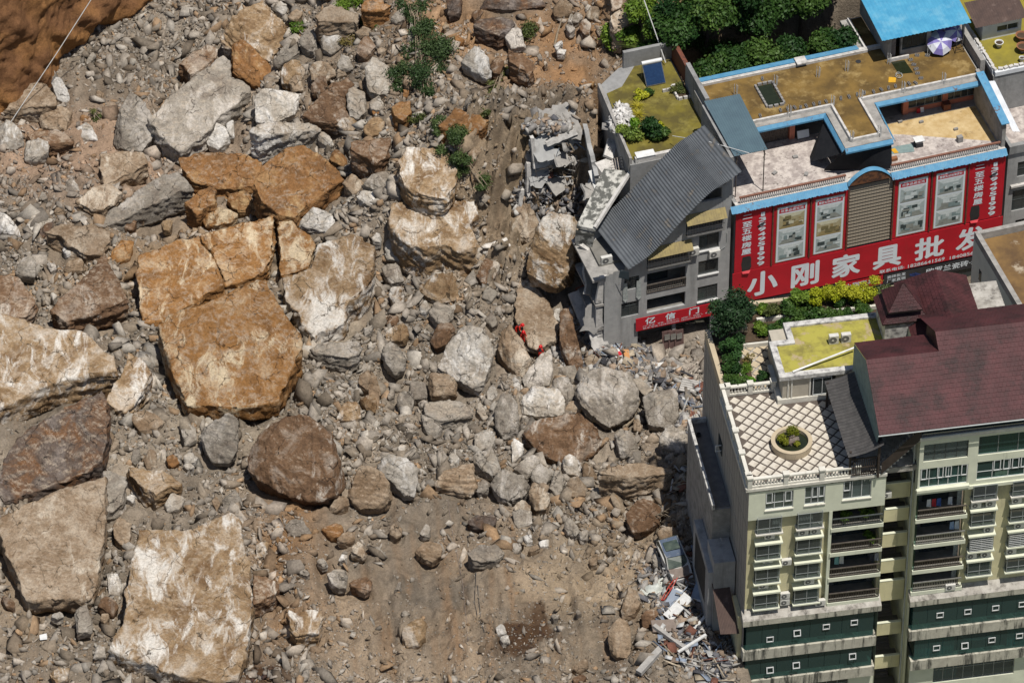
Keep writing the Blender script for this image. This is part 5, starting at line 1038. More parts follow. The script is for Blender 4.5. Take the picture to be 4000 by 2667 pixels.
for u, z, l in [(19.35, 14.98, 'left air conditioner under the violet-curtained bay window'), (20.6, 14.98, 'right air conditioner under the violet-curtained bay window'), (20.6, 12.02, 'air conditioner on hood of barred bay window, right block'),
                (19.3, 9.12, 'left air conditioner on hood of lowest bay window, right block'), (20.5, 9.12, 'right air conditioner on hood of lowest bay window, right block'), (22.8, 14.98, 'topmost air conditioner of the far right bay column'), (23.2, 12.02, 'middle air conditioner of the far right bay column'), (22.7, 9.12, 'lowest air conditioner of the far right bay column')]:
    air_con(tw(u, .34, z), TY, l)
air_con(tw(17.6, .1, 5.98), TY, 'air conditioner standing on the stained ledge of the right block')
m = MB(); m.wall(14.6, 26, ZB, -2.8, [(16.7, 23.8, -5.3, -2.95)], .1, .3); m.quad((14.6, 2, ZB), (14.6, .1, ZB), (14.6, .1, -2.8), (14.6, 2, -2.8)); m.build('right_base_wall', G['cream_paint'], TW)
window(TW, 16.7, 23.8, -5.3, -2.95, .25, 8, .62, frame='grey_frame', glass='window_glass', curtain=('curtain_teal', (.02, .3)))
# glazed top gallery under the eave
m = MB(); m.quad((14.35, .35, 23.95), (26, .35, 23.95), (26, .35, 25.6), (14.35, .35, 25.6)); o = m.build('gallery_glazing', G['green_glass'], TW)
c = MB(); xs = np.linspace(14.5, 25.9, 90)
for i in range(89):
    if (i//14) % 3 != 2: c.quad((xs[i], .6+.06*(i % 2), 23.95), (xs[i+1], .6+.06*((i+1) % 2), 23.95), (xs[i+1], .6+.06*((i+1) % 2), 25.5), (xs[i], .6+.06*(i % 2), 25.5))
c.build('curtain', G['curtain_green'], o)
for x in (14.35, 16.7, 20.2, 23.4): c = MB(); c.box(x, x+.12, .24, .33, 23.95, 25.55); c.build('mullion', G['dark_frame'], o)
railing(TW, 14.35, 26, -.1, 23.93, .32, n=60, mat='rail_steel')
m = MB(); m.quad((14.3, 3, 23.9), (26, 3, 23.9), (26, 3, 26.5), (14.3, 3, 26.5)); m.build('gallery_room', G['interior_dark'], TW)
# --- maroon roofs
def shingles(parent, P0, P1, P2, P3, rows, cols, name='shingle_roof', mat='maroon_shingle'):
    """roof plane P0-P1 eave, P3-P2 ridge, laid in overlapping courses with tab notches"""
    P0, P1, P2, P3 = map(Vector, (P0, P1, P2, P3)); nrm = (P1-P0).cross(P3-P0).normalized()
    if nrm.z < 0: nrm = -nrm
    m = MB(); rg = np.random.default_rng(int(cols*7+rows))
    for r in range(rows):
        a, b = r/rows, (r+1)/rows
        L0, R0 = P0.lerp(P3, a), P1.lerp(P2, a); L1, R1 = P0.lerp(P3, b), P1.lerp(P2, b)
        sh = .5 if r % 2 else 0
        for c in range(-1 if r % 2 else 0, cols):
            x0, x1 = max(0, (c+sh)/cols), min(1, (c+sh+.96)/cols)
            if x1-x0 < .2/cols: continue
            up = rg.uniform(.012, .04)
            A, B, Cc, D = L0.lerp(R0, x0)+nrm*(.018+up), L0.lerp(R0, x1)+nrm*(.018+up), L1.lerp(R1, x1)+nrm*.012, L1.lerp(R1, x0)+nrm*.012
            A0, B0 = A-nrm*.05, B-nrm*.05
            m.add([A, B, Cc, D, A0, B0], [(0,1,2,3), (4,5,1,0)])
    m.quad(P0, P1, P2, P3)
    return m.build(name, G[mat], parent)


k_ = (29.3-25.32)/7.25
shingles(TW, (10.5, -.75, 25.32), (16.6, -.75, 25.32), (16.6, 5.0, 25.32+k_*5.75), (10.5, 5.0, 25.32+k_*5.75), 16, 19)
shingles(TW, (16.6, -.75, 25.32), (26.4, -.75, 25.32), (26.4, 6.5, 29.3), (16.6, 6.5, 29.3), 20, 30)
zr = 25.32+k_*5.75
shingles(TW, (16.6, 9.2, zr-1.9), (10.5, 9.2, zr-1.9), (10.5, 5.0, zr), (16.6, 5.0, zr), 10, 19, 'back_roof')
shingles(TW, (26.4, 12.2, 26.0), (16.6, 12.2, 26.0), (16.6, 6.5, 29.3), (26.4, 6.5, 29.3), 14, 30, 'back_roof')
m = MB(); m.add([(16.6, 5.0, zr), (16.6, 9.2, zr-1.9), (16.6, 9.2, 27.7), (16.6, 6.5, 29.3)], [(0,1,2,3)]); m.build('roof_cheek', G['maroon_shingle'], TW)
m = MB(); m.add([(10.5, -.75, 25.3), (10.5, 5.0, zr-.02), (10.5, 9.2, zr-1.95), (10.5, 9.2, 23.0), (10.5, .2, 23.0)], [(0,1,2,3,4)]); m.build('gable_wall', pm('gable_teal', (.20,.27,.26), (.13,.18,.18), 1.5, rough=.7), TW)
m = MB(); m.tube([(10.4, -.85, 25.3), (26.4, -.85, 25.3)], .06, 6); m.build('gutter', G['pipe_grey'], TW)
m = MB(); m.box(10.5, 26, .4, 3, 25.55, 25.6); m.build('eave_soffit', G['dark_wood'], TW)
# cross gable
shingles(TW, (22.1, 10.0, 24.7), (22.1, 18.0, 24.7), (19.0, 16.6, 27.0), (19.0, 9.6, 27.0), 12, 18, 'cross_roof')
shingles(TW, (15.9, 18.0, 24.7), (15.9, 10.0, 24.7), (19.0, 9.6, 27.0), (19.0, 16.6, 27.0), 12, 18, 'cross_roof')
m = MB(); m.add([(15.9, 18.0, 24.7), (19.0, 16.6, 27.0), (22.1, 18.0, 24.7)], [(0,1,2)]); m.build('cross_roof_end', G['maroon_shingle'], TW)
m = MB(); m.box(15.9, 22.0, 9.5, 17.9, ZT, 24.68); m.build('cross_wing_wall', G['cream_paint'], TW)
# little two-tier pavilion roof
def pyramid(cu, cv, hw, hv, z0, z1, name, top=0.0):
    b = [(cu-hw, cv-hv, z0), (cu+hw, cv-hv, z0), (cu+hw, cv+hv, z0), (cu-hw, cv+hv, z0)]; t = [(cu+(x-cu)*top, cv+(y-cv)*top, z1) for x, y, z in b]
    ob = MB()
    for i in range(4):
        j = (i+1) % 4; ob.add([b[i], b[j], t[j], t[i]], [(0,1,2,3)])
    o = ob.build(name, G['maroon_shingle'], TW)
    for i in range(4):
        j = (i+1) % 4; shingles(o, b[i], b[j], Vector(t[j]).lerp(Vector(b[j]), .02), Vector(t[i]).lerp(Vector(b[i]), .02), 8, max(5, int(hw*5)), 'shingle_course')
    f = MB()
    for i in range(4):
        j = (i+1) % 4; f.add([b[i], b[j], (b[j][0], b[j][1], z0-.16), (b[i][0], b[i][1], z0-.16)], [(0,1,2,3)])
    f.quad((b[0][0], b[0][1], z0-.15), (b[1][0], b[1][1], z0-.15), (b[2][0], b[2][1], z0-.15), (b[3][0], b[3][1], z0-.15)); f.build('fascia', G['dark_wood'], o)
    return o
pyramid(15.55, 13.75, 1.45, 1.45, 26.65, 28.45, 'pavilion_roof', .03)
pyramid(15.6, 14.0, 1.98, 1.75, 25.45, 26.5, 'pavilion_skirt', .62)
m = MB(); m.box(14.4, 16.8, 12.8, 15.2, 25.0, 26.6); m.build('pavilion_lantern', G['dark_wood'], TW)
m = MB(); m.box(13.9, 17.3, 12.4, 15.6, ZT, 25.3); m.build('pavilion_wall', G['weathered_coping'], TW)
# --- penthouse with mossy flat roof
m = MB(); m.box(4.75, 10.4, 9.75, 15.8, ZT, 23.0); pw = m.build('penthouse_wall', pm('penthouse_tile', (.42,.38,.31), (.35,.32,.26), 1.5, rough=.7), TW)
m = MB(); m.box(4.35, 11.2, 9.6, 9.75, 20.2, 20.75); m.box(4.35, 4.75, 9.74, 14, 20.2, 20.75); m.build('plinth', G['white_stone_trim'], pw)
for a in (5.15, 5.45, 7.0): q = MB(); q.box(a, a+.12, 9.66, 9.748, 20.76, 22.98); q.build('pilaster', G['white_stone_trim'], pw)
window(pw, 7.3, 8.9, 20.8, 22.7, 9.68, 2, 0, frame='white_frame', glass='dark_glass', curtain=('curtain_teal', (0, .3)), depth=.04)
poly = [(4.45, 9.55), (11.2, 9.55), (14.0, 9.55), (14.0, 16.1), (6.1, 16.1), (6.1, 14.0), (4.45, 14.0)]
m = MB(); m.prism(poly, 23.0, 23.18); m.build('penthouse_roof', G['moss_yellow'], TW)
m = MB(); w = .55
for (a, b, c, d) in [(4.4, 14.0, 9.5, 10.05), (4.4, 4.95, 10.052, 13.5), (4.4, 6.55, 13.502, 14.05), (6.05, 6.55, 14.052, 15.6), (6.05, 14.0, 15.602, 16.15)]: m.box(a, b, c, d, 22.95, 23.36)
m.build('coping', G['weathered_coping'], TW)
pl = MB(); pl.tube([(5.6, 9.95, 23.45), (11.2, 11.7, 23.75)], .085, 8); o = pl.build('white_pole', pm('white_plastic', (.72,.72,.70), rough=.4), loc=TO); o.rotation_euler = (0, 0, TY); tag(o, 'long white plastic pole lying across the mossy flat roof', 'pole')
for u, l in ((9.75, 'left of two stained air conditioners on the mossy flat roof'), (10.8, 'right of two stained air conditioners on the mossy flat roof')): air_con(tw(u, 13.4, 23.2), TY, l, .8, .85, .4)
# --- curved dark tile canopy with posts, stair and railing
def canopy():
    m = MB(); rows, cols = 26, 4
    def pt(a, b):   # a along v (front to back), b from left eave to right
        v = -.35+9.4*a; sag = .25*math.sin(math.pi*b)
        return Vector((8.1+2.85*b, v-.4*b, 22.75+1.35*b-sag*.8+ .35*abs(a-.5)**2))
    for r in range(rows):
        for c in range(cols):
            a0, a1 = r/rows, (r+1)/rows; b0, b1 = c/cols, (c+1)/cols
            A, B, C_, D = pt(a0, b0), pt(a0, b1), pt(a1, b1), pt(a1, b0)
            am = (a0+a1)/2; E, F_ = pt(am, b0)+Vector((0, 0, .11)), pt(am, b1)+Vector((0, 0, .11))
            m.add([A, B, F_, E], [(0,1,2,3)]); m.add([E, F_, C_, D], [(0,1,2,3)])
    o = m.build('tile_canopy', G['dark_tile'], TW)
    for (u, v) in [(8.4, .1), (10.7, -.3), (8.3, 8.6)]: p = MB(); p.box(u-.09, u+.09, v-.09, v+.09, ZT, 22.9+.45*(u-8.1)); p.build('post', G['dark_wood'], o)
    s_ = MB()
    for z in (20.5, 21.3, 22.3): s_.box(8.5, 10.7, -.16, -.08, z, z+.09)
    for k in range(12): s_.box(8.6+.18*k, 8.66+.18*k, -.15, -.09, 20.5, 22.3)
    s_.build('lattice', G['dark_wood'], o)
    return o
canopy()
m = MB()
for k in range(11): m.box(11.1+.27*k, 11.37+.27*k, -.1, 1.2, 20.35+.3*k, 20.55+.3*k)
o = m.build('outer_stair', G['weathered_coping'], TW)
m = MB(); m.slab([(11.0, -.2, 20.4), (14.2, -.2, 23.8), (14.2, -.15, 25.0), (11.0, -.15, 21.6)], .03); m.build('stair_screen', G['dark_wood'], o)
# --- roof terrace: paving of square tiles on the diagonal with dark joints, each tile a piece
m = MB(); m.box(.0, 9.4, .05, 11.2, ZT, ZT+.03); tf = m.build('terrace_floor', G['terrace_joint'], TW)
def tiles(parent, u0, u1, v0, v1, z, pitch, ang, mat, gap=.12, skip=None):
    me = None; ca, sa = math.cos(ang), math.sin(ang); s = pitch-gap; cnt = 0
    cu, cv = (u0+u1)/2, (v0+v1)/2; K = int(max(u1-u0, v1-v0)/pitch)+2
    b = MB(); h = s/2; b.box(-h, h, -h, h, 0, .022); me = b.mesh('tile', mat)
    for i in range(-K, K+1):
        for j in range(-K, K+1):
            u, v = cu+(i*ca-j*sa)*pitch, cv+(i*sa+j*ca)*pitch; r_ = h*1.3
            if not (u0+r_*.8 < u < u1-r_*.8 and v0+r_*.8 < v < v1-r_*.8): continue
            if skip and skip(u, v): continue
            o = link('tile', me, parent, (u, v, z)); o.rotation_euler = (0, 0, ang); cnt += 1
    return cnt
tiles(tf, .3, 9.3, .3, 11.1, ZT+.031, .78, R(45), G['terrace_tile'], .15, lambda u, v: (u-4.4)**2+(v-4.4)**2 < 1.5**2 or (u > 4.3 and v > 9.3))
def balustrade(parent, P, Q, z, n_post, name='balustrade'):
    """stone balustrade from P to Q: base, rail, posts with caps, turned balusters"""
    P, Q = Vector((*P, 0)), Vector((*Q, 0)); d = Q-P; L = d.length; d /= L; ang = math.atan2(d.y, d.x)
    o = bpy.data.objects.new(name, None); COL.objects.link(o); o.parent = parent; o.location = (P.x, P.y, z); o.rotation_euler = (0, 0, ang)
    b = MB(); b.box(0, L, -.13, .13, 0, .22); b.build('base', G['white_stone_trim'], o)
    b = MB(); b.box(0, L, -.15, .15, .86, 1.02); b.build('handrail', G['white_stone_trim'], o)
    for k in range(n_post):
        x = L*k/(n_post-1); b = MB(); b.box(x-.19, x+.19, -.19, .19, 0, 1.1); b.box(x-.26, x+.26, -.26, .26, 1.102, 1.24); b.build('post', G['white_stone_trim'], o)
    prof = [(.05, .22), (.085, .3), (.09, .45), (.045, .62), (.06, .76), (.05, .86)]
    bm_ = MB(); bm_.lathe((0, 0, 0), prof, 7); me = bm_.mesh('baluster', G['white_stone_trim'])
    for k in range(int(L/.27)):
        x = .27*(k+.5)
        if min(abs(x-L*j/(n_post-1)) for j in range(n_post)) < .26: continue
        link('baluster', me, o, (x, 0, 0))
    return o
balustrade(TW, (.05, .12), (9.1, .12), ZT+.08, 4); balustrade(TW, (.0, 11.3), (.0, .5), ZT+.08, 5); balustrade(TW, (.4, 11.35), (4.3, 11.35), ZT+.08, 3)
# round planter basin with miniature landscape
pb = MB(); n = 40; c0 = (4.45, 4.45)
pb.lathe((c0[0], c0[1], ZT+.05), [(1.68, 0), (1.70, .62), (1.72, .72), (1.38, .73), (1.36, .35), (.01, .35)], n); o = pb.build('round_planter', G['terrace_tile_beige'], loc=TO, smooth=False); o.rotation_euler = (0, 0, TY); tag(o, 'round stone planter basin with rockery on the roof terrace', 'planter')
q = MB(); ring = [(c0[0]+1.355*math.cos(2*math.pi*k/30), c0[1]+1.355*math.sin(2*math.pi*k/30)) for k in range(30)]; q.prism(ring, ZT+.41, ZT+.46); q.build('water', pm('pond_water', (.02,.025,.012), rough=.08, spec=.5), o)
# garden half of the roof
m = MB(); m.box(3.9, 8.0, 11.6, 18.2, ZT+.0, ZT+.03); gf = m.build('garden_floor', G['terrace_joint'], TW)
tiles(gf, 2.6, 6.6, 11.6, 18.0, ZT+.031, .78, R(45), G['terrace_tile_beige'], .14)
m = MB(); m.box(.0, .42, 11.6, 19.0, ZT-.2, ZT+.75); m.box(.422, 3.6, 18.6, 19.0, ZT-.2, ZT+.75); m.box(3.2, 3.6, 19.01, 21.5, ZT-.2, ZT+.75); m.box(3.2, 18, 21.51, 21.9, ZT-.2, ZT+.75); m.build('garden_parapet', G['terrace_tile_beige'], TW)
m = MB(); m.box(1.9, 2.15, 11.9, 17.6, ZT+.02, ZT+.5); m.box(2.9, 6.0, 16.9, 17.1, ZT+.02, ZT+.45); m.box(4.6, 15.0, 19.6, 19.85, ZT+.02, ZT+.7); m.build('bed_kerb', G['white_stone_trim'], TW)
m = MB(); m.box(.43, 1.9, 11.9, 18.58, ZT, ZT+.42); m.box(1.91, 15, 17.3, 19.58, ZT-.0, ZT+.35); m.box(3.62, 15.0, 19.86, 21.5, ZT, ZT+.5); m.box(2.2, 2.9, 12.2, 15.5, ZT, ZT+.3); m.build('bed_soil', G['soil_dark'], TW)
for k, (u, z, cs, l) in enumerate([(15.2, 16.3, ((.6,.6,.6), (.4,.03,.04), (.05,.1,.3)), 'white, red and blue washing on the top balcony of the right block'), (17.3, 13.4, ((.25,.35,.5), (.5,.55,.6)), 'pale blue washing on the second balcony of the right block'), (7.6, 10.9, ((.2,.4,.38), (.55,.55,.5)), 'teal and white washing on the third balcony of the left block'), (10.6, 10.8, ((.04,.04,.05), (.3,.3,.32)), 'dark washing at the right of the third balcony, left block'), (17.0, 16.3, ((.5,.52,.56),), 'pale sheet hung on the top balcony of the right block')]):
    o = empty('laundry', tw(u, .35, z), TY, l, 'laundry')
    for j, c in enumerate(cs): q = MB(); x = .42*j; q.add([(x, 0, 0), (x+.34, .03, 0), (x+.36, -.04, -.85), (x+.17, .05, -.9), (x-.02, 0, -.8)], [(0, 1, 2, 3, 4)]); q.build('garment', pm(f'cloth_{k}_{j}', c, rough=.9), o)
# ================================================================== red-signed shop building, grey damaged house, neighbours (frame S)
SO3 = Vector((_SO[0], _SO[1], 0)); SY = _SY
def sw(u, v, z): return SO3 + Vector((u*math.cos(SY)-v*math.sin(SY), u*math.sin(SY)+v*math.cos(SY), z))
def sthing(name, label, cat, u=0, v=0, z=0, group=None, yaw=0): return empty(name, sw(u, v, z), SY+yaw, label, cat, group)
pm('banner_red', (.47,.012,.024), (.37,.011,.020), 0.35, rough=.5, stain=(.30,.03,.03), st=(.60,.80), stscale=.8, streak=True, bumpk=.35, bscale=1.6)
pm('letter_white', (.66,.72,.76), (.60,.66,.70), 0.8, rough=.6)
pm('letter_dark', (.05,.05,.055), rough=.6)
pm('fascia_black', (.022,.023,.026), (.035,.036,.04), 1.0, rough=.5)
pm('rust_post', (.17,.055,.03), (.09,.04,.03), 3.0, rough=.8, stain=(.03,.02,.018), st=(.6,.7), stscale=3)
pm('salmon_paint', (.52,.19,.12), (.42,.15,.095), 1.2, rough=.85, stain=(.20,.08,.06), st=(.62,.8), stscale=1)
pm('blue_trim', (.07,.22,.37), (.11,.28,.42), 2.0, rough=.55, stain=(.12,.06,.04), st=(.60,.66), stscale=1.5)
pm('blue_sheet', (.075,.30,.46), (.05,.24,.40), 1.0, rough=.45, stain=(.16,.38,.50), st=(.5,.75), stscale=.7)
pm('roof_moss_brown', (.185,.115,.032), (.095,.06,.02), 0.45, lo=.38, hi=.6, rough=.95, stain=(.27,.19,.075), st=(.53,.66), stscale=.55, bumpk=.2)
pm('roof_moss_olive', (.15,.125,.022), (.085,.07,.02), 0.6, lo=.38, hi=.6, rough=.95, stain=(.22,.19,.05), st=(.54,.7), stscale=.5, bumpk=.3)
pm('moss_bright', (.25,.21,.03), (.17,.145,.03), 0.7, rough=.95, bumpk=.3)
pm('old_concrete', (.34,.325,.30), (.22,.21,.195), 1.2, rough=.95, stain=(.12,.115,.105), st=(.55,.72), stscale=.9, bumpk=.4)
pm('white_concrete', (.55,.53,.50), (.40,.385,.36), 2.2, lo=.4, hi=.62, rough=.9, stain=(.16,.155,.145), st=(.57,.70), stscale=1.4, bumpk=.3)
pm('marbled_terrace', (.50,.45,.41), (.30,.26,.24), 1.7, lo=.40, hi=.58, rough=.9, stain=(.13,.11,.10), st=(.58,.66), stscale=2.1, bumpk=.5)
pm('tan_terrace', (.52,.40,.22), (.38,.26,.11), 1.0, rough=.9, stain=(.22,.15,.07), st=(.56,.70), stscale=.9, bumpk=.3)
pm('grey_block_wall', (.27,.27,.265), (.21,.21,.205), 1.6, rough=.95, stain=(.12,.12,.12), st=(.52,.74), stscale=.7, streak=True, bumpk=.4, bscale=5)
pm('grey_facade', (.36,.36,.35), (.29,.29,.285), 1.4, rough=.9, stain=(.17,.17,.165), st=(.50,.76), stscale=.7, streak=True, bumpk=.35, bscale=6)
pm('corrugated_black', (.115,.125,.135), (.075,.082,.09), 0.6, rough=.5, stain=(.20,.17,.13), st=(.58,.72), stscale=.6, spec=.4)
pm('corrugated_slate', (.085,.135,.16), (.07,.11,.135), 0.7, rough=.5, spec=.4)
pm('brown_sheet', (.085,.055,.045), (.06,.04,.034), 1.5, rough=.7, stain=(.14,.10,.085), st=(.58,.72), stscale=1.0, streak=True)
pm('whitewash', (.62,.64,.66), (.50,.52,.54), 1.0, rough=.8, stain=(.25,.25,.25), st=(.62,.8), stscale=1, streak=True)
pm('pale_wall', (.62,.64,.56), (.54,.56,.49), 0.7, rough=.8, stain=(.32,.33,.29), st=(.64,.84), stscale=1.0, streak=True)
pm('awning_yellow', (.30,.24,.10), (.20,.16,.08), 2.0, rough=.7)
pm('black_net', (.008,.009,.012), (.014,.015,.018), 2.0, rough=.9)
pm('violet_cloth', (.20,.17,.42), rough=.7); pm('pale_cloth', (.60,.62,.68), rough=.7)
pm('mould_slab', (.46,.45,.41), (.10,.10,.09), 1.5, lo=.44, hi=.54, rough=.95, bumpk=.5)
pm('curtain_brown', (.16,.13,.11), (.08,.065,.055), 5.0, rough=.9)
pm('orange_mat', (.60,.33,.02), (.5,.27,.02), 2, rough=.8); pm('terracotta', (.27,.12,.06), (.2,.09,.045), 3, rough=.85)
pm('glazed_white', (.68,.68,.66), rough=.4); pm('solar_tube', (.02,.05,.13), (.03,.075,.18), 5, rough=.2, spec=.6)
pm('stone_scale', (.27,.235,.185), (.20,.17,.125), 0.5, rough=.55)
pm('blockwork', (.27,.26,.25), (.20,.195,.185), 3, rough=.95, bumpk=.4)
PENDING = []
def text(s, u0, u1, z0, z1, v, mat, parent, name='lettering', bold=.0, vertical=False):
    """flat lettering fitted into a rectangle of the wall plane (meshes are filled in together, below)"""
    cu = bpy.data.curves.new('txt', 'FONT'); cu.body = s; cu.size = 1.0; cu.resolution_u = 3
    ob = bpy.data.objects.new('txt', cu); COL.objects.link(ob)
    me = bpy.data.meshes.new(name); me.materials.append(mat); o = link(name, me, parent); PENDING.append((ob, me, u0, u1, z0, z1, v, bold)); return o
def fill_text():
    dg = bpy.context.evaluated_depsgraph_get()
    for ob, me, u0, u1, z0, z1, v, bold in PENDING:
        t = bpy.data.meshes.new_from_object(ob.evaluated_get(dg)); t.calc_loop_triangles()
        V = np.array([q.co for q in t.vertices]); F = np.array([q.vertices for q in t.loop_triangles])
        lo, hi = V.min(0), V.max(0); k = np.maximum(hi-lo, 1e-6); d = bold*min(u1-u0, z1-z0)
        x = u0+d+(V[:, 0]-lo[0])/k[0]*(u1-u0-2*d); z = z0+d+(V[:, 1]-lo[1])/k[1]*(z1-z0-2*d)
        VV, FF = [], []   # heavy strokes: the same flat shape laid again with small shifts
        for j, (a, b) in enumerate([(0, 0)]+([(1, 0), (-1, 0), (0, 1), (0, -1), (.7, .7), (-.7, .7), (.7, -.7), (-.7, -.7)] if bold else [])):
            VV.append(np.stack([x+a*d, np.full(len(x), v-.0006*j), z+b*d], 1)); FF.append(F+j*len(x))
        me.from_pydata(np.concatenate(VV).tolist(), [], np.concatenate(FF).tolist()); me.update(); cu = ob.data; bpy.data.objects.remove(ob); bpy.data.curves.remove(cu); bpy.data.meshes.remove(t)
    PENDING.clear()
LW = G['letter_white']
# ------------------------------------------------------------------ shop building body
SB = empty('shop_building', SO3, SY, 'long shop building with red advertising front and mossy roof terrace', 'building')
m = MB(); m.box(0.0, 25.6, 0.0, 12.9, -.5, 14.38); m.build('wall', G['grey_block_wall'], SB)
m = MB(); m.box(.3, 16.6, .35, 7.2, 14.385, 14.42); m.build('terrace_floor', G['marbled_terrace'], SB)
m = MB(); m.add([(16.6,.35,14.42),(21.5,.35,14.42),(25.2,1.1,14.42),(17.5,4.6,14.42),(16.6,4.9,14.42)], [(0,1,2,3,4)]); m.build('terrace_floor', G['marbled_terrace'], SB)
m = MB(); m.add([(16.6,4.9,14.421),(17.5,4.6,14.421),(25.2,1.1,14.421),(25.2,6.3,14.421),(16.6,6.3,14.421)], [(0,1,2,3,4)]); m.build('terrace_floor', G['tan_terrace'], SB)
m = MB(); m.box(16.6, 25.6, 6.3, 7.2, 14.385, 14.5); m.box(25.2, 25.6, .35, 6.3, 14.385, 14.5); m.build('terrace_gutter', G['old_concrete'], SB)
# balustrade of the terrace
m = MB(); m.box(.4, 10.4, -.06, .14, 15.12, 15.26); m.box(14.7, 25.1, -.06, .14, 15.12, 15.26); m.build('handrail', pm('rail_brown', (.16,.08,.055), (.22,.10,.07), 3, rough=.8), SB)
bl = MB(); bl.lathe((0, 0, 0), [(.05, 0), (.085, .14), (.06, .35), (.05, .6)], 6); me = bl.mesh('baluster', G['white_concrete'])
for k in range(125):
    u = .5+.2*k
    if 10.4 < u < 14.7 or u > 25: continue
    link('baluster', me, SB, (u, .04, 14.5))
m = MB(); m.box(0, 25.6, -.1, .3, 14.386, 14.5); m.build('balustrade_base', G['white_concrete'], SB)
def corrugated(parent, name, P0, P1, P2, P3, n, amp, mat, edge=0.0):
    """corrugated sheet; ribs run from P0-P1 edge to P3-P2 edge"""
    P0, P1, P2, P3 = map(Vector, (P0, P1, P2, P3)); nr = (P1-P0).cross(P3-P0).normalized(); nr = nr if nr.z > 0 else -nr
    m = MB(); K = n*4; rg = np.random.default_rng(n)
    vs = []
    for i in range(K+1):
        t = i/K; o = nr*amp*math.sin(2*math.pi*n*t); e = edge*rg.uniform(-1, 1)
        vs += [P0.lerp(P1, t)+o+(P0-P3).normalized()*e, P3.lerp(P2, t)+o]
    m.add(vs, [(2*i, 2*i+2, 2*i+3, 2*i+1) for i in range(K)])
    return m.build(name, G[mat], parent, smooth=True)
for a, b in ((-.5, 10.45), (14.65, 25.65)):
    corrugated(SB, 'blue_awning', (a, -.62, 14.02), (b, -.62, 14.02), (b, -.12, 14.48), (a, -.12, 14.48), int((b-a)/.32), .025, 'blue_trim', .05)
m = MB(); arch = [(10.5+4.1*k/16, 14.2+1.35*math.sin(math.pi*(k/16))**.8) for k in range(17)]
vs = [(u, -.45, z) for u, z in arch]+[(u, -.15, z) for u, z in arch]
m.add(vs, [tuple(range(17)), tuple(range(33, 16, -1))]+[(i, 17+i, 18+i, i+1) for i in range(16)]); m.build('arch_pediment', pm('rust_arch', (.15,.065,.03), (.06,.03,.02), 2.2, lo=.45, hi=.56, rough=.8), SB)
m = MB(); vs = [(u, -.52, z+.05) for u, z in arch]+[(u, -.1, z+.16) for u, z in arch]
m.add(vs, [(i, i+1, 18+i, 17+i) for i in range(16)]); m.build('arch_cap', G['blue_trim'], SB)
# storey behind the terrace
m = MB(); m.box(.6, 25.6, 9.5, 12.8, 14.385, 17.4); m.build('upper_wall', G['old_concrete'], SB)
pm('room_floor', (.22,.21,.20), rough=.6)
for a, b in ((15.9, 18.5), (8.2, 10.6)): m = MB(); m.box(a, b, 7.1, 9.5, 14.385, 14.46); m.build('room_paving', G['room_floor'], SB)
for u in (7.65, 18.5, 22.3, 25.45): q = MB(); q.box(u, u+.5, 7.0, 7.4, 14.385, 17.4); q.build('pillar', G['salmon_paint'], SB)
m = MB(); m.box(19.0, 22.3, 7.12, 7.34, 14.385, 15.0); m.box(22.8, 25.45, 7.12, 7.34, 14.385, 15.0); m.build('low_wall', G['salmon_paint'], SB)
m = MB(); m.box(22.2, 22.9, 6.4, 6.998, 14.42, 15.15); m.build('pillar_base', G['rust_post'], SB)
window(SB, 19.0, 22.3, 15.0, 17.35, 7.2, 4, 0, frame='grey_frame', glass='dark_glass', curtain=('curtain_grey', (.65, .9)))
window(SB, 22.8, 25.45, 15.0, 17.35, 7.2, 4, 0, frame='grey_frame', glass='dark_glass', curtain=('curtain_grey', (0, .3)))
m = MB(); xs = np.linspace(4.4, 7.6, 40)
for i in range(39): m.quad((xs[i], 7.2+.07*(i % 2), 14.45), (xs[i+1], 7.2+.07*((i+1) % 2), 14.45), (xs[i+1], 7.2+.07*((i+1) % 2), 17.4), (xs[i], 7.2+.07*(i % 2), 17.4))
m.build('striped_curtain', G['curtain_brown'], SB)
o = sthing('framed_panel', 'white framed board with black characters leaning at the terrace room', 'board', 8.9, 6.9, 14.46)
q = MB(); q.rbox((0, 0, .45), (1.25, .06, .9), (R(-18), 0, 0)); q.build('frame', G['fascia_black'], o)
q = MB(); q.rbox((0, -.045, .45), (1.1, .03, .75), (R(-18), 0, 0)); q.build('board_face', G['letter_white'], o)
t_ = text('家和万兴', -.33, .33, .38, .54, 0, G['letter_dark'], o, 'lettering', .0); t_.rotation_euler = (R(-18), 0, 0); t_.location = (0, -.078, .0)
# upper roof slab with tongue, parapets, moss
roofp = [(1.0, 5.75), (10.55, 5.75), (10.45, .6), (14.85, .6), (15.1, 5.75), (25.65, 5.75), (25.65, 12.95), (18.3, 12.95), (18.3, 17.6), (16.3, 17.6), (16.3, 12.95), (1.0, 12.95)]
m = MB(); m.prism(roofp, 17.4, 17.82); m.build('upper_slab', G['old_concrete'], SB)
m = MB()
for a, b, c, d in [(1.0, 25.5, 6.5, 12.5), (11.4, 13.9, 1.4, 6.498), (17.15, 18.3, 12.502, 17.4)]: m.box(a, b, c, d, 17.822, 17.90)
m.build('mossy_roof', G['roof_moss_brown'], SB)
def ring_wall(parent, name, segs, z0, z1, mat, w=.2):
    m = MB()
    for (a, b, c, d) in segs:
        if abs(b-d) < 1e-6: m.box(min(a, c), max(a, c), b-w/2, b+w/2, z0, z1)
        else: m.box(a-w/2, a+w/2, min(b, d)+w/2+.002, max(b, d)-w/2-.002, z0, z1)
    return m.build(name, G[mat], parent)
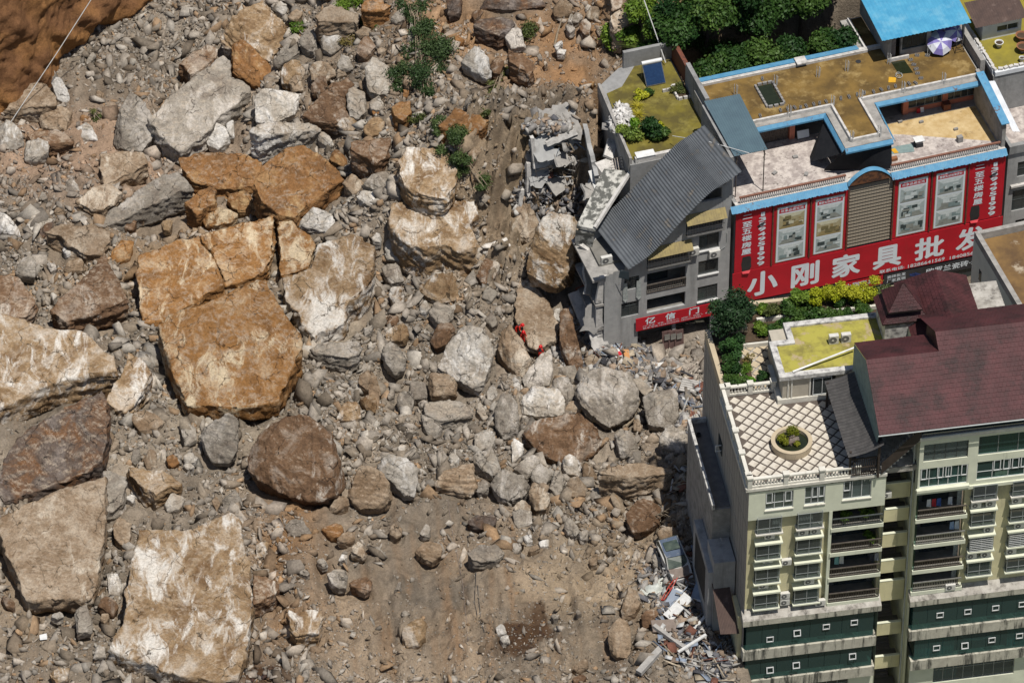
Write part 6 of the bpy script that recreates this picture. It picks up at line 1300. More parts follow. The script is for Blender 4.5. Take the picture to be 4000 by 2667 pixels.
ring_wall(SB, 'parapet', [(1.0, 6.38, 11.45, 6.38), (11.3, 6.38, 11.3, 1.3), (11.2, 1.3, 14.05, 1.3), (13.95, 6.38, 13.95, 1.3), (13.85, 6.38, 25.6, 6.38), (1.0, 12.62, 17.1, 12.62), (17.0, 12.62, 17.0, 17.5)], 17.822, 18.15, 'white_concrete')
m = MB(); tr = [(1.0, 5.7, 10.5, 5.7), (10.45, 5.7, 10.4, .5), (10.4, .52, 14.9, .52), (14.9, .52, 15.15, 5.7), (15.1, 5.7, 25.7, 5.7)]
for i, (a, b, c, d) in enumerate(tr):
    dx, dy = c-a, d-b; L = math.hypot(dx, dy); nx, ny = dy/L*.26, -dx/L*.26; s_ = MB()
    s_.add([(a, b, 17.84), (c, d, 17.84), (c+nx, d+ny, 17.55), (a+nx, b+ny, 17.55), (a+nx, b+ny, 17.38), (c+nx, d+ny, 17.38)], [(0, 3, 2, 1), (3, 4, 5, 2)]); s_.build('blue_edge_trim', G['blue_trim'], SB)
m = MB(); m.slab([(1.0, 12.75, 18.3), (16.3, 12.75, 18.3), (16.3, 13.45, 18.15), (1.0, 13.45, 18.15)], .08); m.build('blue_edge_trim', G['blue_trim'], SB)
m = MB(); m.box(.75, 1.15, 10.3, 15.6, 14.5, 18.35); m.build('divider_wall', G['grey_block_wall'], SB)
# column stubs with rebar
rebar = [(7.28, 6.3), (11.4, 6.4), (14.1, 6.4), (18.1, 6.3), (21.99, 6.35), (11.59, 10.63), (14.35, 10.63), (11.3, 1.3), (13.9, 1.25), (7.55, 10.65), (18.3, 10.4), (22.19, 10.5), (3.71, 10.53)]
for i, (u, v) in enumerate(rebar):
    b = MB()
    for k in range(5): a = 2.4*k; b.tube([(u+.16*math.cos(a), v+.16*math.sin(a), 17.85), (u+.17*math.cos(a)+.03, v+.16*math.sin(a), 18.85+.25*math.sin(a*3))], .028, 5)
    b.build('rebar_stub', pm('rebar_white', (.55,.55,.53), rough=.6) if i == 0 else G['rebar_white'], SB)
# loose things on the roof
blocks = [(6.73,7.11),(7.41,7.13),(8.06,7.08),(8.57,6.92),(9.11,6.98),(9.83,6.98),(10.39,6.96),(11.02,7.0),(12.43,7.02),(13.2,7.01),(14.0,7.07),(14.69,7.09),(15.53,6.98),(16.28,7.05),(16.99,7.06),(17.67,7.09),(18.95,7.08),(19.53,6.97),(20.24,7.46),(20.21,8.2),(20.3,8.82),(20.33,9.46),(20.3,10.2),(21.09,10.6),(21.97,10.31),(6.7,11.78),(4.75,6.96)]
ORDN = 'first second third fourth fifth sixth seventh eighth ninth tenth eleventh twelfth thirteenth fourteenth fifteenth sixteenth seventeenth eighteenth'.split()
b = MB(); b.box(-.1, .1, -.2, .2, .0, .2); b.box(-.075, .075, -.17, -.02, .2, .202, 1); b.box(-.075, .075, .02, .17, .2, .202, 1); cb = b.mesh('cinder_block', [G['blockwork'], G['interior_dark']])
for i, (u, v) in enumerate(blocks):
    o = link('cinder_block', cb, None, sw(u, v, 17.905)); o.rotation_euler = (0, 0, SY+random.uniform(-.35, .35)+(1.3 if 17 < i < 25 else 0))
    tag(o, f'cinder block, {ORDN[i]} from left in the row along the front parapet' if i < 18 else f'cinder block, {ORDN[i-18]} from the front in the arc before the umbrellas' if i < 25 else 'lone cinder block beside the block basin, '+('back one' if i == 25 else 'front one'), 'block', 'cinder blocks laid out on the mossy roof')
m = MB(); wls = [(5.95,11.1,7.4,11.1),(7.4,11.1,7.4,7.9),(5.8,7.85,7.4,7.85),(5.75,11.1,5.75,7.85)]
o = sthing('block_pit', 'low cinder block basin with green water on the mossy roof', 'basin')
for (a, b_, c, d) in wls:
    L = math.hypot(c-a, d-b_); n = max(2, int(L/.42))
    for k in range(n):
        q = MB(); x, y = a+(c-a)*(k+.5)/n, b_+(d-b_)*(k+.5)/n; h = (.19, .09) if abs(b_-d) < .1 else (.09, .19); q.box(x-h[0], x+h[0], y-h[1], y+h[1], 17.905, 18.15); q.build('block', G['blockwork'], o)
q = MB(); q.box(5.9, 7.25, 8.0, 10.95, 17.905, 17.96); q.build('water', G['pond_water'], o)
def flat_thing(name, label, cat, pts, z, mat, th=.02, frame=sw):
    m = MB(); P = [Vector(frame(u, v, 0)) for u, v in pts]; c = sum(P, Vector())/len(P); m.prism([(p.x-c.x, p.y-c.y) for p in P], 0, th); o = m.build(name, mat, None, (c.x, c.y, z)); return tag(o, label, cat)
flat_thing('yellow_mat', 'yellow plastic mat lying on the brown mossy roof', 'mat', [(17.3, 7.9), (17.9, 7.7), (18.2, 8.3), (17.6, 8.6)], 17.91, G['orange_mat'])
flat_thing('wet_patch_tray', 'dark shallow water tray below the blue-roofed room', 'tray', [(18.6, 8.7), (19.9, 8.5), (19.8, 10.4), (18.55, 10.5)], 17.91, G['pond_water'])
o = sthing('coiled_hose', 'thin grey hose coiled beside the dark water tray', 'hose', 18.5, 8.4, 17.93); q = MB(); q.tube([(.35*math.cos(k*.4)*(1-.01*k), .35*math.sin(k*.4), .01*k) for k in range(28)], .025, 5); q.build('coil', G['pipe_grey'], o)
flat_thing('manhole_cover', 'round dark drain cover on the brown mossy roof', 'drain cover', [(15.78+.25*math.cos(k*.5), 11.5+.25*math.sin(k*.5)) for k in range(12)], 17.91, G['fascia_black'])
flat_thing('concrete_hatch', 'square concrete hatch lid at the back edge of the mossy roof', 'hatch', [(10.2, 12.2), (11.2, 12.2), (11.2, 13.2), (10.2, 13.2)], 18.32, G['white_concrete'], .12)
# blue-roofed room
m = MB(); m.wall(18.35, 25.75, 17.9, 20.9, [(18.7, 19.6, 17.9, 20.3), (19.75, 22.1, 18.6, 20.3), (22.5, 25.6, 17.95, 20.6)], 11.0, .3); m.quad((18.35, 18, 17.9), (18.35, 11.0, 17.9), (18.35, 11.0, 21), (18.35, 18, 21.6)); m.build('rooftop_room_wall', G['old_concrete'], SB)
m = MB(); m.quad((18.4, 13.2, 17.9), (25.7, 13.2, 17.9), (25.7, 13.2, 21), (18.4, 13.2, 21)); m.build('rooftop_room_back', G['interior_dark'], SB)
window(SB, 19.75, 22.1, 18.6, 20.3, 11.12, 3, 0, frame='dark_frame', glass='dark_glass', curtain=('curtain_brown', (.3, 1)))
q = MB(); q.box(18.7, 19.15, 11.05, 11.1, 17.92, 20.25); q.build('room_door', pm('old_door', (.20,.18,.17), (.12,.10,.095), 3, rough=.8), SB)
corrugated(SB, 'blue_roof', (17.4, 10.1, 20.95), (25.95, 10.1, 20.95), (25.95, 19.0, 22.0), (17.4, 19.0, 22.0), 24, .035, 'blue_sheet')
m = MB(); m.box(18.3, 20.3, 10.55, 10.72, 17.9, 18.25); m.build('step_wall', G['white_concrete'], SB)
def umbrella(u, v, z, r, label, tilt):
    o = sthing('umbrella', label, 'umbrella', u, v, z, 'violet and white umbrellas in the alcove'); o.rotation_euler = (tilt[0], tilt[1], SY)
    pv, pw_ = MB(), MB()
    for k in range(8):
        a, b = 2*math.pi*k/8, 2*math.pi*(k+1)/8; mm = (a+b)/2
        (pv if k % 2 else pw_).add([(0, 0, .55), (r*.6*math.cos(a), r*.6*math.sin(a), .40), (r*.57*math.cos(mm), r*.57*math.sin(mm), .37), (r*.6*math.cos(b), r*.6*math.sin(b), .40), (r*math.cos(a), r*math.sin(a), .03), (r*.93*math.cos(mm), r*.93*math.sin(mm), .02), (r*math.cos(b), r*math.sin(b), .03)], [(0,1,2),(0,2,3),(1,4,5,2),(2,5,6,3)])
    pv.build('violet_panels', G['violet_cloth'], o); pw_.build('white_panels', G['pale_cloth'], o)
    q = MB(); q.tube([(0, 0, .62), (0, 0, -1.3)], .025, 6); q.build('pole', G['rail_steel'], o)
umbrella(23.2, 10.6, 18.9, 1.2, 'nearest violet and white umbrella under the blue roof', (R(38), 0)); umbrella(24.9, 11.4, 19.1, 1.0, 'violet umbrella leaning at the right in the alcove', (R(30), R(20))); umbrella(24.0, 12.3, 19.7, 1.1, 'shaded grey-looking umbrella at the back of the alcove', (R(45), 0))
o = sthing('trestle', 'dark wooden trestle standing by the umbrellas', 'trestle', 24.9, 10.2, 17.9); q = MB()
for a in (-.45, .45): q.tube([(a, -.35, 0), (a*.3, 0, 1.5)], .035, 5); q.tube([(a, .35, 0), (a*.3, 0, 1.5)], .035, 5)
q.tube([(-.45, -.35, .4), (.45, -.35, .4)], .03, 5); q.build('frame', G['dark_wood'], o)
# right gable wall of the terrace, with blue capping and white sheet
m = MB(); m.add([(25.25,.1,14.4),(25.6,.1,14.4),(25.6,6.9,14.4),(25.25,6.9,14.4),(25.25,.1,17.0),(25.6,.1,17.0),(25.6,6.9,18.2),(25.25,6.9,18.2)], [(0,1,5,4),(1,2,6,5),(2,3,7,6),(3,0,4,7),(4,5,6,7)]); m.build('gable_wall', G['old_concrete'], SB)
m = MB(); m.slab([(25.05, -.1, 17.35), (25.8, -.1, 17.35), (25.8, 6.3, 18.35), (25.05, 6.3, 18.35)], .1); m.build('blue_edge_trim', G['blue_trim'], SB)
corrugated(SB, 'white_sheet', (25.85, -.8, 16.9), (26.5, -.9, 16.8), (26.45, 5.2, 17.9), (25.85, 5.2, 18.0), 3, .03, 'whitewash', .04)
m = MB(); m.box(1.15, 25.2, 12.65, 13.0, 17.9, 18.2); m.build('back_kerb', G['white_concrete'], SB)
m = MB(); m.box(25.75, 26.2, 7.0, 13.2, 17.0, 19.0); m.build('right_parapet', G['old_concrete'], SB)
# shade net hanging from the tongue
def net():
    m = MB(); K = 14
    P = lambda s, t: Vector(((10.4+4.4*s)-1.9*(1-s)*t*(1.2-.5*t), .5-.15*t+1.7*t*(1-s)-.3*s*t, 17.36-2.9*t+.35*math.sin(math.pi*s)*t-.25*math.sin(5*s)*t))
    vs = [P(i/K, j/8) for j in range(9) for i in range(K+1)]
    m.add(vs, [(j*(K+1)+i, j*(K+1)+i+1, (j+1)*(K+1)+i+1, (j+1)*(K+1)+i) for j in range(8) for i in range(K)])
    o = m.build('shade_net', G['black_net'], None, SO3, smooth=True); o.rotation_euler = (0, 0, SY); tag(o, 'black shade net hanging from the roof tongue over the terrace', 'net')
    m = MB(); m.add([(10.4, 5.6, 17.36), (10.4, .6, 17.36), (8.3, 3.0, 14.9), (8.6, 4.2, 14.6)], [(0, 1, 2, 3)]); m.build('net_wing', G['black_net'], o)
net()
def terrace_items():
    def bx(name, label, cat, u, v, z, s, mat, yaw=0, group=None):
        q = MB(); q.box(-s[0]/2, s[0]/2, -s[1]/2, s[1]/2, 0, s[2]); o = q.build(name, mat, None, sw(u, v, z)); o.rotation_euler = (0, 0, SY+yaw); return tag(o, label, cat, group)
    o = sthing('crate_stand', 'white-topped stack of dark crates on the upper terrace', 'crate stack', 18.35, 2.7, 14.425)
    q = MB(); q.box(-.35, .35, -.3, .3, 0, .35); q.build('lower_crate', G['fascia_black'], o); q = MB(); q.box(-.3, .3, -.26, .26, .37, .7); q.build('upper_crate', G['blockwork'], o); q = MB(); q.box(-.45, .45, -.38, .38, .72, .77); q.build('white_lid', G['glazed_white'], o)
    flat_thing('glass_sheet', 'greenish sheet lying on the terrace beside the crate stack', 'sheet', [(15.6, 2.3), (17.7, 2.0), (18.0, 3.1), (16.0, 3.2)], 14.43, pm('green_sheet', (.22,.29,.28), (.16,.22,.22), 2, rough=.3), .03)
    flat_thing('orange_tarp', 'small orange tarp on the greenish sheet', 'tarp', [(15.9, 2.3), (16.3, 2.25), (16.2, 2.95), (15.75, 2.9)], 14.465, G['orange_mat'], .03)
    bx('dark_box', 'dark box standing on the mottled terrace near the balustrade', 'box', 22.06, 2.1, 14.425, (.5, .4, .6), G['blockwork'], .1)
    for k, (u, v, z) in enumerate([(17.94, 6.2, 14.46), (19.74, 5.6, 14.43), (22.32, 3.7, 14.43)]): bx('cinder_block', ['cinder block by the doorway on the terrace', 'cinder block near the hanging laundry on the terrace', 'lone cinder block on the tan part of the terrace'][k], 'block', u, v, z, (.4, .2, .2), G['blockwork'], .1)
    for k, (u, v) in enumerate([(7.31, 4.54), (4.79, 3.02), (7.41, 2.01)]): bx('brick', ['dark brick on the pale terrace under the net', 'dark brick at the left of the pale terrace', 'dark brick near the left balustrade'][k], 'brick', u, v, 14.43, (.45, .3, .18), G['blockwork'], .5*k)
    for u, v, l in ((14.7, 1.6, 'left leafy pot at the terrace balustrade'), (15.5, 1.5, 'right leafy pot at the terrace balustrade')): bx('plant_box', l, 'plant box', u, v, 14.43, (.7, .35, .3), G['terracotta'])
terrace_items()
o = sthing('laundry', 'red and white clothes hanging from the terrace room window', 'laundry', 20.1, 6.9, 15.0); q = MB(); q.add([(-.3,0,0),(.0,-.05,.0),(.05,-.1,-.7),(-.35,-.05,-.6)], [(0,1,2,3)]); q.build('red_cloth', G['banner_red'], o); q = MB(); q.add([(.0,-.03,.1),(.35,0,.05),(.4,-.05,-.5),(.06,-.1,-.45)], [(0,1,2,3)]); q.build('grey_cloth', G['pale_cloth'], o)
# ------------------------------------------------------------------ signs
def board(name, label, poly, v=-.35, th=.06, mat='banner_red', cat='sign'):
    """flat sign board outlined by (u, z) points"""
    o = MB(); n = len(poly); o.add([(u, v, z) for u, z in poly]+[(u, v+th, z) for u, z in poly], [tuple(range(n)), tuple(range(2*n-1, n-1, -1))]+[(i, n+i, n+(i+1) % n, (i+1) % n) for i in range(n)])
    ob = o.build(name, G[mat], None, SO3); ob.rotation_euler = (0, 0, SY); return tag(ob, label, cat)
bn = board('banner_sign', 'long red banner with six huge white characters above the shops', [(-.1, 3.12), (25.7, 2.62), (25.75, 6.62), (-.15, 6.70)])
for ch, a, b, c, d in (('小', 1.27, 4.2, 3.5, 6.3), ('刚', 5.46, 8.15, 3.45, 6.2), ('家', 9.35, 12.1, 3.5, 6.15), ('具', 13.3, 16.05, 3.5, 6.1), ('批', 17.3, 20.2, 3.5, 6.1), ('发', 21.3, 24.1, 3.5, 6.15)):
    text(ch, a, b, c, d, -.362, LW, bn, 'character', .035)
text('联系电话:', 14.0, 16.4, 2.92, 3.32, -.362, LW, bn, 'small_lettering', .02); text('18286641569', 16.75, 20.3, 2.86, 3.25, -.362, LW, bn, 'phone_digits', .02); text('18408565611', 20.8, 24.4, 2.78, 3.17, -.362, LW, bn, 'phone_digits', .02)
def tall_sign(u0, u1, label, ut, ud, hole):
    b = board('tall_sign', label, [(u0, 6.74), (u1, 6.74), (u1, 13.85), (u0, 13.85)], -.32)
    for k, ch in enumerate('二至五楼房屋'): text(ch, ut, ut+.92, 13.35-.80*k-.66+(.2 if k == 0 else 0), 13.35-.80*k, -.332, LW, b, 'character', .035)
    for k, ch in enumerate('13594951999'): text(ch, ud+(.2 if ch == '1' else 0), ud+.70-(.12 if ch == '1' else 0), 13.28-.578*k-.48, 13.28-.578*k, -.332, LW, b, 'digit', .06)
    h = MB(); n = 14; cu, cz = hole; ring = [(cu+(.45+.04*math.sin(3*k))*max(-1, min(1, 1.3*math.cos(2*math.pi*k/n))), -.336, cz+.85*max(-1, min(1, 1.25*math.sin(2*math.pi*k/n)))) for k in range(n)]
    h.add(ring, [tuple(range(n))]); h.build('torn_hole', G['interior_dark'], b)
    t = MB(); t.add([(ud-.15, -.345, 11.75), (ud+.5, -.45, 11.95), (ud+.6, -.36, 12.15), (ud+.2, -.40, 12.05), (ud+.1, -.345, 11.5)], [(0, 1, 2, 3), (0, 3, 4)]); t.build('torn_flap', G['fascia_black'], b)
    q = MB(); q.add([(cu-.42, -.34, cz-.85), (cu+.42, -.34, cz-.85), (cu+.2, -.55, cz-1.02), (cu-.38, -.5, cz-1.0)], [(0, 3, 2, 1)]); q.build('loose_flap', G['banner_red'], b)
    return b
tall_sign(.0, 3.4, 'tall red sign with vertical characters and digits at left, torn hole below', .62, 2.15, (1.13, 7.6)); tall_sign(22.1, 25.6, 'tall red sign with vertical characters and digits at the right end', 22.7, 24.25, (22.95, 7.75))
def interior_picture(parent, u0, u1, z0, z1, v, seed, tone):
    """flat printed room picture made of colour fields"""
    rg = np.random.default_rng(seed); W, H = u1-u0, z1-z0; pal = {'warm': [(.42,.37,.22), (.20,.17,.08), (.60,.58,.42), (.09,.08,.05), (.33,.26,.12)], 'cool': [(.40,.47,.46), (.22,.29,.29), (.62,.68,.67), (.05,.07,.07), (.28,.30,.27)]}[tone]
    names = []
    for k, c in enumerate(pal):
        nm = f'print_{tone}_{k}'
        if nm not in MATS: pm(nm, c, tuple(x*.8 for x in c), 3, rough=.5)
        names.append(G[nm])
    m = MB(); q = lambda a, b, c, d, i, k: m.quad((u0+a*W, v-.002*k, z0+c*H), (u0+b*W, v-.002*k, z0+c*H), (u0+b*W, v-.002*k, z0+d*H), (u0+a*W, v-.002*k, z0+d*H), i)
    q(0, 1, 0, 1, 0, 0)
    m.add([(u0, v-.002, z0), (u1, v-.002, z0), (u0+.8*W, v-.002, z0+.32*H), (u0+.2*W, v-.002, z0+.32*H)], [(0, 1, 2, 3)], 4)
    m.add([(u0, v-.002, z1), (u0+.2*W, v-.002, z1-.25*H), (u0+.8*W, v-.002, z1-.25*H), (u1, v-.002, z1)], [(0, 1, 2, 3)], 2)
    for k in range(12):
        a = rg.uniform(.05, .8); w = rg.uniform(.06, .3); c = rg.uniform(.05, .6); h = rg.uniform(.08, .3); q(a, min(.97, a+w), c, min(.95, c+h), int(rg.integers(1, 5)), 2+k)
    return m.build('picture', names, parent)
def poster(u0, u1, p0, p1, title, label, seed, tones):
    b = board('poster_sign', label, [(u0, 6.76), (u1, 6.76), (u1, 13.7), (u0, 13.7)], -.32)
    f = MB(); f.box(p0-.06, p1+.06, -.333, -.323, 6.9, 13.4); f.build('gold_edge', G['awning_yellow'], b)
    f = MB(); f.box(p0, p1, -.345, -.334, 6.96, 13.34); f.build('white_sheet', G['letter_white'], b)
    f = MB(); f.box(p0+.15, p1-.15, -.352, -.346, 12.65, 13.1); f.build('title_strip', G['banner_red'], b); text(title, p0+.28, p1-.28, 12.73, 13.02, -.354, LW, b, 'title', .02)
    for k in range(3): interior_picture(b, p0+.17, p1-.17, 7.15+1.83*(2-k), 7.15+1.83*(2-k)+1.68, -.348, seed*10+k, tones[k])
    return b
poster(3.6, 6.95, 3.92, 6.66, '尽享品质生活', 'first furniture poster from the left with warm living room picture', 1, ('warm', 'cool', 'cool'))
poster(7.2, 10.52, 7.52, 10.22, '整家实拍效果赏析', 'second furniture poster from the left with a kitchen picture', 2, ('cool', 'warm', 'cool'))
poster(15.05, 18.45, 15.42, 18.15, '尽享品质生活', 'third furniture poster, right of the scaly stone panel', 3, ('cool', 'cool', 'cool'))
poster(18.7, 22.05, 19.0, 21.75, '整家实拍效果赏析', 'fourth furniture poster, left of the right tall sign', 4, ('cool', 'cool', 'cool'))
for u in (3.5, 7.08, 10.62, 14.95, 18.57, 22.07): q = MB(); q.box(u-.07, u+.07, -.40, -.05, 6.75, 14.0); q.build('rusty_post', G['rust_post'], SB)
# scaly stone panel: every scale a piece
m = MB(); m.box(10.75, 14.85, -.16, -.02, 6.72, 13.8); sp = m.build('scale_panel', G['stone_scale'], SB)
s_ = MB(); s_.add([(-.125, 0, 0), (.125, 0, 0), (.125, 0, .33), (-.125, 0, .33), (-.12, -.075, .04), (.12, -.075, .04)], [(4, 5, 2, 3), (0, 1, 5, 4), (0, 4, 3), (1, 2, 5)]); sme = s_.mesh('scale', G['stone_scale'])
for i in range(16):
    for j in range(18): link('scale', sme, sp, (10.9+.256*i, -.165, 6.8+.385*j))
# lower shop fascias
fa = board('shop_sign', 'black shop sign with white characters at the left under the red banner', [(0, 1.9), (9.9, 1.75), (9.9, 2.7), (0, 2.9)], -.3, mat='fascia_black')
text('石号汽车', 1.2, 4.3, 2.12, 2.72, -.312, LW, fa, bold=.02); text('专用中心', 6.4, 9.6, 2.02, 2.6, -.312, LW, fa, bold=.02)
fb = board('shop_sign', 'small red shop sign behind the yellow shrubs', [(10.2, 1.7), (14.4, 1.6), (14.4, 2.62), (10.2, 2.72)], -.3); text('小刚家具', 10.7, 13.6, 1.9, 2.5, -.312, LW, fb, bold=.02)
q = MB(); q.add([(13.75, -.314, 2.1), (14.25, -.314, 2.1), (14.0, -.314, 2.5), (13.92, -.314, 1.8), (14.08, -.314, 1.8), (14.08, -.314, 2.1), (13.92, -.314, 2.1)], [(0, 1, 2), (3, 4, 5, 6)]); q.build('arrow', G['orange_mat'], fb)
fc = board('shop_sign', 'black tile shop sign at the right under the red banner', [(14.5, 1.35), (25.6, 1.1), (25.6, 2.3), (14.5, 2.6)], -.3, mat='fascia_black')
text('瓷砖批发', 14.8, 16.6, 2.02, 2.4, -.312, LW, fc, bold=.01); text('厂家直销', 14.8, 16.6, 1.55, 1.93, -.312, LW, fc, bold=.01); text('欧罗兰瓷砖·岩板', 18.6, 24.6, 1.5, 2.2, -.312, LW, fc, bold=.015)
q = MB()
for k in range(3): q.add([(17.0+.25*k, -.314, 2.1), (17.9+.1*k, -.314, 1.55+.1*k), (17.75, -.314, 1.5+.1*k), (17.0+.2*k, -.314, 1.85)], [(0, 3, 2, 1)])
q.build('blue_logo', pm('logo_blue', (.03,.06,.22), rough=.5), fc)
m = MB(); m.box(0.2, 25.4, -.12, -.02, 0, 1.1); m.build('shop_glass', G['dark_glass'], SB)
# ------------------------------------------------------------------ neighbours at the right
NB = empty('neighbour_house', SO3, SY, 'grey block house at the right edge with bright moss roof and brown sheet hut', 'building')
m = MB(); m.box(26.75, 40, 6.25, 22, -.5, 17.5); m.build('wall', G['grey_block_wall'], NB)
m = MB(); m.box(27.2, 39.9, 6.7, 21.9, 17.502, 17.6); m.build('mossy_roof', G['moss_bright'], NB)
ring_wall(NB, 'white_coping', [(26.9, 6.35, 40, 6.35), (26.95, 6.35, 26.95, 22)], 17.51, 17.95, 'whitewash', .4)
m = MB(); m.wall(27.6, 31.4, 17.6, 19.4, [(29.0, 31.1, 18.2, 18.9)], 11.2, .2); m.quad((27.6, 13, 17.6), (27.6, 11.2, 17.6), (27.6, 11.2, 19.5), (27.6, 13, 19.7)); m.quad((31.4, 11.2, 17.6), (31.4, 13, 17.6), (31.4, 13, 19.7), (31.4, 11.2, 19.5)); m.build('hut_wall', G['whitewash'], NB)
window(NB, 29.0, 31.1, 18.2, 18.9, 11.28, 2, 0, frame='white_frame', glass='dark_glass')
corrugated(NB, 'brown_roof', (26.65, 10.6, 19.75), (31.7, 10.6, 19.75), (31.7, 13.6, 20.4), (26.65, 13.6, 20.4), 22, .03, 'brown_sheet')
rs = [(26.95, 6.6+.42*k) for k in range(14)]+[(27.5+.5*k, 6.45) for k in range(7)]
b = MB(); b.rbox((0, 0, .12), (.42, .26, .22), (.1, .05, 0)); sm_ = b.mesh('coping_stone', G['white_concrete'])
for u, v in rs: o = link('coping_stone', sm_, NB, (u, v, 17.95)); o.rotation_euler = (0, 0, random.uniform(-.6, .6)+1.57*(v > 6.5))
def pot(u, v, z, r, h, mat, label, cat='flower pot', stand=True):
    o = sthing('flower_pot', label, cat, u, v, z)
    q = MB(); q.lathe((0, 0, .25 if stand else 0), [(r*.55, 0), (r*.9, h*.6), (r, h*.95), (r*1.08, h), (r*.9, h*1.0), (r*.8, h*.75), (.02, h*.75)], 16); q.build('bowl', mat, o)
    if stand: q = MB(); q.box(-.16, .16, -.16, .16, 0, .25); q.build('stand_block', G['blockwork'], o)
    q = MB(); q.lathe((0, 0, (.25 if stand else 0)+h*.76), [(r*.8, 0), (.02, .03)], 12); q.build('soil', G['soil_dark'], o); return o
pot(28.69, 9.8, 17.6, .38, .4, G['glazed_white'], 'white flower pot alone on the bright moss roof'); pot(31.0, 10.1, 17.6, .55, .45, G['terracotta'], 'upper brown bowl pot at the right edge'); pot(30.5, 8.6, 17.6, .55, .45, G['terracotta'], 'lower brown bowl pot at the right edge'); pot(29.9, 7.3, 17.6, .25, .5, G['glazed_white'], 'slim white pot near the corner of the moss roof', stand=False)
LH = empty('lower_house', SO3, SY, 'grey lower house at the right edge below the block house', 'building')
m = MB(); m.wall(26.2, 40, -.5, 13.2, [(27.2, 30.0, 10.2, 11.9), (26.9, 30.2, 6.2, 8.6), (27.4, 29.9, 3.0, 5.0)], .5, .25); m.quad((26.2, 6.2, -.5), (26.2, .5, -.5), (26.2, .5, 13.2), (26.2, 6.2, 13.2)); m.build('wall', G['grey_facade'], LH)
m = MB(); m.box(26.2, 40, .3, .75, 13.2, 14.1); m.box(26.2, 26.5, .76, 6.2, 13.2, 14.1); m.build('parapet', G['grey_block_wall'], LH)
m = MB(); m.box(26.51, 40, .76, 6.22, 13.1, 13.3); m.build('roof_floor', G['marbled_terrace'], LH)
for h in ((27.2, 30.0, 10.2, 11.9), (26.9, 30.2, 6.2, 8.6), (27.4, 29.9, 3.0, 5.0)): window(LH, *h, .62, 3, .5, frame='dark_frame', glass='dark_glass')
m = MB(); m.box(26.6, 40, .2, .5, 9.2, 9.4); m.build('band', G['white_concrete'], LH)
PB = empty('pale_house', SO3, SY, 'pale house with brown stained flat roof between tower and red banner', 'building')
m = MB(); m.box(18.45, 32, -23.0, -10.5, -.5, 14.3); m.build('wall', G['pale_wall'], PB)
ring_wall(PB, 'parapet', [(18.47, -10.72, 32, -10.72), (18.68, -10.72, 18.68, -23)], 14.31, 15.1, 'old_concrete', .45)
m = MB(); m.box(18.95, 32, -22.9, -11.0, 14.301, 14.42); m.build('stained_roof', pm('stained_brown', (.20,.12,.045), (.10,.06,.03), .5, rough=.95, stain=(.36,.30,.22), st=(.60,.68), stscale=.35, bumpk=.3), PB)
m = MB()
for v, z in ((-12.2, 11.0), (-12.9, 9.6), (-15.5, 7.0), (-17.5, 6.0)): m.box(18.42, 18.449, v-.5, v, z, z+1.2)
m.build('slit_windows', G['dark_glass'], PB)
for v, z in ((-13, 14.42), (-15, 14.42)): pass
# ------------------------------------------------------------------ grey damaged house
GH = empty('grey_house', SO3, SY, 'grey five-storey house torn open at the left under a curved black roof', 'building')
holes = [(-3.3,-1.42,9.98,11.75), (-3.3,-1.42,7.1,8.72), (-3.3,-1.42,3.98,5.7), (-8.12,-4.45,6.25,8.6), (-8.08,-4.45,3.95,5.55), (-8.15,-4.15,9.5,11.1), (-4.55,-1.15,12.4,14.0), (-10.5,-8.85,4.05,5.72), (-10.25,-8.85,7.2,8.66), (-3.2,-1.3,15.6,16.9),
         (-8.9,-5.6,-.4,2.2), (-5.3,-2.0,-.4,2.2)]
m = MB()
RIM = np.array([(-13., 9.4), (-10.24, 10.1), (-7.93, 11.6), (-5.94, 13.7), (-3.57, 16.2), (-1.98, 17.5), (.11, 17.7)])
m.wall(-12.1, -.35, -.5, 17.7, holes, 0, .25, top=lambda u: float(np.interp(u, RIM[:, 0], RIM[:, 1]))-.25)
m.build('front_wall', G['grey_facade'], GH)
for h in holes[:3]:
    window(GH, *h, .12, 2, .75, frame='dark_frame', glass='dark_glass', curtain=('curtain_green' if h[2] < 9 else 'curtain_teal', (.05, .45)) if h[2] != 7.1 else None)
    q = MB(); q.box(h[0]-.06, h[1]+.06, -.12, .1, h[2]-.14, h[2]-.02); q.build('sill', G['glazed_white'], GH)
window(GH, *holes[7], .12, 2, .7, frame='dark_frame', glass='dark_glass'); window(GH, *holes[8], .12, 2, .7, frame='dark_frame', glass='dark_glass')
for u in (-10.35, -9.1):
    q = MB(); q.add([(u,-.05,8.1),(u+.35,-.05,8.1),(u+.45,-.12,6.2),(u+.2,-.16,5.9),(u-.05,-.1,6.25)], [(0,4,3,2,1)]); o = q.build('blown_curtain', G['curtain_grey'], None, SO3); o.rotation_euler = (0, 0, SY); tag(o, f'pale curtain blown out of the broken window, {"left" if u < -10 else "right"} one', 'curtain')
def recess(h, rail, glass=None):
    q = MB(); a, b, c, d = h; q.quad((a-.1, 1.6, c-.1), (b+.1, 1.6, c-.1), (b+.1, 1.6, d+.1), (a-.1, 1.6, d+.1)); q.quad((a, .25, c+.003), (b, .25, c+.003), (b, 1.6, c+.003), (a, 1.6, c+.003)); q.quad((a,.25,c),(a,1.6,c),(a,1.6,d),(a,.25,d)); o = q.build('balcony', G['interior_wall'], GH)
    q = MB(); q.box(a+.4, b-1.2, 1.5, 1.58, c, d-.2); q.build('sliding_door', G['dark_glass'], o)
    if rail: railing(o, a, b, -.02, c, 1.0, n=22, mat='rail_metal', r=.035)
    return o
recess(holes[3], True); recess(holes[4], False); o5 = recess(holes[5], False); o6 = recess(holes[6], False)
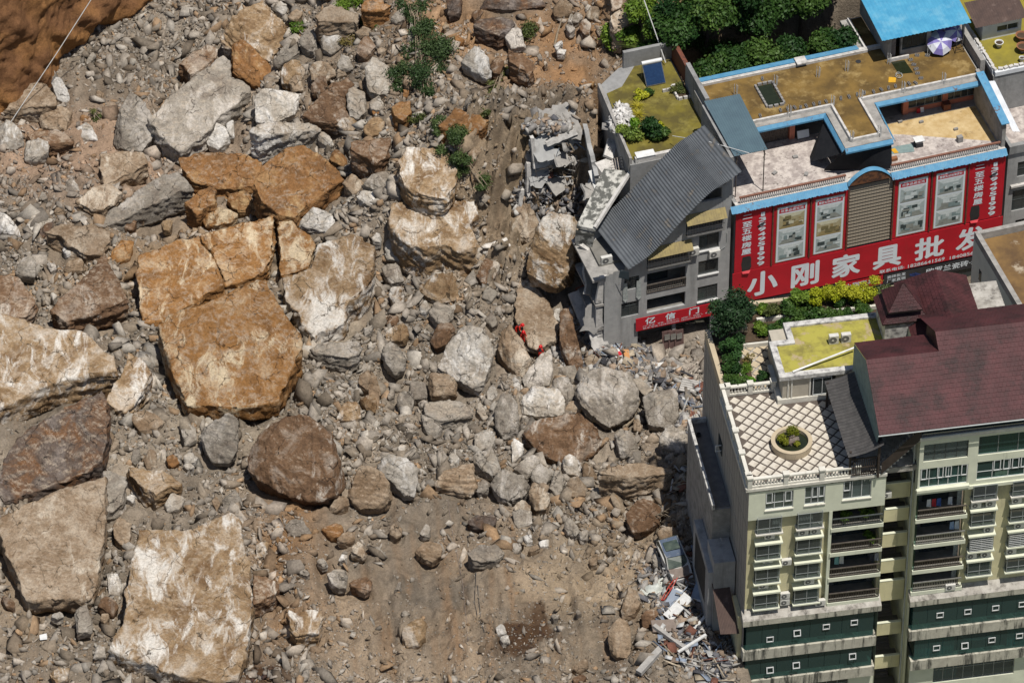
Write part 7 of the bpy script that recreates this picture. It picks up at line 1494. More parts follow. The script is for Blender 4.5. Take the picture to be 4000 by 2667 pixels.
def cage(parent, a, b, z0, z1):
    q = MB(); n = int((b-a)/.14)
    for k in range(n+1): x = a+(b-a)*k/n; q.box(x-.012, x+.012, -.52, -.49, z0, z1)
    for z in (z0, (z0+z1)/2, z1): q.box(a, b, -.53, -.48, z-.02, z+.02)
    q.box(a, b, -.5, -.01, z0-.06, z0-.03); q.build('security_cage', G['rail_steel'], parent)
cage(o5, -8.2, -4.2, 9.45, 10.95); cage(o6, -4.6, -1.1, 12.35, 13.9)
corrugated(GH, 'yellow_awning', (-8.3, -.75, 10.9), (-4.05, -.75, 10.9), (-4.05, -.02, 11.65), (-8.3, -.02, 11.65), 18, .03, 'awning_yellow'); corrugated(GH, 'yellow_awning', (-4.7, -.75, 13.85), (-.95, -.75, 13.85), (-.95, -.02, 14.55), (-4.7, -.02, 14.55), 16, .03, 'awning_yellow')
m = MB(); m.box(-.9, -.36, .3, 6.8, -.5, 17.7); m.build('right_wall', G['grey_facade'], GH)
m = MB(); m.box(-12.05, -.95, 1.7, 6.9, -.4, 9.4); m.box(-7.2, -.95, 1.7, 6.9, 9.4, 12.3); m.build('inner_rooms', G['interior_wall'], GH)
for z in (3.2, 6.0, 9.0): q = MB(); q.box(-12.3-.3*(z/3), -9, .05, 6, z-.15, z+.1); q.build('floor_slab', G['old_concrete'], GH)
for k, (u, z0, z1, w) in enumerate(((-12.3, 6.2, 9.2, .7), (-12.5, 2.6, 5.6, .6), (-12.2, -.3, 2.4, .5))): q = MB(); q.rbox((u, .3, (z0+z1)/2), (w, .3, z1-z0), (0, R(8-8*k), 0)); q.build('torn_column', G['white_concrete'], GH)
air_con(sw(-3.9, -.05, 9.95), SY, 'left white air conditioner on the grey house', 1.0, .75, .35, 'air conditioners on the grey house'); air_con(sw(-1.9, -.05, 9.15), SY, 'right white air conditioner on the grey house with pipe', 1.0, .75, .35, 'air conditioners on the grey house'); air_con(sw(-12.2, -.5, 11.6), SY, 'air conditioner dangling at the torn left corner of the grey house', 1.0, .75, .35, 'air conditioners on the grey house')
q = MB(); q.tube([(-1.3, -.05, 9.6), (-.85, -.05, 9.9), (-.7, -.05, 10.4), (-.7, -.05, 11.5)], .03, 5); q.build('pipe', G['pipe_grey'], GH)
for a, b in ((-8.9, -5.6), (-5.3, -2.0)): q = MB(); q.quad((a-.1, 2.5, -.4), (b+.1, 2.5, -.4), (b+.1, 2.5, 2.3), (a-.1, 2.5, 2.3)); q.build('shop_interior', G['interior_dark'], GH)
gs = board('shop_sign', 'red shop sign with four spaced white characters on the grey house', [(-9.15, 2.25), (-1.3, 2.2), (-1.3, 3.66), (-9.18, 3.72)], -.25)
for ch, a in (('亿', -8.3), ('信', -6.4), ('门', -4.15), ('业', -2.1)): text(ch, a, a+.95, 2.85, 3.62, -.262, LW, gs, 'character', .03)
text('门厂批发、零售、别墅大门、庭院门、防盗门、套装门', -8.5, -1.8, 2.58, 2.76, -.262, LW, gs, 'small_lettering', .0); text('联系电话:18183029606 18225445760', -8.5, -3.0, 2.34, 2.52, -.262, LW, gs, 'small_lettering', .0)
for k, (u, l) in enumerate(((-6.3, 'left of the sample doors leaning at the shop front'), (-5.75, 'middle of the sample doors leaning at the shop front'), (-5.2, 'right of the sample doors leaning at the shop front'))):
    o = sthing('sample_door', l, 'door', u, -.5-.1*k, -.35+.0); q = MB(); q.rbox((0, 0, 1.0), (.85, .07, 2.0), (R(-8), 0, 0)); q.build('leaf', pm('door_brown', (.10,.06,.055), (.14,.09,.08), 3, rough=.5) if k == 0 else G['door_brown'], o)
    for z in (.55, 1.45): q = MB(); q.rbox((0, -.05-(z-1)*.14, z), (.5, .03, .6), (R(-8), 0, 0)); q.build('panel', G['interior_wall'], o)
# curved corrugated roof sheet
def curved_roof():
    K = np.array([(-10.24,10.5),(-7.93,12.05),(-5.94,14.18),(-3.57,16.7),(-1.98,18.0),(.11,19.2)])
    t = np.linspace(0, 1, len(K)); n = 56; T_ = np.linspace(0, 1, n*4+1)
    # smooth (Catmull-like) interpolation through the measured rim
    def interp(c):
        from numpy import polyfit, polyval
        return polyval(polyfit(t, c, 5), T_)
    U_, Z_ = interp(K[:, 0]), interp(K[:, 1]); rg = np.random.default_rng(5)
    m = MB(); vs = []; rows = 7
    for i in range(len(T_)):
        du, dz = np.gradient(U_)[i], np.gradient(Z_)[i]; L = math.hypot(du, dz); nx, nz = -dz/L, du/L; a = .055*math.sin(2*math.pi*n*T_[i])
        j0 = (.25*rg.uniform(-1, 1) if T_[i] < .03 else 0)
        for r in range(rows):
            s = r/(rows-1); sag = .18*math.sin(math.pi*s)*math.sin(3*T_[i]) - .05*math.sin(9*T_[i]+4*s)
            vs.append((U_[i]+nx*(a+sag)-1.04*s, -1.0+6.93*s, Z_[i]+nz*(a+sag)+.1*math.sin(7*T_[i])*s))
    q = lambda i, r: i*rows+r
    m.add(vs, [(q(i, r), q(i, r+1), q(i+1, r+1), q(i+1, r)) for i in range(len(T_)-1) for r in range(rows-1)])
    o = m.build('curved_roof', G['corrugated_black'], GH, smooth=True)
    s_ = MB(); s_.slab([(-10.9, -.6, 10.3), (-10.2, -1.05, 10.3), (-10.1, -.8, 9.2), (-10.9, -.3, 9.2)], .04); s_.build('bent_blue_sheet', G['corrugated_slate'], GH)
    p = MB(); p.tube([(-3.0, 8.3, 16.6), (-1.2, 4.0, 18.9), (1.2, .2, 20.0)], .035, 5); pp = p.build('thin_pole', G['glazed_white'], None, SO3); pp.rotation_euler = (0, 0, SY); tag(pp, 'thin white pole lying over the curved black roof', 'pole')
curved_roof()
# small slate-coloured shed roof on posts
SR = sthing('shed_roof', 'slate-blue corrugated shed roof on posts over the left terrace', 'shed')
corrugated(SR, 'roof_sheet', (.1, .9, 19.35), (3.2, .9, 19.35), (3.35, 8.6, 19.6), (.0, 8.6, 19.6), 15, .035, 'corrugated_slate')
for u, v in ((.4, 1.1), (3.0, 1.1), (.4, 8.2), (3.1, 8.2)): q = MB(); q.tube([(u, v, 14.4), (u, v, 19.4)], .05, 6); q.build('post', G['rail_metal'], SR)
for u in (.4, 3.0):
    q = MB()
    for k in range(4): q.tube([(u+.12*(-1)**k, 1.1, 18.0+.35*k), (u-.12*(-1)**k, 1.1, 18.35+.35*k)], .02, 4)
    q.build('truss', G['rail_metal'], SR)
m = MB(); m.box(-.2, .15, 1.0, 8.6, 14.4, 19.2); m.build('side_wall', G['grey_block_wall'], SR)
# ------------------------------------------------------------------ roof garden house behind
RG = empty('garden_house', SO3, SY, 'house with olive mossy roof garden behind the curved black roof', 'building')
m = MB(); m.prism([(-7.4, 6.95), (.9, 6.95), (.9, 20.2), (-4.0, 20.2), (-6.6, 18.2)], -.5, 15.4); m.build('wall', G['grey_block_wall'], RG)
m = MB(); m.prism([(-7.0, 7.6), (.74, 7.6), (.74, 19.9), (-2.6, 19.9), (-4.6, 17.5), (-6.2, 17.0)], 15.401, 15.5); m.build('mossy_roof', G['roof_moss_olive'], RG)
ring_wall(RG, 'parapet', [(-6.9, 7.2, .7, 7.2)], 15.41, 15.95, 'white_concrete', .35); m = MB(); m.rbox((-7.0, 12.5, 15.3), (.25, 10.8, 1.6), (0, 0, R(-3.5))); m.build('left_parapet', G['old_concrete'], RG)
m = MB(); m.box(-3.6, 1.6, 20.0, 20.35, 15.4, 17.2); m.build('back_wall', G['grey_block_wall'], RG); m = MB(); m.box(1.0, 1.4, 15.6, 20.0, 15.4, 17.4); m.build('right_wall', G['rust_post'], RG)
def solar():
    o = sthing('solar_water_heater', 'solar water heater with blue glass tubes and white tank', 'solar heater', -1.62, 16.7, 15.55)
    A, B = Vector((0, 0, .12)), Vector((0, 1.25, 1.55)); d = B-A
    for k in range(20):
        x = -.82+1.64*k/19; q = MB(); q.tube([A+Vector((x, 0, 0)), B+Vector((x, 0, 0))], .032, 6); q.build('glass_tube', G['solar_tube'], o)
    q = MB(); q.tube([(-.95, 1.35, 1.68), (.95, 1.35, 1.68)], .19, 12); q.build('tank', G['glazed_white'], o)
    q = MB()
    for x in (-.9, .9): q.tube([(x, 0, .05), (x, 1.25, 1.48)], .03, 5); q.tube([(x, 1.35, 0), (x, 1.35, 1.6)], .03, 5)
    q.tube([(-.9, 0, .05), (.9, 0, .05)], .03, 5); q.build('frame', G['rail_steel'], o)
    q = MB(); q.slab([(-.88, .03, .05), (.88, .03, .05), (.88, 1.25, 1.44), (-.88, 1.25, 1.44)], .02); q.build('backing', G['dark_frame'], o)
solar()
o = sthing('block_planter', 'hollow block planter bed on the olive mossy roof', 'planter bed')
for (a, b_, c, d) in [(-.45, 14.1, 1.0, 14.1), (-.42, 14.1, -.42, 16.0), (-.42, 16.0, .8, 16.0), (-1.4, 15.6, -.6, 15.6)]:
    L = math.hypot(c-a, d-b_); n = max(2, int(L/.4))
    for k in range(n): q = MB(); x, y = a+(c-a)*(k+.5)/n, b_+(d-b_)*(k+.5)/n; h = (.18, .09) if abs(b_-d) < .1 else (.09, .18); q.box(x-h[0], x+h[0], y-h[1], y+h[1], 15.505, 15.8); q.build('block', G['white_concrete'], o)
q = MB(); q.box(-.3, .72, 14.2, 15.9, 15.505, 15.66); q.build('soil', G['soil_dark'], o)
m = MB(); m.rbox((0, 0, 0), (1.75, .75, .08), (0, .03, 0)); o = m.build('white_plank', G['glazed_white'], None, sw(-5.9, 7.35, 16.05)); o.rotation_euler = (R(6), 0, SY); tag(o, 'white stained panel lying on the garden roof parapet', 'panel')
fill_text()
# ================================================================== narrow annex at the tower's left side, with lower stair shelter
AX = empty('annex', TO, TY, 'narrow grey annex with parapet roof hugging the tower side wall', 'building')
m = MB(); m.box(-1.55, -.02, 6.6, 17.4, -2, 11.9); m.build('wall', G['old_concrete'], AX)
m = MB(); m.box(-1.35, -.02, 6.8, 17.2, 11.902, 11.98); m.build('roof_floor', pm('annex_floor', (.17,.16,.15), (.12,.115,.11), 1.5, rough=.95, bumpk=.4), AX)
m = MB(); m.box(-1.62, -1.36, 6.6, 17.4, 11.9, 12.45); m.box(-1.355, -.02, 17.2, 17.45, 11.9, 12.45); m.build('parapet', G['weathered_coping'], AX)
o = empty('bucket', tw(-1.0, 15.6, 11.98), TY, 'dark round tub on the annex roof', 'tub'); q = MB(); q.lathe((0, 0, 0), [(.16, 0), (.21, .3), (.18, .3), (.14, .05), (.01, .05)], 12); q.build('tub', G['fascia_black'], o)
m = MB(); m.box(-2.3, -1.58, 4.0, 10.5, -2, 7.2); m.build('lower_wall', G['grey_facade'], AX)
m = MB(); m.box(-1.9, -.1, 3.6, 6.55, -2, 8.6); m.build('stair_box', G['grey_facade'], AX)
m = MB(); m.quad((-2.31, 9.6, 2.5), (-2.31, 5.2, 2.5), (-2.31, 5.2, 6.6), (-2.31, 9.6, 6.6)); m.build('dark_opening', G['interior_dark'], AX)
corrugated(AX, 'stair_shelter', (-1.9, .4, 3.4), (-.3, .2, 3.4), (-.6, 4.6, 6.3), (-2.0, 4.6, 6.3), 12, .03, 'brown_sheet')
m = MB(); m.slab([(-2.0, 4.7, 6.4), (-.9, 5.6, 7.4), (-1.0, 5.8, 7.4), (-2.1, 4.9, 6.4)], .1); m.build('red_edge', G['banner_red'], AX)
for z, v, s in ((14.8, 11.5, 1), (10.4, 9.6, 1)):
    q = MB(); q.box(-.06, -.01, v-.9, v+.5, z-.7, z+.7); wf = q.build('side_window', G['dark_glass'], TW); vent(wf, -.55, v-.6, z-.35, .6, .7, 0)
m = MB()
for k in range(6): m.rbox((-.4-.25*k, 7.0-.6*k, 8.8-.4*k), (.5, .4, .3), (.2*k, .5, .3*k))
m.build('broken_edge', G['white_concrete'], AX)
# ================================================================== vegetation
def leafmat(name, trans=.25):
    m, n, l, b = nodes(name); a = n.new('ShaderNodeAttribute'); a.attribute_name = 'tint'
    l.new(a.outputs['Color'], b.inputs['Base Color']); b.inputs['Roughness'].default_value = .55; b.inputs['Specular IOR Level'].default_value = .25
    t = n.new('ShaderNodeBsdfTranslucent'); l.new(a.outputs['Color'], t.inputs[0]); mx = n.new('ShaderNodeMixShader'); mx.inputs[0].default_value = trans
    l.new(b.outputs[0], mx.inputs[1]); l.new(t.outputs[0], mx.inputs[2]); l.new(mx.outputs[0], n['Material Output'].inputs[0]); return m
M_LEAF = leafmat('leaf'); M_BARK = pm('bark', (.13,.10,.075), (.08,.06,.045), 4, rough=.95, bumpk=.5); M_DRY = pm('dry_stem', (.27,.22,.15), (.18,.14,.10), 4, rough=.95)
def leaves(rg, cen, rad, n, size, cols, shell=.55, lance=1.0, up=.25):
    """n leaf quads spread over clumps; returns V, F, T"""
    cen, rad = np.atleast_2d(cen).astype(float), np.atleast_2d(rad).astype(float); k = len(cen)
    w = np.prod(rad, 1)**(2/3); i = rg.choice(k, n, p=w/w.sum())
    d = rg.normal(0, 1, (n, 3)); d /= np.linalg.norm(d, axis=1)[:, None]; r = shell+(1-shell)*rg.random((n, 1))**.6; r *= 1+.18*rg.normal(0, 1, (n, 1))
    P = cen[i]+d*r*rad[i]
    nrm = d*.7+rg.normal(0, .6, (n, 3)); nrm[:, 2] += up; nrm /= np.linalg.norm(nrm, axis=1)[:, None]
    a = np.cross(nrm, rg.normal(0, 1, (n, 3))); a /= np.linalg.norm(a, axis=1)[:, None]; b = np.cross(nrm, a)
    s = size*rg.uniform(.6, 1.4, (n, 1)); L, W = a*s*lance, b*s*.55
    V = np.stack([P-L, P+W, P+L, P-W], 1).reshape(-1, 3); q = 4*np.arange(n)[:, None]
    F = np.concatenate([q+np.array([[0, 1, 2]]), q+np.array([[0, 2, 3]])])
    C = np.array(cols); ct = rg.random(k); T = C[0][None]*(1-ct[i][:, None])+C[1][None]*ct[i][:, None]; T = T*rg.uniform(.7, 1.3, (n, 1))
    return V, F, np.repeat(np.clip(T, .005, .8), 4, 0)
def plant(name, label, cat, loc, clumps, rads, n, size, cols, seed, stems=None, group=None, lance=1.0, shell=.5, part='crown', stem_mat=None, yaw=0.0):
    rg = np.random.default_rng(seed); o = empty(name, loc, yaw, label, cat, group)
    V, F, T = leaves(rg, clumps, rads, n, size, cols, shell, lance)
    link(part, np_mesh(part, V, F, M_LEAF, T), o)
    if stems:
        m = MB()
        for pts, r in stems: m.tube(pts, r, 6)
        m.build('trunk' if cat == 'tree' else 'stem', stem_mat or M_BARK, o)
    return o
DG = ((.014,.045,.011), (.045,.10,.020)); MG = ((.026,.068,.013), (.075,.135,.026)); BG = ((.07,.14,.015), (.16,.24,.03)); YG = ((.30,.34,.015), (.42,.42,.03)); OG = ((.05,.075,.02), (.11,.12,.035)); DRY = ((.16,.13,.04), (.24,.19,.07))
def tree(x, y, z, h, r, label, seed, cols=MG, n=9800, group='trees of the wooded slope', size=.17):
    rg = np.random.default_rng(seed); k = 13
    d = rg.normal(0, 1, (k, 3)); d /= np.linalg.norm(d, axis=1)[:, None]; d[:, 2] = np.abs(d[:, 2])*.8-.25
    cen = d*np.array([r*.72, r*.72, h*.34])*rg.uniform(.5, 1.05, (k, 1))+np.array([0, 0, h*.62]); rad = rg.uniform(.30, .52, (k, 1))*r*np.array([[1, 1, .72]])
    st = [([(0, 0, -.6), (.08, .05, h*.3), (.0, .1, h*.6)], [.22, .17, .09])]
    for c in cen[:6]: st.append(([(.04, .05, h*.35), tuple(c*.6+np.array([0, 0, h*.18])), tuple(c)], [.1, .07, .03]))
    return plant('broadleaf_tree', label, 'tree', (x, y, z), cen, rad, n, size, cols, seed, st, group)
ROWN = ['front', 'second', 'third', 'fourth', 'back']; ORDW = ['first', 'second', 'third', 'fourth', 'fifth', 'sixth', 'seventh']
sd = 400
for r, (v, us) in enumerate([(15.8, (3.2, 5.8, 8.4, 11.0, 13.6, 16.0)), (18.9, (2.8, 5.4, 8.0, 10.8, 13.6, 16.4)), (22.0, (2.4, 5.2, 8.0, 10.8, 13.6, 16.4)), (25.6, (2.2, 5.2, 8.2, 11.2, 14.2, 17.2)), (29.5, (3, 6.2, 9.4, 12.6, 15.8))]):
    for c, u in enumerate(us):
        sd += 1; rg = np.random.default_rng(sd); p = sw(u+rg.uniform(-.6, .6), v+rg.uniform(-.6, .6), 0); g_ = gz(p.x, p.y)
        if r == 0: tree(p.x, p.y, 12.6, 6.6+rg.uniform(-.6, .8), 2.3, f'dark green tree behind the blue roof edge, {ORDW[c]} from left', sd, DG if c % 2 else MG, 5600)
        else: tree(p.x, p.y, g_+2, 7.6+rg.uniform(-1, 1.2), 3.0+rg.uniform(-.3, .5), f'tree of the wooded slope, {ORDW[c]} from left in the {ROWN[r]} row', sd, (MG, DG, DG, MG, DG)[(r*2+c) % 5])
def grass_clump(x, y, z, r, label, seed, cols, n=90, L=1.1, name='grass_clump', cat='grass', group=None):
    """arching blades from one root"""
    rg = np.random.default_rng(seed); VV, FF, TT = [], [], []; b = 0
    for k in range(n):
        a = rg.uniform(0, 2*math.pi); l_ = L*rg.uniform(.6, 1.2); d = np.array([math.cos(a), math.sin(a), 0]); sd_ = np.array([-d[1], d[0], 0])*.035
        o = d*rg.uniform(0, .2)*r; sp = rg.uniform(.35, 1.0)
        for j in range(4):
            t = j/3; p = o+d*l_*sp*t*t*.9+d*l_*.25*t+np.array([0, 0, l_*(t*(1.15-.75*t*sp))]); VV += [p-sd_*(1-t*.9), p+sd_*(1-t*.9)]
        for j in range(3): FF += [(b+2*j, b+2*j+1, b+2*j+3), (b+2*j, b+2*j+3, b+2*j+2)]
        c = np.array(cols[0])+(np.array(cols[1])-np.array(cols[0]))*rg.random(); TT += [c]*8; b += 8
    o = link(name, np_mesh(name, np.array(VV), np.array(FF), M_LEAF, np.array(TT)), None, (x, y, z)); return tag(o, label, cat, group)
for k, (x, y, z, l) in enumerate([(11.9, 23.8, 13.6, 'tall grass clump behind the solar heater'), (18.75, 24.0, 12.0, 'long-bladed grass clump at the foot of the wooded slope'), (14.4, 25.2, 15.4, 'arching grass clump at the left of the wooded slope')]): grass_clump(x, y, z+.3, .8, l, 500+k, ((.07,.12,.02), (.22,.27,.08)), 160, 2.0)
for k, (u, v) in enumerate([(-.2, 24.5), (.6, 28.5), (-1.2, 21.8)]): p = sw(u, v, 0); tree(p.x, p.y, gz(p.x, p.y)-.3, 4.6, 1.9, f'small bright tree at the left end of the wooded slope, {["middle", "upper", "lower"][k]} one', 480+k, BG if k != 1 else MG, 4200)
# bushes and creepers on the slide
def bush(label, pts, rads, n, cols, seed, name='bush', cat='bush', size=.10, flat=.6, stems=0, lift=.3):
    P = np.array([(x, y, gz(x, y)+lift) for x, y in pts]); c = P[0].copy(); rg = np.random.default_rng(seed)
    cen, rad = [], []
    for p, r in zip(P, rads):
        for k in range(5): cen.append(p-c+rg.normal(0, r*.55, 3)*np.array([1, 1, .35])); rad.append([r*rg.uniform(.35, .7)]*2+[r*flat*rg.uniform(.35, .7)])
    st = [([tuple(cen[0]), tuple(np.array(cen[i % len(cen)])*.5+np.array([0, 0, .3])), tuple(np.array(cen[-1-i])+np.array([rg.normal(0, .4), -.6, -.2]))], .035) for i in range(stems)] or None
    return plant(name, label, cat, tuple(c), np.array(cen), np.array(rad)*1.15, int(n*1.7), size, cols, seed, st, None, stem_mat=M_DRY, shell=.1, part='foliage')
bush('large dark green bush hanging over the rocks at upper centre', [(-9.07,31.4),(-8.75,29.3),(-9.0,27.2),(-7.0,25.9),(-7.0,24.1),(-9.7,25.0),(-10.4,23.6),(-8.0,22.4),(-7.5,20.9)], [1.3,1.2,1.7,1.9,1.7,1.3,.8,1.0,.8], 11000, ((.025,.055,.018),(.075,.115,.04)), 601, 'hanging_bush', stems=9)
bush('thin straggly creeper right of the hanging bush', [(-1.0,23),(-1.5,20.9),(-2,18.1),(-2.5,16.5)], [.8,.7,.7,.6], 1800, OG, 602, 'creeper', 'creeper', stems=6)
bush('green creeper trailing over the tan flat boulder', [(-6.4,15.45),(-5.4,13.6),(-4.9,12.5),(-4.4,11.9),(-2.7,11.5)], [.9,1.1,1.0,.9,.8], 5200, ((.03,.06,.018),(.09,.13,.04)), 603, 'creeper', 'creeper', stems=6, lift=.9)
for k, (l, x, y, r, n, c) in enumerate([('sparse shrub between the cream pair and the orange wedge',-8.6,18.5,1.0,700,OG), ('small green shrub below the brown and white block',-5.6,7.8,.8,600,OG), ('green bush at the top edge above the undercut slab',-15.1,34.5,1.5,2200,BG), ('small light green shrub right of the pale top boulder',-19.6,34.4,.9,700,BG), ('dry yellowish shrub beside the squarish pale boulder',-15.0,30.7,.8,600,DRY), ('small green shrub under the rust boulder at the top edge',-13.3,31.4,.8,600,MG), ('tiny grass tuft in the gravel at left',-38.8,26.7,.6,300,OG), ('dry brown shrub heap left of the upper gully',1.5,28.3,1.1,900,OG)]):
    bush(l, [(x, y)], [r], n, c, 610+k, 'shrub', 'shrub', stems=3)
bush('bright green round bush at the right of the upper gully', [(9.7,25.8),(10.6,25.4)], [1.35,1.1], 3800, BG, 620, size=.17, flat=1.0, lift=1.0); bush('light green bush beside the wooded slope', [(13.9,24.2),(13.2,24.9)], [1.1,1.0], 2800, BG, 621, flat=1.0, lift=1.0)
bush('low undergrowth along the foot of the wooded slope', [(x, 23.4+.25*(x-12)) for x in np.arange(12, 26, 1.1)], [1.1]*13, 9000, MG, 622, flat=.9, lift=.4)
# roof-top plants of the tower garden
def tplant(name, label, cat, u, v, z, r, h, n, cols, seed, size=.11, stem=True, group=None, lance=1.0):
    rg = np.random.default_rng(seed); k = 7; cen = rg.normal(0, 1, (k, 3))*np.array([r*.42, r*.42, h*.2])+np.array([0, 0, h*.58]); rad = rg.uniform(.42, .7, (k, 1))*np.array([[r, r, h*.36]])
    return plant(name, label, cat, tw(u, v, z), cen, rad, n, size, cols, seed, [([(0, 0, 0), (.03, 0, h*.5)], .05)] if stem else None, group, lance)
tplant('cypress_bush', 'big dark round evergreen at the corner of the tower garden', 'tree', 1.9, 17.9, ZT+.4, 1.75, 4.3, 9000, ((.014,.04,.014),(.04,.08,.03)), 701, .12)
tplant('shrub', 'dark green upright shrub below the round evergreen', 'shrub', 1.75, 15.6, ZT+.4, .85, 2.3, 3000, ((.02,.055,.015),(.05,.12,.03)), 702); tplant('shrub', 'bushy green shrub in the left bed of the tower garden', 'shrub', 1.25, 13.9, ZT+.35, .85, 1.2, 2200, DG, 703); tplant('shrub', 'leafy shrub nearest the balustrade in the left bed', 'shrub', 1.3, 12.5, ZT+.35, .7, .9, 1500, MG, 704)
tplant('vegetable_patch', 'bright green vegetable patch in the tower garden', 'vegetables', 2.55, 12.5, ZT+.25, .55, .5, 1300, ((.06,.2,.012),(.14,.3,.02)), 705, .09, False); tplant('vegetable_patch', 'low leafy plants behind the bright vegetable patch', 'vegetables', 2.5, 13.9, ZT+.25, .6, .6, 1100, BG, 706, .09, False); tplant('potted_shrub', 'dark potted shrub beside the vegetable patch', 'shrub', 3.55, 12.7, ZT+.05, .5, .9, 900, DG, 707); tplant('bare_shrub', 'thin brownish shrub on the garden paving', 'shrub', 3.0, 15.0, ZT+.05, .4, .9, 220, DRY, 708)
for k, (u, r, h) in enumerate([(10.1, .8, 1.7), (11.3, .95, 1.9), (12.9, 1.0, 2.0), (14.2, .95, 2.0)]): tplant('yellow_shrub', f'bright yellow-green round shrub, {ORDW[k]} of four from left on the tower garden', 'shrub', u, 20.8, ZT+.5, r, h, 3400, YG, 720+k, .085, group='yellow shrubs of the tower garden')
tplant('shrub', 'bright leafy shrub left of the yellow shrubs', 'shrub', 8.7, 20.7, ZT+.5, .9, 1.9, 2400, BG, 731, .14); tplant('vine', 'light green climbing vine beside the big evergreen', 'vine', 3.9, 20.2, ZT+.4, .5, 1.9, 900, BG, 732, .12); tplant('shrub', 'olive leafy shrub at the right end of the garden bed', 'shrub', 15.3, 20.7, ZT+.5, .9, 1.5, 1700, ((.06,.09,.03),(.16,.2,.07)), 733, .14)
for k, (u, v, r, h, c) in enumerate([(4.7, 18.4, .8, .9, BG), (5.7, 18.4, .8, .9, MG), (6.5, 18.6, .75, .8, MG), (6.3, 20.3, .9, 1.1, OG), (7.4, 20.2, .8, 1.2, MG), (8.6, 19.4, .8, .9, MG), (9.7, 19.1, .75, .8, DG), (10.9, 19.2, .8, .9, MG), (12.2, 19.1, .75, .9, DG), (13.5, 19.2, .8, .9, MG), (9.6, 20.5, .6, .9, MG), (12.1, 20.5, .6, .9, DG), (13.5, 20.4, .6, .8, MG), (5.2, 20.6, .7, .9, BG)]):
    tplant('garden_plant', f'green bedding plant of the tower garden, {"front" if v < 20 else "back"} bed, {["first","second","third","fourth","fifth","sixth","seventh","eighth"][sum(1 for q in [(4.7,18),(5.7,18),(6.5,18),(8.6,19),(9.7,19),(10.9,19),(12.2,19),(13.5,19)] if q[0] < u) if v < 20 else sum(1 for q in (5.2,6.3,7.4,9.6,12.1,13.5) if q < u)]} from left', 'plant', u, v, ZT+.35, r, h, 1300, c, 740+k, .12, False, 'bedding plants of the tower garden')
# rockery in the round planter
rk = empty('rockery', tw(4.45, 4.6, ZT+.45), TY, 'dark jagged rockery with small yellow-green bonsai in the round planter', 'rockery'); rg = np.random.default_rng(760)
for k in range(9):
    PV, PF = PROTO[k]; s = rg.uniform(.22, .42); m = MB(); m.add([(p*s*np.array([.8, .8, 1.5])+np.array([rg.uniform(-.3, .45)*0+.08*(k % 3)+.15*math.cos(k), .35*math.sin(k*1.7), .2])).tolist() for p in PV], [tuple(f) for f in PF]); m.build('crag', RM['dark'], rk)
V, F, T = leaves(rg, [(-.75, .0, .5), (-.55, -.35, .35), (.35, -.55, .25), (.2, .5, .8), (.45, .4, .6), (-.1, .3, .9)], [[.42, .4, .35], [.3, .3, .25], [.3, .25, .2], [.45, .4, .4], [.3, .3, .3], [.3, .3, .35]], 2600, .07, ((.14,.16,.012), (.30,.30,.03)), .4); link('bonsai_foliage', np_mesh('bonsai_foliage', V, F, M_LEAF, T), rk)
# roof-garden plants of the house behind the curved roof
def splant(name, label, cat, u, v, z, r, h, n, cols, seed, size=.12, lance=1.0):
    rg = np.random.default_rng(seed); k = 6; cen = rg.normal(0, 1, (k, 3))*np.array([r*.4, r*.4, h*.18])+np.array([0, 0, h*.55]); rad = rg.uniform(.42, .7, (k, 1))*np.array([[r, r, h*.4]])
    return plant(name, label, cat, sw(u, v, z), cen, rad, n, size, cols, seed, [([(0, 0, 0), (.02, 0, h*.5)], .04)], None, lance)
splant('shrub', 'bright yellow shrub left of the solar heater', 'shrub', -3.6, 15.4, 15.5, .6, 1.0, 1400, YG, 801); splant('shrub', 'green shrub right of the bright yellow shrub', 'shrub', -2.7, 15.7, 15.5, .5, .8, 900, MG, 802); splant('shrub', 'bright green shrub by the broken roof edge', 'shrub', -5.1, 11.9, 15.5, .6, .9, 900, ((.08,.2,.012),(.18,.3,.02)), 803); splant('shrub', 'largest dark leafy shrub on the olive mossy roof', 'shrub', -4.7, 10.5, 15.5, 1.1, 1.6, 3200, DG, 804, .16); splant('shrub', 'rounded green shrub nearest the curved roof', 'shrub', -4.0, 9.5, 15.5, .8, 1.2, 1900, MG, 805, .15); splant('shrub', 'pale green feathery shrub at the broken left edge', 'shrub', -6.3, 10.4, 15.5, 1.0, 1.2, 1700, ((.11,.17,.03),(.22,.28,.05)), 806); splant('flowering_shrub', 'small yellow flowering shrub alone on the mossy roof', 'shrub', -3.25, 10.5, 15.5, .35, .9, 260, YG, 807); splant('herbs', 'low herbs inside the hollow block planter', 'herbs', .2, 15.0, 15.6, .7, .5, 700, OG, 808)
for k, (u, v) in enumerate([(-4.25, 14.2), (-4.55, 13.1)]): p = sw(u, v, 15.5); grass_clump(p.x, p.y, p.z, .3, f'spiky yellow pot plant, {"upper" if k == 0 else "lower"} of two beside the rubble', 810+k, ((.32,.28,.02), (.46,.40,.05)), 110, .75, 'spiky_plant', 'plant')
p = sw(-3.1, 9.85, 15.5); grass_clump(p.x, p.y, p.z, .3, 'grey-green rosette plant on the mossy roof', 812, ((.12,.13,.05), (.25,.25,.12)), 80, .5, 'rosette_plant', 'plant')
for k, (u, v, z) in enumerate([(8.4, .6, 14.75), (10.2, .7, 14.75), (10.7, .7, 11.9)]): tplant('balcony_plant', ['left leafy plant on the uppermost balcony of the left block', 'right leafy plant on the uppermost balcony of the left block', 'leafy plant on the second balcony of the left block'][k], 'plant', u, v, z, .5, .8, 500, BG, 830+k, .1, False)
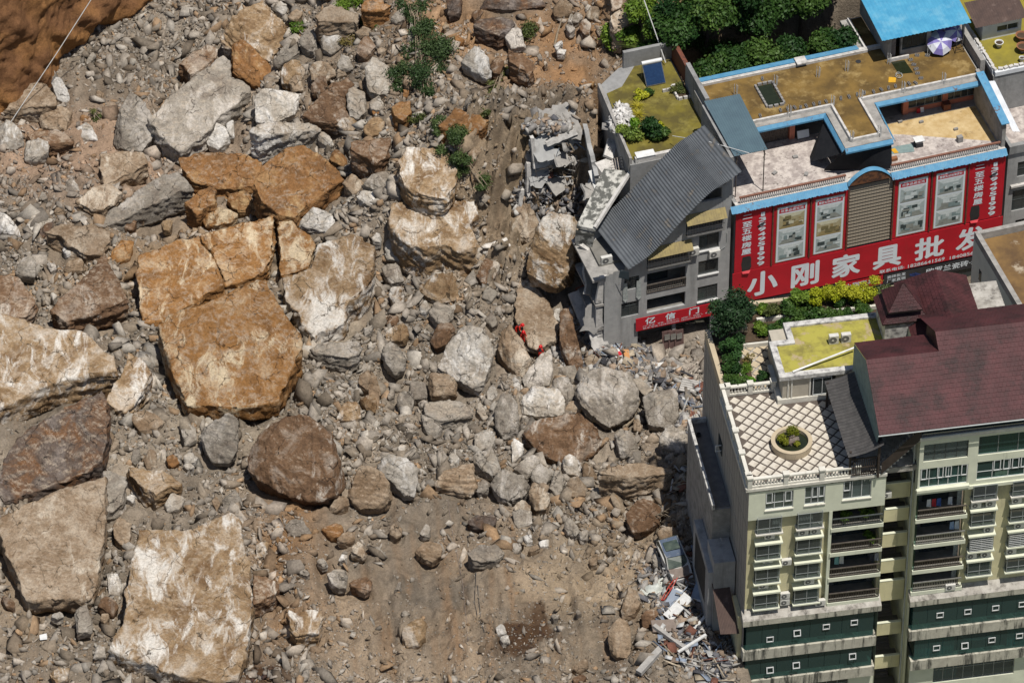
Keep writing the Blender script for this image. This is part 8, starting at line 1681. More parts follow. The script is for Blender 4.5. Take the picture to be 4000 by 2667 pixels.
# ================================================================== wrecked house, debris, car, rescuers
pm('debris_concrete', (.36,.345,.32), (.26,.25,.235), 2, rough=.95, bumpk=.4); pm('panel_blue_grey', (.22,.26,.32), (.17,.20,.25), 2, rough=.5); pm('panel_white', (.58,.58,.56), (.46,.46,.45), 3, rough=.7); pm('panel_brown', (.21,.17,.145), (.16,.13,.11), 2, rough=.8); pm('plank_orange', (.50,.24,.08), (.4,.19,.07), 3, rough=.7); pm('red_metal', (.36,.04,.025), (.25,.03,.02), 3, rough=.5); pm('crumpled_sheet', (.50,.52,.48), (.40,.42,.39), 3, rough=.5)
WR = empty('wrecked_house', SO3, SY, 'collapsed grey concrete house remains with open dark rooms between slide and roof garden', 'ruin')
def jag(name, c, w, h, th, rot, mat='old_concrete', par=None, seed=1, rough=.28):
    """broken flat piece: jagged outline, w by h by th, centred at c"""
    rg = np.random.default_rng(seed); base_ = [(-w/2, -h/2), (w/2, -h/2), (w/2, h/2), (-w/2, h/2)]; P = []
    for i in range(4):
        a_, b_ = np.array(base_[i]), np.array(base_[(i+1) % 4]); n = max(2, int(np.linalg.norm(b_-a_)/.35))
        for k in range(n): P.append(a_+(b_-a_)*k/n+rg.normal(0, rough*(.35 if i == 3 else .8), 2)*.6)
    M = Matrix.Translation(c) @ __import__('mathutils').Euler(tuple(R(k) for k in rot)).to_matrix().to_4x4(); n = len(P); q = MB()
    vs = [M @ Vector((x, y, th/2)) for x, y in P]+[M @ Vector((x+rg.normal(0, .05), y+rg.normal(0, .05), -th/2)) for x, y in P]+[M @ Vector((0, 0, th/2)), M @ Vector((0, 0, -th/2))]
    q.add(vs, [(i, (i+1) % n, 2*n) for i in range(n)]+[(n+(i+1) % n, n+i, 2*n+1) for i in range(n)]+[(n+i, n+(i+1) % n, (i+1) % n, i) for i in range(n)]); return q.build(name, G[mat], par or WR)
sd = 900
for k, (z, u0, u1, rx, ry) in enumerate([(4.4, -15.2, -9.8, 8, 5), (7.4, -14.4, -9.6, 18, -6), (10.3, -13.9, -9.2, 26, 8), (13.0, -12.6, -9.0, 34, -12)]):
    sd += 5; um = (u0+u1)/2; jag('floor_slab', (um, 17.0, z), u1-u0, 3.4, .26, (rx, ry, 3-4*k), 'old_concrete', seed=sd); jag('edge_beam', (um-.2, 15.5, z-.25), u1-u0-.6, .5, .35, (70, ry, 4), 'white_concrete', seed=sd+1, rough=.12)
    if k < 3:
        q = MB(); q.quad((u0+.5, 18.4, z+.1), (u1-.3, 18.4, z+.1), (u1-.3, 18.4, z+2.9), (u0+.5, 18.4, z+2.9)); q.build('dark_room', G['interior_dark'], WR)
        jag('hanging_wall', (u0+1.3, 15.7, z+1.5), 2.2, 2.3, .2, (68-12*k, 10-9*k, 12), 'grey_facade', seed=sd+2); jag('inner_wall', (u1-.9, 16.6, z+1.4), 1.7, 2.6, .15, (84, 4, -24), 'whitewash', seed=sd+3); jag('column', (u0+.3, 15.6, z+1.5), .42, 3.1, .42, (84, 8-6*k, 0), 'white_concrete', seed=sd+4, rough=.08)
        jag('fallen_plate', (um+.4, 15.0, z+.3), 1.6, 1.3, .18, (48, -20+18*k, 30), 'debris_concrete', seed=sd+6)
        q = MB(); rg = np.random.default_rng(sd)
        for j in range(14): a = rg.uniform(u0, u1); q.tube([(a, 15.6, z+.1), (a+rg.normal(0, .35), 15.0, z-.3+rg.normal(0, .2)), (a+rg.normal(0, .7), 14.6, z-1.0+rg.normal(0, .4))], .02, 4)
        q.build('rebar', G['rail_metal'], WR)
jag('party_wall', (-8.7, 12.6, 8.6), 7.0, 9.0, .4, (84, 0, 80), 'grey_facade', seed=77, rough=.6); jag('party_wall', (-9.6, 9.6, 8.0), 3.0, 6.5, .3, (76, 6, 60), 'old_concrete', seed=78, rough=.5)
for k, (u, v, z, w, h, ro) in enumerate([(-12.3, 2.6, 7.2, 2.0, 2.6, (60, 20, 20)), (-11.6, 5.0, 9.4, 2.4, 1.8, (40, -20, 50)), (-12.9, .6, 4.2, 1.6, 2.4, (74, 10, -20)), (-12.4, .0, 1.4, 1.5, 2.2, (66, -14, 10)), (-10.2, 9.0, 11.4, 2.2, 1.6, (30, 20, 10))]): jag('wall_fragment', (u, v, z), w, h, .25, ro, 'white_concrete' if k % 2 else 'debris_concrete', seed=60+k, rough=.4)
MS = empty('leaning_wall_slab', SO3, SY, 'black mould-streaked concrete slab leaning beside the curved roof', 'slab')
q = MB(); q.slab([(-13.1, 4.9, 11.6), (-11.7, 3.9, 11.6), (-7.1, 7.5, 14.2), (-9.3, 8.6, 14.2)], .35); q.build('mouldy_face', G['mould_slab'], MS); q = MB(); q.tube([(-11.7, 3.95, 11.75), (-9.4, 5.7, 13.1), (-7.1, 7.5, 14.35)], .2, 4); q.build('edge_beam', G['white_concrete'], MS); q = MB(); q.slab([(-13.2, 4.8, 11.2), (-11.8, 3.8, 11.2), (-11.9, 4.2, 9.0), (-13.2, 5.1, 9.2)], .3); q.build('broken_lower_face', G['mould_slab'], MS)
def chunks(name, label, boxes, n, seed, smin=.12, smax=.55, mats=((.27,.255,.235), (.36,.345,.32), (.18,.17,.16), (.25,.19,.14), (.12,.12,.13))):
    """broken concrete bits, many and small: one mass"""
    rg = np.random.default_rng(seed); x, y, z = [], [], []
    for (cx, cy, rx, ry, zz, w) in boxes:
        k = int(n*w); a = rg.uniform(0, 2*math.pi, k); r = np.sqrt(rg.random(k)); X_, Y_ = cx+rx*r*np.cos(a), cy+ry*r*np.sin(a); x.append(X_); y.append(Y_); z.append((hz(X_, Y_) if zz is None else np.full(k, zz))+rg.random(k)*.5*(1-r))
    x, y, z = map(np.concatenate, (x, y, z)); s = smin*(1-rg.random(len(x))*(1-(smin/smax)**1.6))**(-1/1.6); C = np.array(mats); T = C[rg.integers(0, len(C), len(x))]*rg.uniform(.8, 1.2, (len(x), 1))
    scatter(name, label, x, y, s, T, z=z, seed=seed, sink=.1)
p1_, p2_, p3_, p4_ = sw(-12.5, 1.0, 0), sw(-11.5, 3.5, 0), sw(-6.2, 13.0, 15.5), sw(-9.3, 10.0, 0)
chunks('concrete_rubble', 'broken concrete rubble around the torn grey house and the tower foot', [(p1_.x, p1_.y, 4.5, 3.0, None, .2), (p2_.x, p2_.y, 3.2, 3, None, .15), (9.6, -2.0, 3.6, 2.4, None, .13), (12.5, -4.4, 3, 2.4, None, .05), (15.6, -9.5, 2.2, 4.0, None, .05), (16.3, -36.5, 3.0, 7, None, .22), (13.2, -31, 2.4, 4.5, None, .06), (p4_.x, p4_.y, 3, 4, None, .12)]+[(*sw(-11.8, 17.0, 0)[:2], 2.4, 1.3, z, .04) for z in (4.7, 7.7, 10.6, 13.2)]+[(*sw(-12.4, 14.6, 0)[:2], 3.5, 1.2, None, .12)], 5600, 901)
chunks('concrete_rubble', 'white broken block rubble piled on the edge of the roof garden', [(p3_.x, p3_.y, 1.1, 2.2, 15.5, 1)], 260, 902, .14, .4, ((.55,.54,.52), (.42,.41,.39)))
def splinters(name, label, spots, seed):
    """tangle of battens, torn sheets and bars nobody could count"""
    rg = np.random.default_rng(seed); VV, FF, TT = [], [], []; n = 0; pal = np.array([(.20,.235,.29), (.44,.44,.43), (.17,.13,.10), (.05,.05,.055), (.30,.29,.27), (.15,.07,.05), (.32,.27,.20)])
    B = np.array([[a, b, c] for a in (-.5, .5) for b in (-.5, .5) for c in (-.5, .5)]); T = np.array([(0,1,3),(0,3,2),(4,6,7),(4,7,5),(0,4,5),(0,5,1),(2,3,7),(2,7,6),(0,2,6),(0,6,4),(1,5,7),(1,7,3)])
    for (cx, cy, rx, ry, zz, m) in spots:
        for k in range(m):
            a, r = rg.uniform(0, 6.28), math.sqrt(rg.random()); x, y = cx+rx*r*math.cos(a), cy+ry*r*math.sin(a); long_ = rg.random() < .6
            s = np.array([rg.uniform(.05, .16), rg.uniform(.7, 2.4), rg.uniform(.04, .12)]) if long_ else np.array([rg.uniform(.3, .9), rg.uniform(.4, 1.2), .03])
            M = np.array(__import__('mathutils').Euler((rg.normal(0, .35), rg.normal(0, .35), rg.uniform(0, 3.14))).to_matrix()); VV.append((B*s)@M.T+np.array([x, y, (gz(x, y) if zz is None else zz)+rg.uniform(.1, .7)])); FF.append(T+8*n); TT.append(np.tile(pal[rg.integers(len(pal))]*rg.uniform(.7, 1.2), (8, 1))); n += 1
    tag(link(name, np_mesh(name, np.concatenate(VV), np.concatenate(FF), M_PEB, np.concatenate(TT))), label, 'wreckage', kind='stuff')
splinters('wreckage', 'tangle of splintered battens, sheets and bars at the tower foot and torn house', [(16.4, -34.5, 2.2, 5.0, None, 150), (14.5, -38.5, 2.4, 3.5, None, 60), (14.6, -30.5, 1.8, 2.5, None, 50), (16.8, -41, 1.6, 3, None, 50), (p1_.x, p1_.y, 3.5, 2.2, None, 45), (9.5, -2.0, 2.6, 1.6, None, 35), (13.6, -5.0, 2.6, 2.0, None, 22), (16.4, -9.5, 1.5, 2.5, None, 40), (*sw(-11.8, 16.2, 0)[:2], 2.6, 1.3, 5.0, 18), (*sw(-11.6, 16.2, 0)[:2], 2.4, 1.2, 8.2, 18), (*sw(-11.2, 16.4, 0)[:2], 2.4, 1.2, 11.3, 18), (*sw(-8.6, 11, 0)[:2], 1.2, 3.5, None, 40), (14.8, -20.5, 1.4, 2, None, 25)], 905)
def piece(name, label, cat, x, y, size, rot, mat, dz=.0, group=None, edge=None):
    q = MB(); sx, sy, sz = size; b = min(.02, sz*.3)
    q.add([(-sx/2,-sy/2,-sz/2),(sx/2,-sy/2,-sz/2),(sx/2,sy/2,-sz/2),(-sx/2,sy/2,-sz/2),(-sx/2+b,-sy/2+b,sz/2),(sx/2-b,-sy/2+b,sz/2),(sx/2-b,sy/2-b,sz/2),(-sx/2+b,sy/2-b,sz/2)], [(0,3,2,1),(4,5,6,7),(0,1,5,4),(1,2,6,5),(2,3,7,6),(3,0,4,7)])
    o = q.build(name, G[mat], None, (x, y, gz(x, y)+dz)); o.rotation_euler = tuple(R(k) for k in rot); tag(o, label, cat, group)
    if edge:
        for s in (-1, 1): e = MB(); e.box(-sx/2-.01, sx/2+.01, s*sy/2-.09, s*sy/2+.09, -sz/2-.01, sz/2+.012); e.build('end_cap', G[edge], o)
    return o
gp = 'loose panels in the rubble by the tower'
piece('door_panel', 'blue-grey panel with white ends beside the red frame, left one', 'panel', 13.6, -34.0, (.95, 2.3, .1), (22, 8, -28), 'panel_blue_grey', .7, gp, 'panel_white'); piece('door_panel', 'pale panel with white ends just below the blue-grey panel', 'panel', 14.1, -35.1, (1.0, 2.5, .1), (20, 10, -42), 'panel_white', .8, gp, 'panel_white'); piece('door_panel', 'long blue-grey panel nearest the tower wall', 'panel', 16.2, -32.9, (1.2, 2.9, .1), (28, -4, -25), 'panel_blue_grey', .9, gp, 'panel_white')
piece('brown_panel', 'flat brown board between the long panel and the white planks', 'panel', 16.2, -34.4, (2.2, 1.3, .08), (10, -8, -12), 'panel_brown', .6, gp); piece('brown_panel', 'tan board with red underside left of the white planks', 'panel', 12.9, -36.9, (2.2, 1.2, .08), (14, 8, 12), 'panel_brown', .55, gp)
for k, (x, y, L, a, l) in enumerate([(15.6, -36.8, 3.0, -38, 'white plank, left of the two nearly parallel planks'), (16.5, -36.3, 3.0, -8, 'white plank, middle one leaning steeply'), (17.2, -35.1, 3.2, -24, 'white plank nearest the tower wall'), (15.2, -39.2, 2.9, -58, 'white plank lying lowest among the rubble')]): piece('white_plank', l, 'plank', x, y, (.28, L, .12), (12, 0, a), 'panel_white', .55, 'white planks in the rubble')
piece('concrete_beam', 'upper one of two broken concrete beams left of the tower foot', 'beam', 13.4, -38.4, (.4, 3.8, .35), (6, 0, 48), 'debris_concrete', .55, 'broken concrete beams'); piece('concrete_beam', 'lower one of two broken concrete beams left of the tower foot', 'beam', 11.6, -41.2, (.6, 3.2, .4), (8, 0, -38), 'debris_concrete', .4, 'broken concrete beams')
def sheet(name, label, cat, x, y, r, mat, seed, amp=.35, dz=.4, n=14):
    rg = np.random.default_rng(seed); g_ = np.linspace(-1, 1, n); A, B = np.meshgrid(g_, g_); P = np.stack([A.ravel()*r*1.1, B.ravel()*r, np.zeros(n*n)], 1); z = amp*fbm(P*1.6+seed, 3); P[:, 2] = z; P[:, :2] += .3*r*np.stack([fbm(P*1.1+seed+9, 2), fbm(P*1.1+seed+5, 2)], 1)
    i = np.arange(n*n).reshape(n, n); F = np.concatenate([np.stack([i[:-1, :-1].ravel(), i[:-1, 1:].ravel(), i[1:, 1:].ravel()], 1), np.stack([i[:-1, :-1].ravel(), i[1:, 1:].ravel(), i[1:, :-1].ravel()], 1)])
    me = np_mesh(name, P, F, G[mat]); o = link(name, me, None, (x, y, gz(x, y)+dz)); o.rotation_euler = (.3, .1, seed); return tag(o, label, cat)
sheet('crumpled_sheet', 'crumpled whitish metal sheet below the crushed car', 'sheet', 12.2, -32.3, 1.1, 'crumpled_sheet', 3, .6, .6); sheet('crumpled_sheet', 'crumpled dark sheet right of the crushed car', 'sheet', 15.2, -31.4, 1.0, 'panel_brown', 5, .5, .5)
o = empty('red_frame', (13.2, -33.2, gz(13.2, -33.2)+.5), 0, 'bent red metal frame beside the blue-grey panels', 'frame')
for k, pts in enumerate([[(-.5, -.8, 0), (.1, .3, .4), (.7, 1.3, .5)], [(-.3, -.9, .1), (.4, .3, .3), (.9, 1.2, .7)], [(-.5, -.8, 0), (-.3, -.9, .1)], [(.1, .3, .4), (.4, .3, .3)]]): q = MB(); q.tube(pts, .06, 5); q.build('bar', G['red_metal'], o)
piece('orange_plank', 'orange wooden plank standing in the rubble before the shop', 'plank', 10.3, -3.2, (.5, 1.9, .1), (30, 4, 12), 'plank_orange', .6); piece('ceiling_panel', 'pale panel lying in the street rubble', 'panel', 13.4, -3.7, (1.1, 1.6, .08), (6, 4, 20), 'panel_white', .3); piece('ceiling_panel', 'grey bent panel beside the orange plank', 'panel', 9.0, -1.9, (1.3, 1.4, .08), (25, 12, -30), 'panel_blue_grey', .5)
o = piece('corrugated_board', 'grey ribbed board leaning against the tower back corner', 'board', 16.4, -7.2, (3.0, 1.5, .05), (8, 3, -14), 'old_concrete', .35)
for k in range(6): q = MB(); q.box(-1.45, 1.45, -.7+.26*k, -.62+.26*k, .026, .07); q.build('rib', G['white_concrete'], o)
for k, (x, y, L, a, l) in enumerate([(15.9, -3.6, 3.2, -48, 'thin dark batten lying on the pale street, right one'), (14.4, -4.6, 2.6, -52, 'thin dark batten lying on the pale street, left one'), (16.2, -10.3, 2.4, -60, 'grey batten leaning by the annex')]): piece('batten', l, 'batten', x, y, (.1, L, .08), (3, 0, a), 'panel_brown', .15, 'battens in the street')
for k, (x, y, s, l) in enumerate([(14.9, -10.9, 1, 'grey flat board left of the annex'), (16.0, -11.6, 1, 'broken lattice board beside the annex parapet')]): piece('board', l, 'board', x, y, (1.5, 1.0, .06), (12, -6, 30*k+10), 'debris_concrete', .3)
o = empty('torn_sign', (9.4, -2.7, gz(9.4, -2.7)+.5), R(30), 'small torn red and white sign in the rubble', 'sign'); q = MB(); q.rbox((0, 0, 0), (.7, .8, .04), (.4, .1, 0)); q.build('white_part', G['panel_white'], o); q = MB(); q.rbox((.05, -.15, .04), (.5, .4, .03), (.4, .1, 0)); q.build('red_part', G['banner_red'], o)
piece('concrete_slab', 'whitish broken concrete slab beside the brown upright slab', 'slab', 6.3, 1.6, (1.1, 4.2, .35), (34, -6, 22), 'white_concrete', .7)
o = empty('bent_window_frame', (6.6, 3.2, gz(6.6, 3.2)+.6), R(-10), 'bent brown window frame hanging below the torn house corner', 'frame')
for k, pts in enumerate([[(-.9, 0, .9), (.5, .3, 1.7)], [(.5, .3, 1.7), (1.2, -.3, .2)], [(1.2, -.3, .2), (-.2, -.5, -.4)], [(-.2, -.5, -.4), (-.9, 0, .9)]]): q = MB(); q.tube(pts, .07, 4); q.build('bar', G['rust_post'], o)
# white blocks and a lattice on the rubble by the roof garden
for k, (u, v, z, s, r_, mt, l) in enumerate([(-8.3, 10.6, 12.6, (2.2, 1.3, .5), (20, 8, 20), 'white_concrete', 'large pale wall block tipped over beside the roof garden'), (-7.6, 11.9, 13.4, (2.0, .9, .3), (25, -10, 60), 'white_concrete', 'pale slab propped above the tipped wall block'), (-9.6, 9.4, 11.8, (.9, 2.8, .12), (35, 0, 5), 'panel_white', 'white stained door leaf on the rubble beside the roof garden'), (-7.4, 13.6, 14.6, (1.4, .8, .15), (10, 20, 70), 'blockwork', 'grey block wall piece near the roof garden edge')]):
    q = MB(); q.rbox((0, 0, 0), s, tuple(R(j) for j in r_)); o = q.build('wall_block', G[mt], None, sw(u, v, z)); o.rotation_euler = (0, 0, SY); tag(o, l, 'debris')
o = empty('metal_grille', sw(-7.7, 9.2, 13.6), SY, 'bent metal window grille beside the roof garden', 'grille'); q = MB()
for k in range(6): q.tube([(-.6+.24*k, -.6, -.3), (-.45+.24*k, .6, .5)], .022, 4); q.tube([(-.7, -.55+.22*k, -.28+.15*k), (.75, -.5+.22*k, -.25+.15*k)], .022, 4)
q.build('bars', G['rail_metal'], o)
# fallen trunks, branches, roots
def branch(label, pts, r, mat=None, name='branch'):
    P = [(x, y, gz(x, y)+dz) for x, y, dz in pts]; o = MB(); c = P[0]; o.tube([(x-c[0], y-c[1], z-c[2]) for x, y, z in P], [r*(1-.55*k/max(1, len(P)-1)) for k in range(len(P))], 6); ob = o.build(name, mat or M_DRY, None, c); return tag(ob, label, 'branch')
branch('dark broken trunk lying right of the hanging bush', [(-3.4, 19.6, .5), (-2.2, 20.6, .7), (-1.2, 21.6, .5)], .14, M_BARK, 'fallen_trunk'); branch('pale splintered trunk beside the broad grey boulder', [(9.9, -11.0, .3), (10.7, -9.9, .8), (11.3, -8.6, 1.6)], .2, M_DRY, 'fallen_trunk'); branch('dry root in the brown gully', [(3.9, 27.0, .2), (4.2, 28.2, .4), (4.6, 29.4, .3)], .13)
for k in range(7): rg = np.random.default_rng(950+k); x, y = 14.2+rg.uniform(-.8, 1.2), -20.5+rg.uniform(-1.3, 1.3); branch(f'broken brown stick, {ORDW[k]} of the bundle beside the long pale slab', [(x, y, .6), (x+rg.uniform(.4, 1.2), y-rg.uniform(-.3, .8), .7), (x+rg.uniform(1.0, 1.9), y-rg.uniform(-.2, 1.4), .5)], .06, name='stick')
for k in range(6): rg = np.random.default_rng(970+k); x, y = 13.3+rg.uniform(-.6, .6), -24.6+rg.uniform(-.5, .5); branch(f'pale dangling root, {ORDW[k]} strand over the root-wrapped boulder', [(x-.8, y+.4, 1.5), (x, y, 1.9), (x+.9, y-.7, 1.3), (x+1.1, y-1.6, .5)], .045, name='root')
# crushed car
def car():
    o = empty('crushed_car', (13.95, -29.6, gz(13.95, -29.6)-.1), R(17), 'crushed pale car with dark roof and windscreen under the root-wrapped boulder', 'car'); o.rotation_euler = (R(6), R(-5), R(17)); o.scale = (1.15, 1.1, 1.1)
    pm('car_white', (.42,.42,.40), (.33,.33,.31), 2, rough=.35, stain=(.25,.22,.18), st=(.5,.7), stscale=1.5, spec=.5); pm('car_roof', (.10,.13,.18), (.07,.09,.13), 1.5, rough=.2, spec=.6, stain=(.26,.25,.22), st=(.56,.7), stscale=2); pm('car_glass', (.03,.045,.04), (.08,.10,.08), 2, rough=.12, spec=.6); pm('tyre', (.02,.02,.02), rough=.9)
    S_ = [(-2.1, .78, .55, .62), (-1.95, .86, .40, 1.0), (-1.2, .9, .35, 1.12), (-.2, .92, .33, 1.1), (.9, .9, .33, 1.02), (1.7, .84, .36, .90), (2.1, .70, .45, .72)]   # y, half width, bottom, shoulder height
    rg = np.random.default_rng(33); vs = []
    for (y, w, b, t) in S_:
        for (x, z) in [(-w, b), (-w*1.03, (b+t)/2), (-w*.96, t), (w*.96, t), (w*1.03, (b+t)/2), (w, b)]: vs.append((x+rg.normal(0, .05), -y+rg.normal(0, .04), z+rg.normal(0, .06)))
    n = 6; q = MB(); q.add(vs, [(i*n+k, i*n+(k+1) % n, (i+1)*n+(k+1) % n, (i+1)*n+k) for i in range(len(S_)-1) for k in range(n)]+[tuple(range(n-1, -1, -1)), tuple((len(S_)-1)*n+k for k in range(n))]); q.build('body', G['car_white'], o)
    rf = [(-.68, 1.55, 1.5), (.66, 1.6, 1.45), (.72, .2, 1.5), (.66, -.35, 1.42), (-.70, -.3, 1.5), (-.74, .3, 1.56)]; q = MB(); q.slab([rf[0], rf[5], rf[4], rf[3], rf[2], rf[1]], .06); q.build('roof', G['car_roof'], o)
    q = MB(); q.slab([(-.70, -.33, 1.46), (-.80, -1.05, 1.03), (.74, -1.1, 1.0), (.66, -.38, 1.38)], .03); q.build('windscreen', G['car_glass'], o); q = MB(); q.slab([(-.68, 1.56, 1.46), (.66, 1.6, 1.4), (.74, 2.0, 1.05), (-.76, 1.98, 1.05)], .03); q.build('rear_window', G['car_glass'], o)
    for s in (-1, 1):
        q = MB(); q.add([(s*.74, 1.5, 1.44), (s*.71, -.3, 1.42), (s*.84, -.95, 1.06), (s*.86, 1.85, 1.08)], [(0, 1, 2, 3) if s < 0 else (3, 2, 1, 0)]); q.build('side_window', G['car_glass'], o)
        for y in (-1.35, 1.3): q = MB(); q.tube([(s*.78, y, .33), (s*.97, y, .33)], .33, 14); w = q.build('wheel', G['tyre'], o); r = MB(); r.tube([(s*.96, y, .33), (s*.985, y, .33)], .2, 10); r.build('rim', G['rail_steel'], w)
        q = MB(); q.tube([(s*.72, 1.55, 1.5), (s*.72, -.35, 1.5), (s*.84, -1.1, 1.05)], .04, 5); q.build('roof_pillar', G['car_white'], o)
        q = MB(); q.rbox((s*.6, -2.08, .68), (.32, .08, .16), (0, 0, 0)); q.build('headlight', G['glazed_white'], o)
    q = MB(); q.slab([(-.82, -1.1, 1.06), (-.78, -2.0, .84), (.3, -2.1, 1.0), (.74, -1.9, .78), (.78, -1.1, 1.02), (.1, -1.4, 1.22)], .04); q.build('buckled_bonnet', G['panel_brown'], o)
    q = MB(); q.rbox((0, .7, 1.585), (1.1, .9, .02), (0, R(2), 0)); q.build('sunroof', G['car_glass'], o)
car()
# rescuers
pm('suit_red', (.50,.025,.012), (.40,.02,.01), 6, rough=.7); pm('helmet_red', (.55,.01,.012), (.5,.01,.012), 4, rough=.25, spec=.5); pm('band_pale', (.65,.62,.45), rough=.5); pm('boot_black', (.015,.015,.016), rough=.7); pm('face_skin', (.42,.25,.17), rough=.6); pm('vest_dark', (.03,.03,.045), rough=.7)
PEOPLE = []
def person(label, x, y, z, yaw, J, half=False):
    """one continuous body grown by a skin modifier over a posed skeleton (metres, facing -y)"""
    names = list(J); E = [('pelvis','chest'),('chest','neck'),('neck','head'),('head','crown'),('chest','shL'),('shL','elL'),('elL','haL'),('chest','shR'),('shR','elR'),('elR','haR'),('pelvis','hipL'),('hipL','knL'),('knL','anL'),('anL','toL'),('pelvis','hipR'),('hipR','knR'),('knR','anR'),('anR','toR')]
    rad = dict(pelvis=.15, chest=.17, neck=.065, head=.105, crown=.085, shL=.085, elL=.062, haL=.048, shR=.085, elR=.062, haR=.048, hipL=.105, knL=.082, anL=.06, toL=.05, hipR=.105, knR=.082, anR=.06, toR=.05)
    me = bpy.data.meshes.new('person'); me.from_pydata([J[k] for k in names], [(names.index(a), names.index(b)) for a, b in E], []); o = link('tmp_body', me)
    o.modifiers.new('skin', 'SKIN'); sv = me.skin_vertices[0].data
    for i, k in enumerate(names): sv[i].radius = (rad[k], rad[k]*(.8 if k in ('chest', 'pelvis') else 1)); sv[i].use_root = k == 'pelvis'
    s = o.modifiers.new('sub', 'SUBSURF'); s.levels = 2; s.render_levels = 2
    PEOPLE.append((o, label, (x, y, z), yaw, J))
def fill_people():
    dg = bpy.context.evaluated_depsgraph_get()
    for o, label, loc, yaw, J in PEOPLE:
        me = bpy.data.meshes.new_from_object(o.evaluated_get(dg)); me.materials.clear(); me.name = 'person'
        for k in ('suit_red', 'face_skin', 'boot_black', 'vest_dark'): me.materials.append(G[k])
        hd, nk = Vector(J['head']), Vector(J['neck']); ch = Vector(J['chest'])
        for p in me.polygons:
            c = p.center; i = 0
            if (c-hd).length < .2 and c.z > nk.z-.02: i = 1
            if min((c-Vector(J[k])).length for k in ('toL', 'toR', 'anL', 'anR')) < .13: i = 2
            if min((c-Vector(J[k])).length for k in ('haL', 'haR')) < .10: i = 1
            if (c-ch).length < .2 and c.y > ch.y-.02 and i == 0: i = 3
            p.material_index = i; p.use_smooth = True
        b = link('person', me, None, loc); b.rotation_euler = (0, 0, yaw); tag(b, label, 'person', 'rescuers in red'); bpy.data.objects.remove(o)
        h = MB(); h.lathe((hd.x, hd.y, hd.z+.03), [(.165, 0), (.16, .05), (.145, .11), (.10, .165), (.04, .185)], 14); h.lathe((hd.x, hd.y, hd.z+.015), [(.19, 0), (.185, .02)], 14); h.build('helmet', G['helmet_red'], b, smooth=True)
        # face: brow, nose, eyes
        f = MB(); fx, fy, fz = hd.x, hd.y-.105, hd.z; f.rbox((fx, fy-.015, fz-.02), (.03, .04, .05), (.2, 0, 0)); f.build('nose', G['face_skin'], b)
        for s in (-1, 1): f = MB(); f.rbox((fx+s*.04, fy, fz+.01), (.03, .015, .015), (0, 0, 0)); f.build('eye', G['boot_black'], b)
        for (a, c_, r) in (('knL', 'anL', .085), ('knR', 'anR', .085), ('elL', 'haL', .068), ('elR', 'haR', .068)):
            A, B = Vector(J[a]), Vector(J[c_]); q = MB(); q.tube([A.lerp(B, .38), A.lerp(B, .52)], r, 10); q.build('reflective_band', G['band_pale'], b)
        for k in ('haL', 'haR'):
            A = Vector(J[k]); el = Vector(J['el'+k[-1]]); d = (A-el).normalized(); side = d.cross(Vector((0, 0, 1))).normalized(); q = MB()
            for j in range(4): st = A+side*(.027*(j-1.5)); q.tube([st, st+d*(.07+.01*(j in (1, 2))), st+d*.12+Vector((0, 0, -.03))], .011, 5)
            q.tube([A-side*.04, A-side*.07+d*.05, A-side*.06+d*.09], .012, 5); q.build('fingers', G['face_skin'], b)
    PEOPLE.clear()
base = dict(pelvis=(0,.05,.92), chest=(0,-.05,1.32), neck=(0,-.07,1.50), head=(0,-.10,1.62), crown=(0,-.10,1.74), shL=(.19,-.04,1.40), elL=(.27,-.08,1.12), haL=(.22,-.28,.95), shR=(-.19,-.04,1.40), elR=(-.27,-.02,1.12), haR=(-.26,-.16,.88), hipL=(.10,.05,.88), knL=(.12,-.03,.48), anL=(.12,.06,.09), toL=(.13,-.12,.05), hipR=(-.10,.05,.88), knR=(-.11,.0,.48), anR=(-.11,.10,.09), toR=(-.12,-.08,.05))
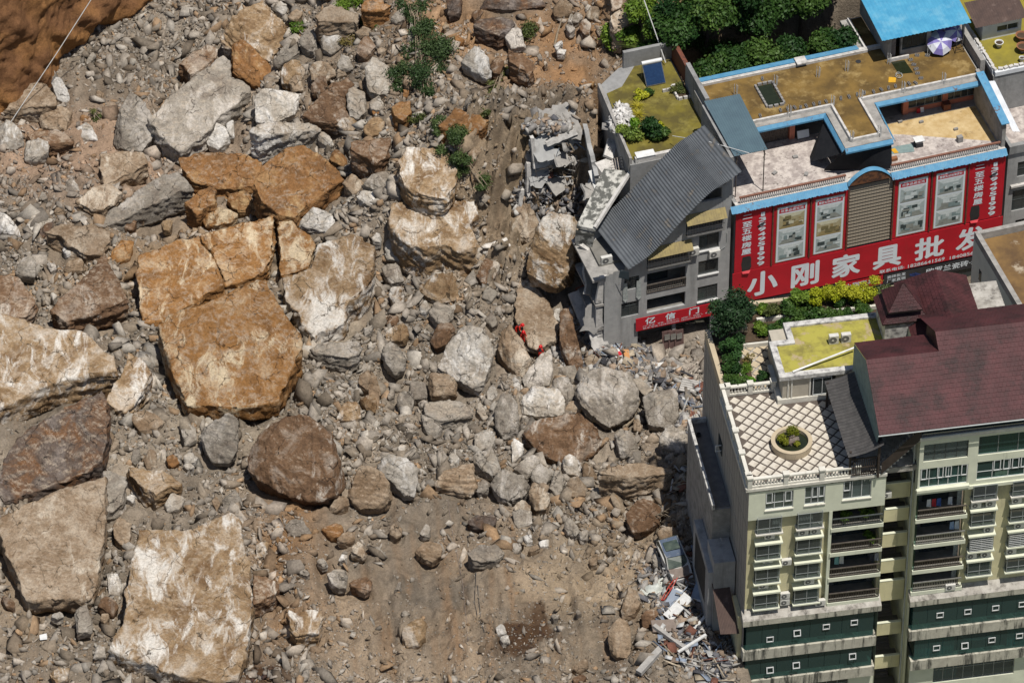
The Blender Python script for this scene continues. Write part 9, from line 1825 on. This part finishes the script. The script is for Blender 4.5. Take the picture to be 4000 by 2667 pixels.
bent = dict(base, chest=(.02,-.30,1.20), neck=(.02,-.46,1.30), head=(.02,-.56,1.36), crown=(.02,-.62,1.45), shL=(.20,-.34,1.24), elL=(.26,-.48,.98), haL=(.18,-.62,.80), shR=(-.17,-.34,1.24), elR=(-.27,-.40,.98), haR=(-.24,-.55,.78), pelvis=(0,.12,.90))
person('upper rescuer in red suit and helmet bending forward on the rocks', .41, -.3, 1.0, R(70), bent); person('lower rescuer in red suit and helmet standing on the rocks', .985, -1.4, .8, R(25), base); person('lone rescuer with red helmet deep in the rock cleft', 2.52, -2.9, .25, R(160), base)
fill_people()
# wires, ropes, small litter
def wire(label, pts, r=.03, mat='pipe_grey', name='wire', cat='wire'):
    q = MB(); c = pts[0]; q.tube([tuple(a-b for a, b in zip(p, c)) for p in pts], r, 5); o = q.build(name, G[mat], None, c); return tag(o, label, cat)
wire('thin pale cable slanting down over the scarp at upper left', [(-39.0+.3, 31.9, 14.0), (-42.0, 29.4, 9.6), (-47.3, 24.9, 3.2), (-49.5, 23.0, .8)], .045, 'rebar_white', 'cable', 'cable')
wire('thin white service cable from the wood to the roof garden', [(10.5, 30.0, 24.0), (11.4, 26.0, 20.5), (13.2, 21.6, 17.3), (13.9, 20.0, 15.9)], .045, 'rebar_white', 'cable', 'cable')
def ground_wire(label, xy, r=.03, mat='fascia_black'):
    P = []
    for (a, b) in zip(xy[:-1], xy[1:]):
        for k in range(10): x, y = a[0]+(b[0]-a[0])*k/10, a[1]+(b[1]-a[1])*k/10; P.append((x, y, gz(x, y)+.06))
    return wire(label, P, r, mat, 'ground_wire')
ground_wire('long thin wire running down the bare soil at bottom centre', [(-5.6, -20.5), (-5.3, -23), (-4.7, -27), (-4.2, -31), (-3.9, -35), (-3.7, -39)], .025, 'panel_brown'); ground_wire('looped black wire on the bare soil near the wet stain', [(-3.1, -30), (-3.2, -33), (-2.9, -35.2), (-2.7, -34.6), (-3.0, -31)], .03); ground_wire('black wire continuing to the wet stain', [(-2.8, -35.4), (-2.3, -37.4)], .03)
flat_thing('white_scrap', 'white scrap of paper on the gravel at lower left', 'scrap', [(-39.9, -38.6), (-39.3, -38.4), (-39.2, -39.1), (-39.8, -39.2)], gz(-39.5, -38.8)+.08, G['glazed_white'], .03, lambda u, v, z: (u, v, z))
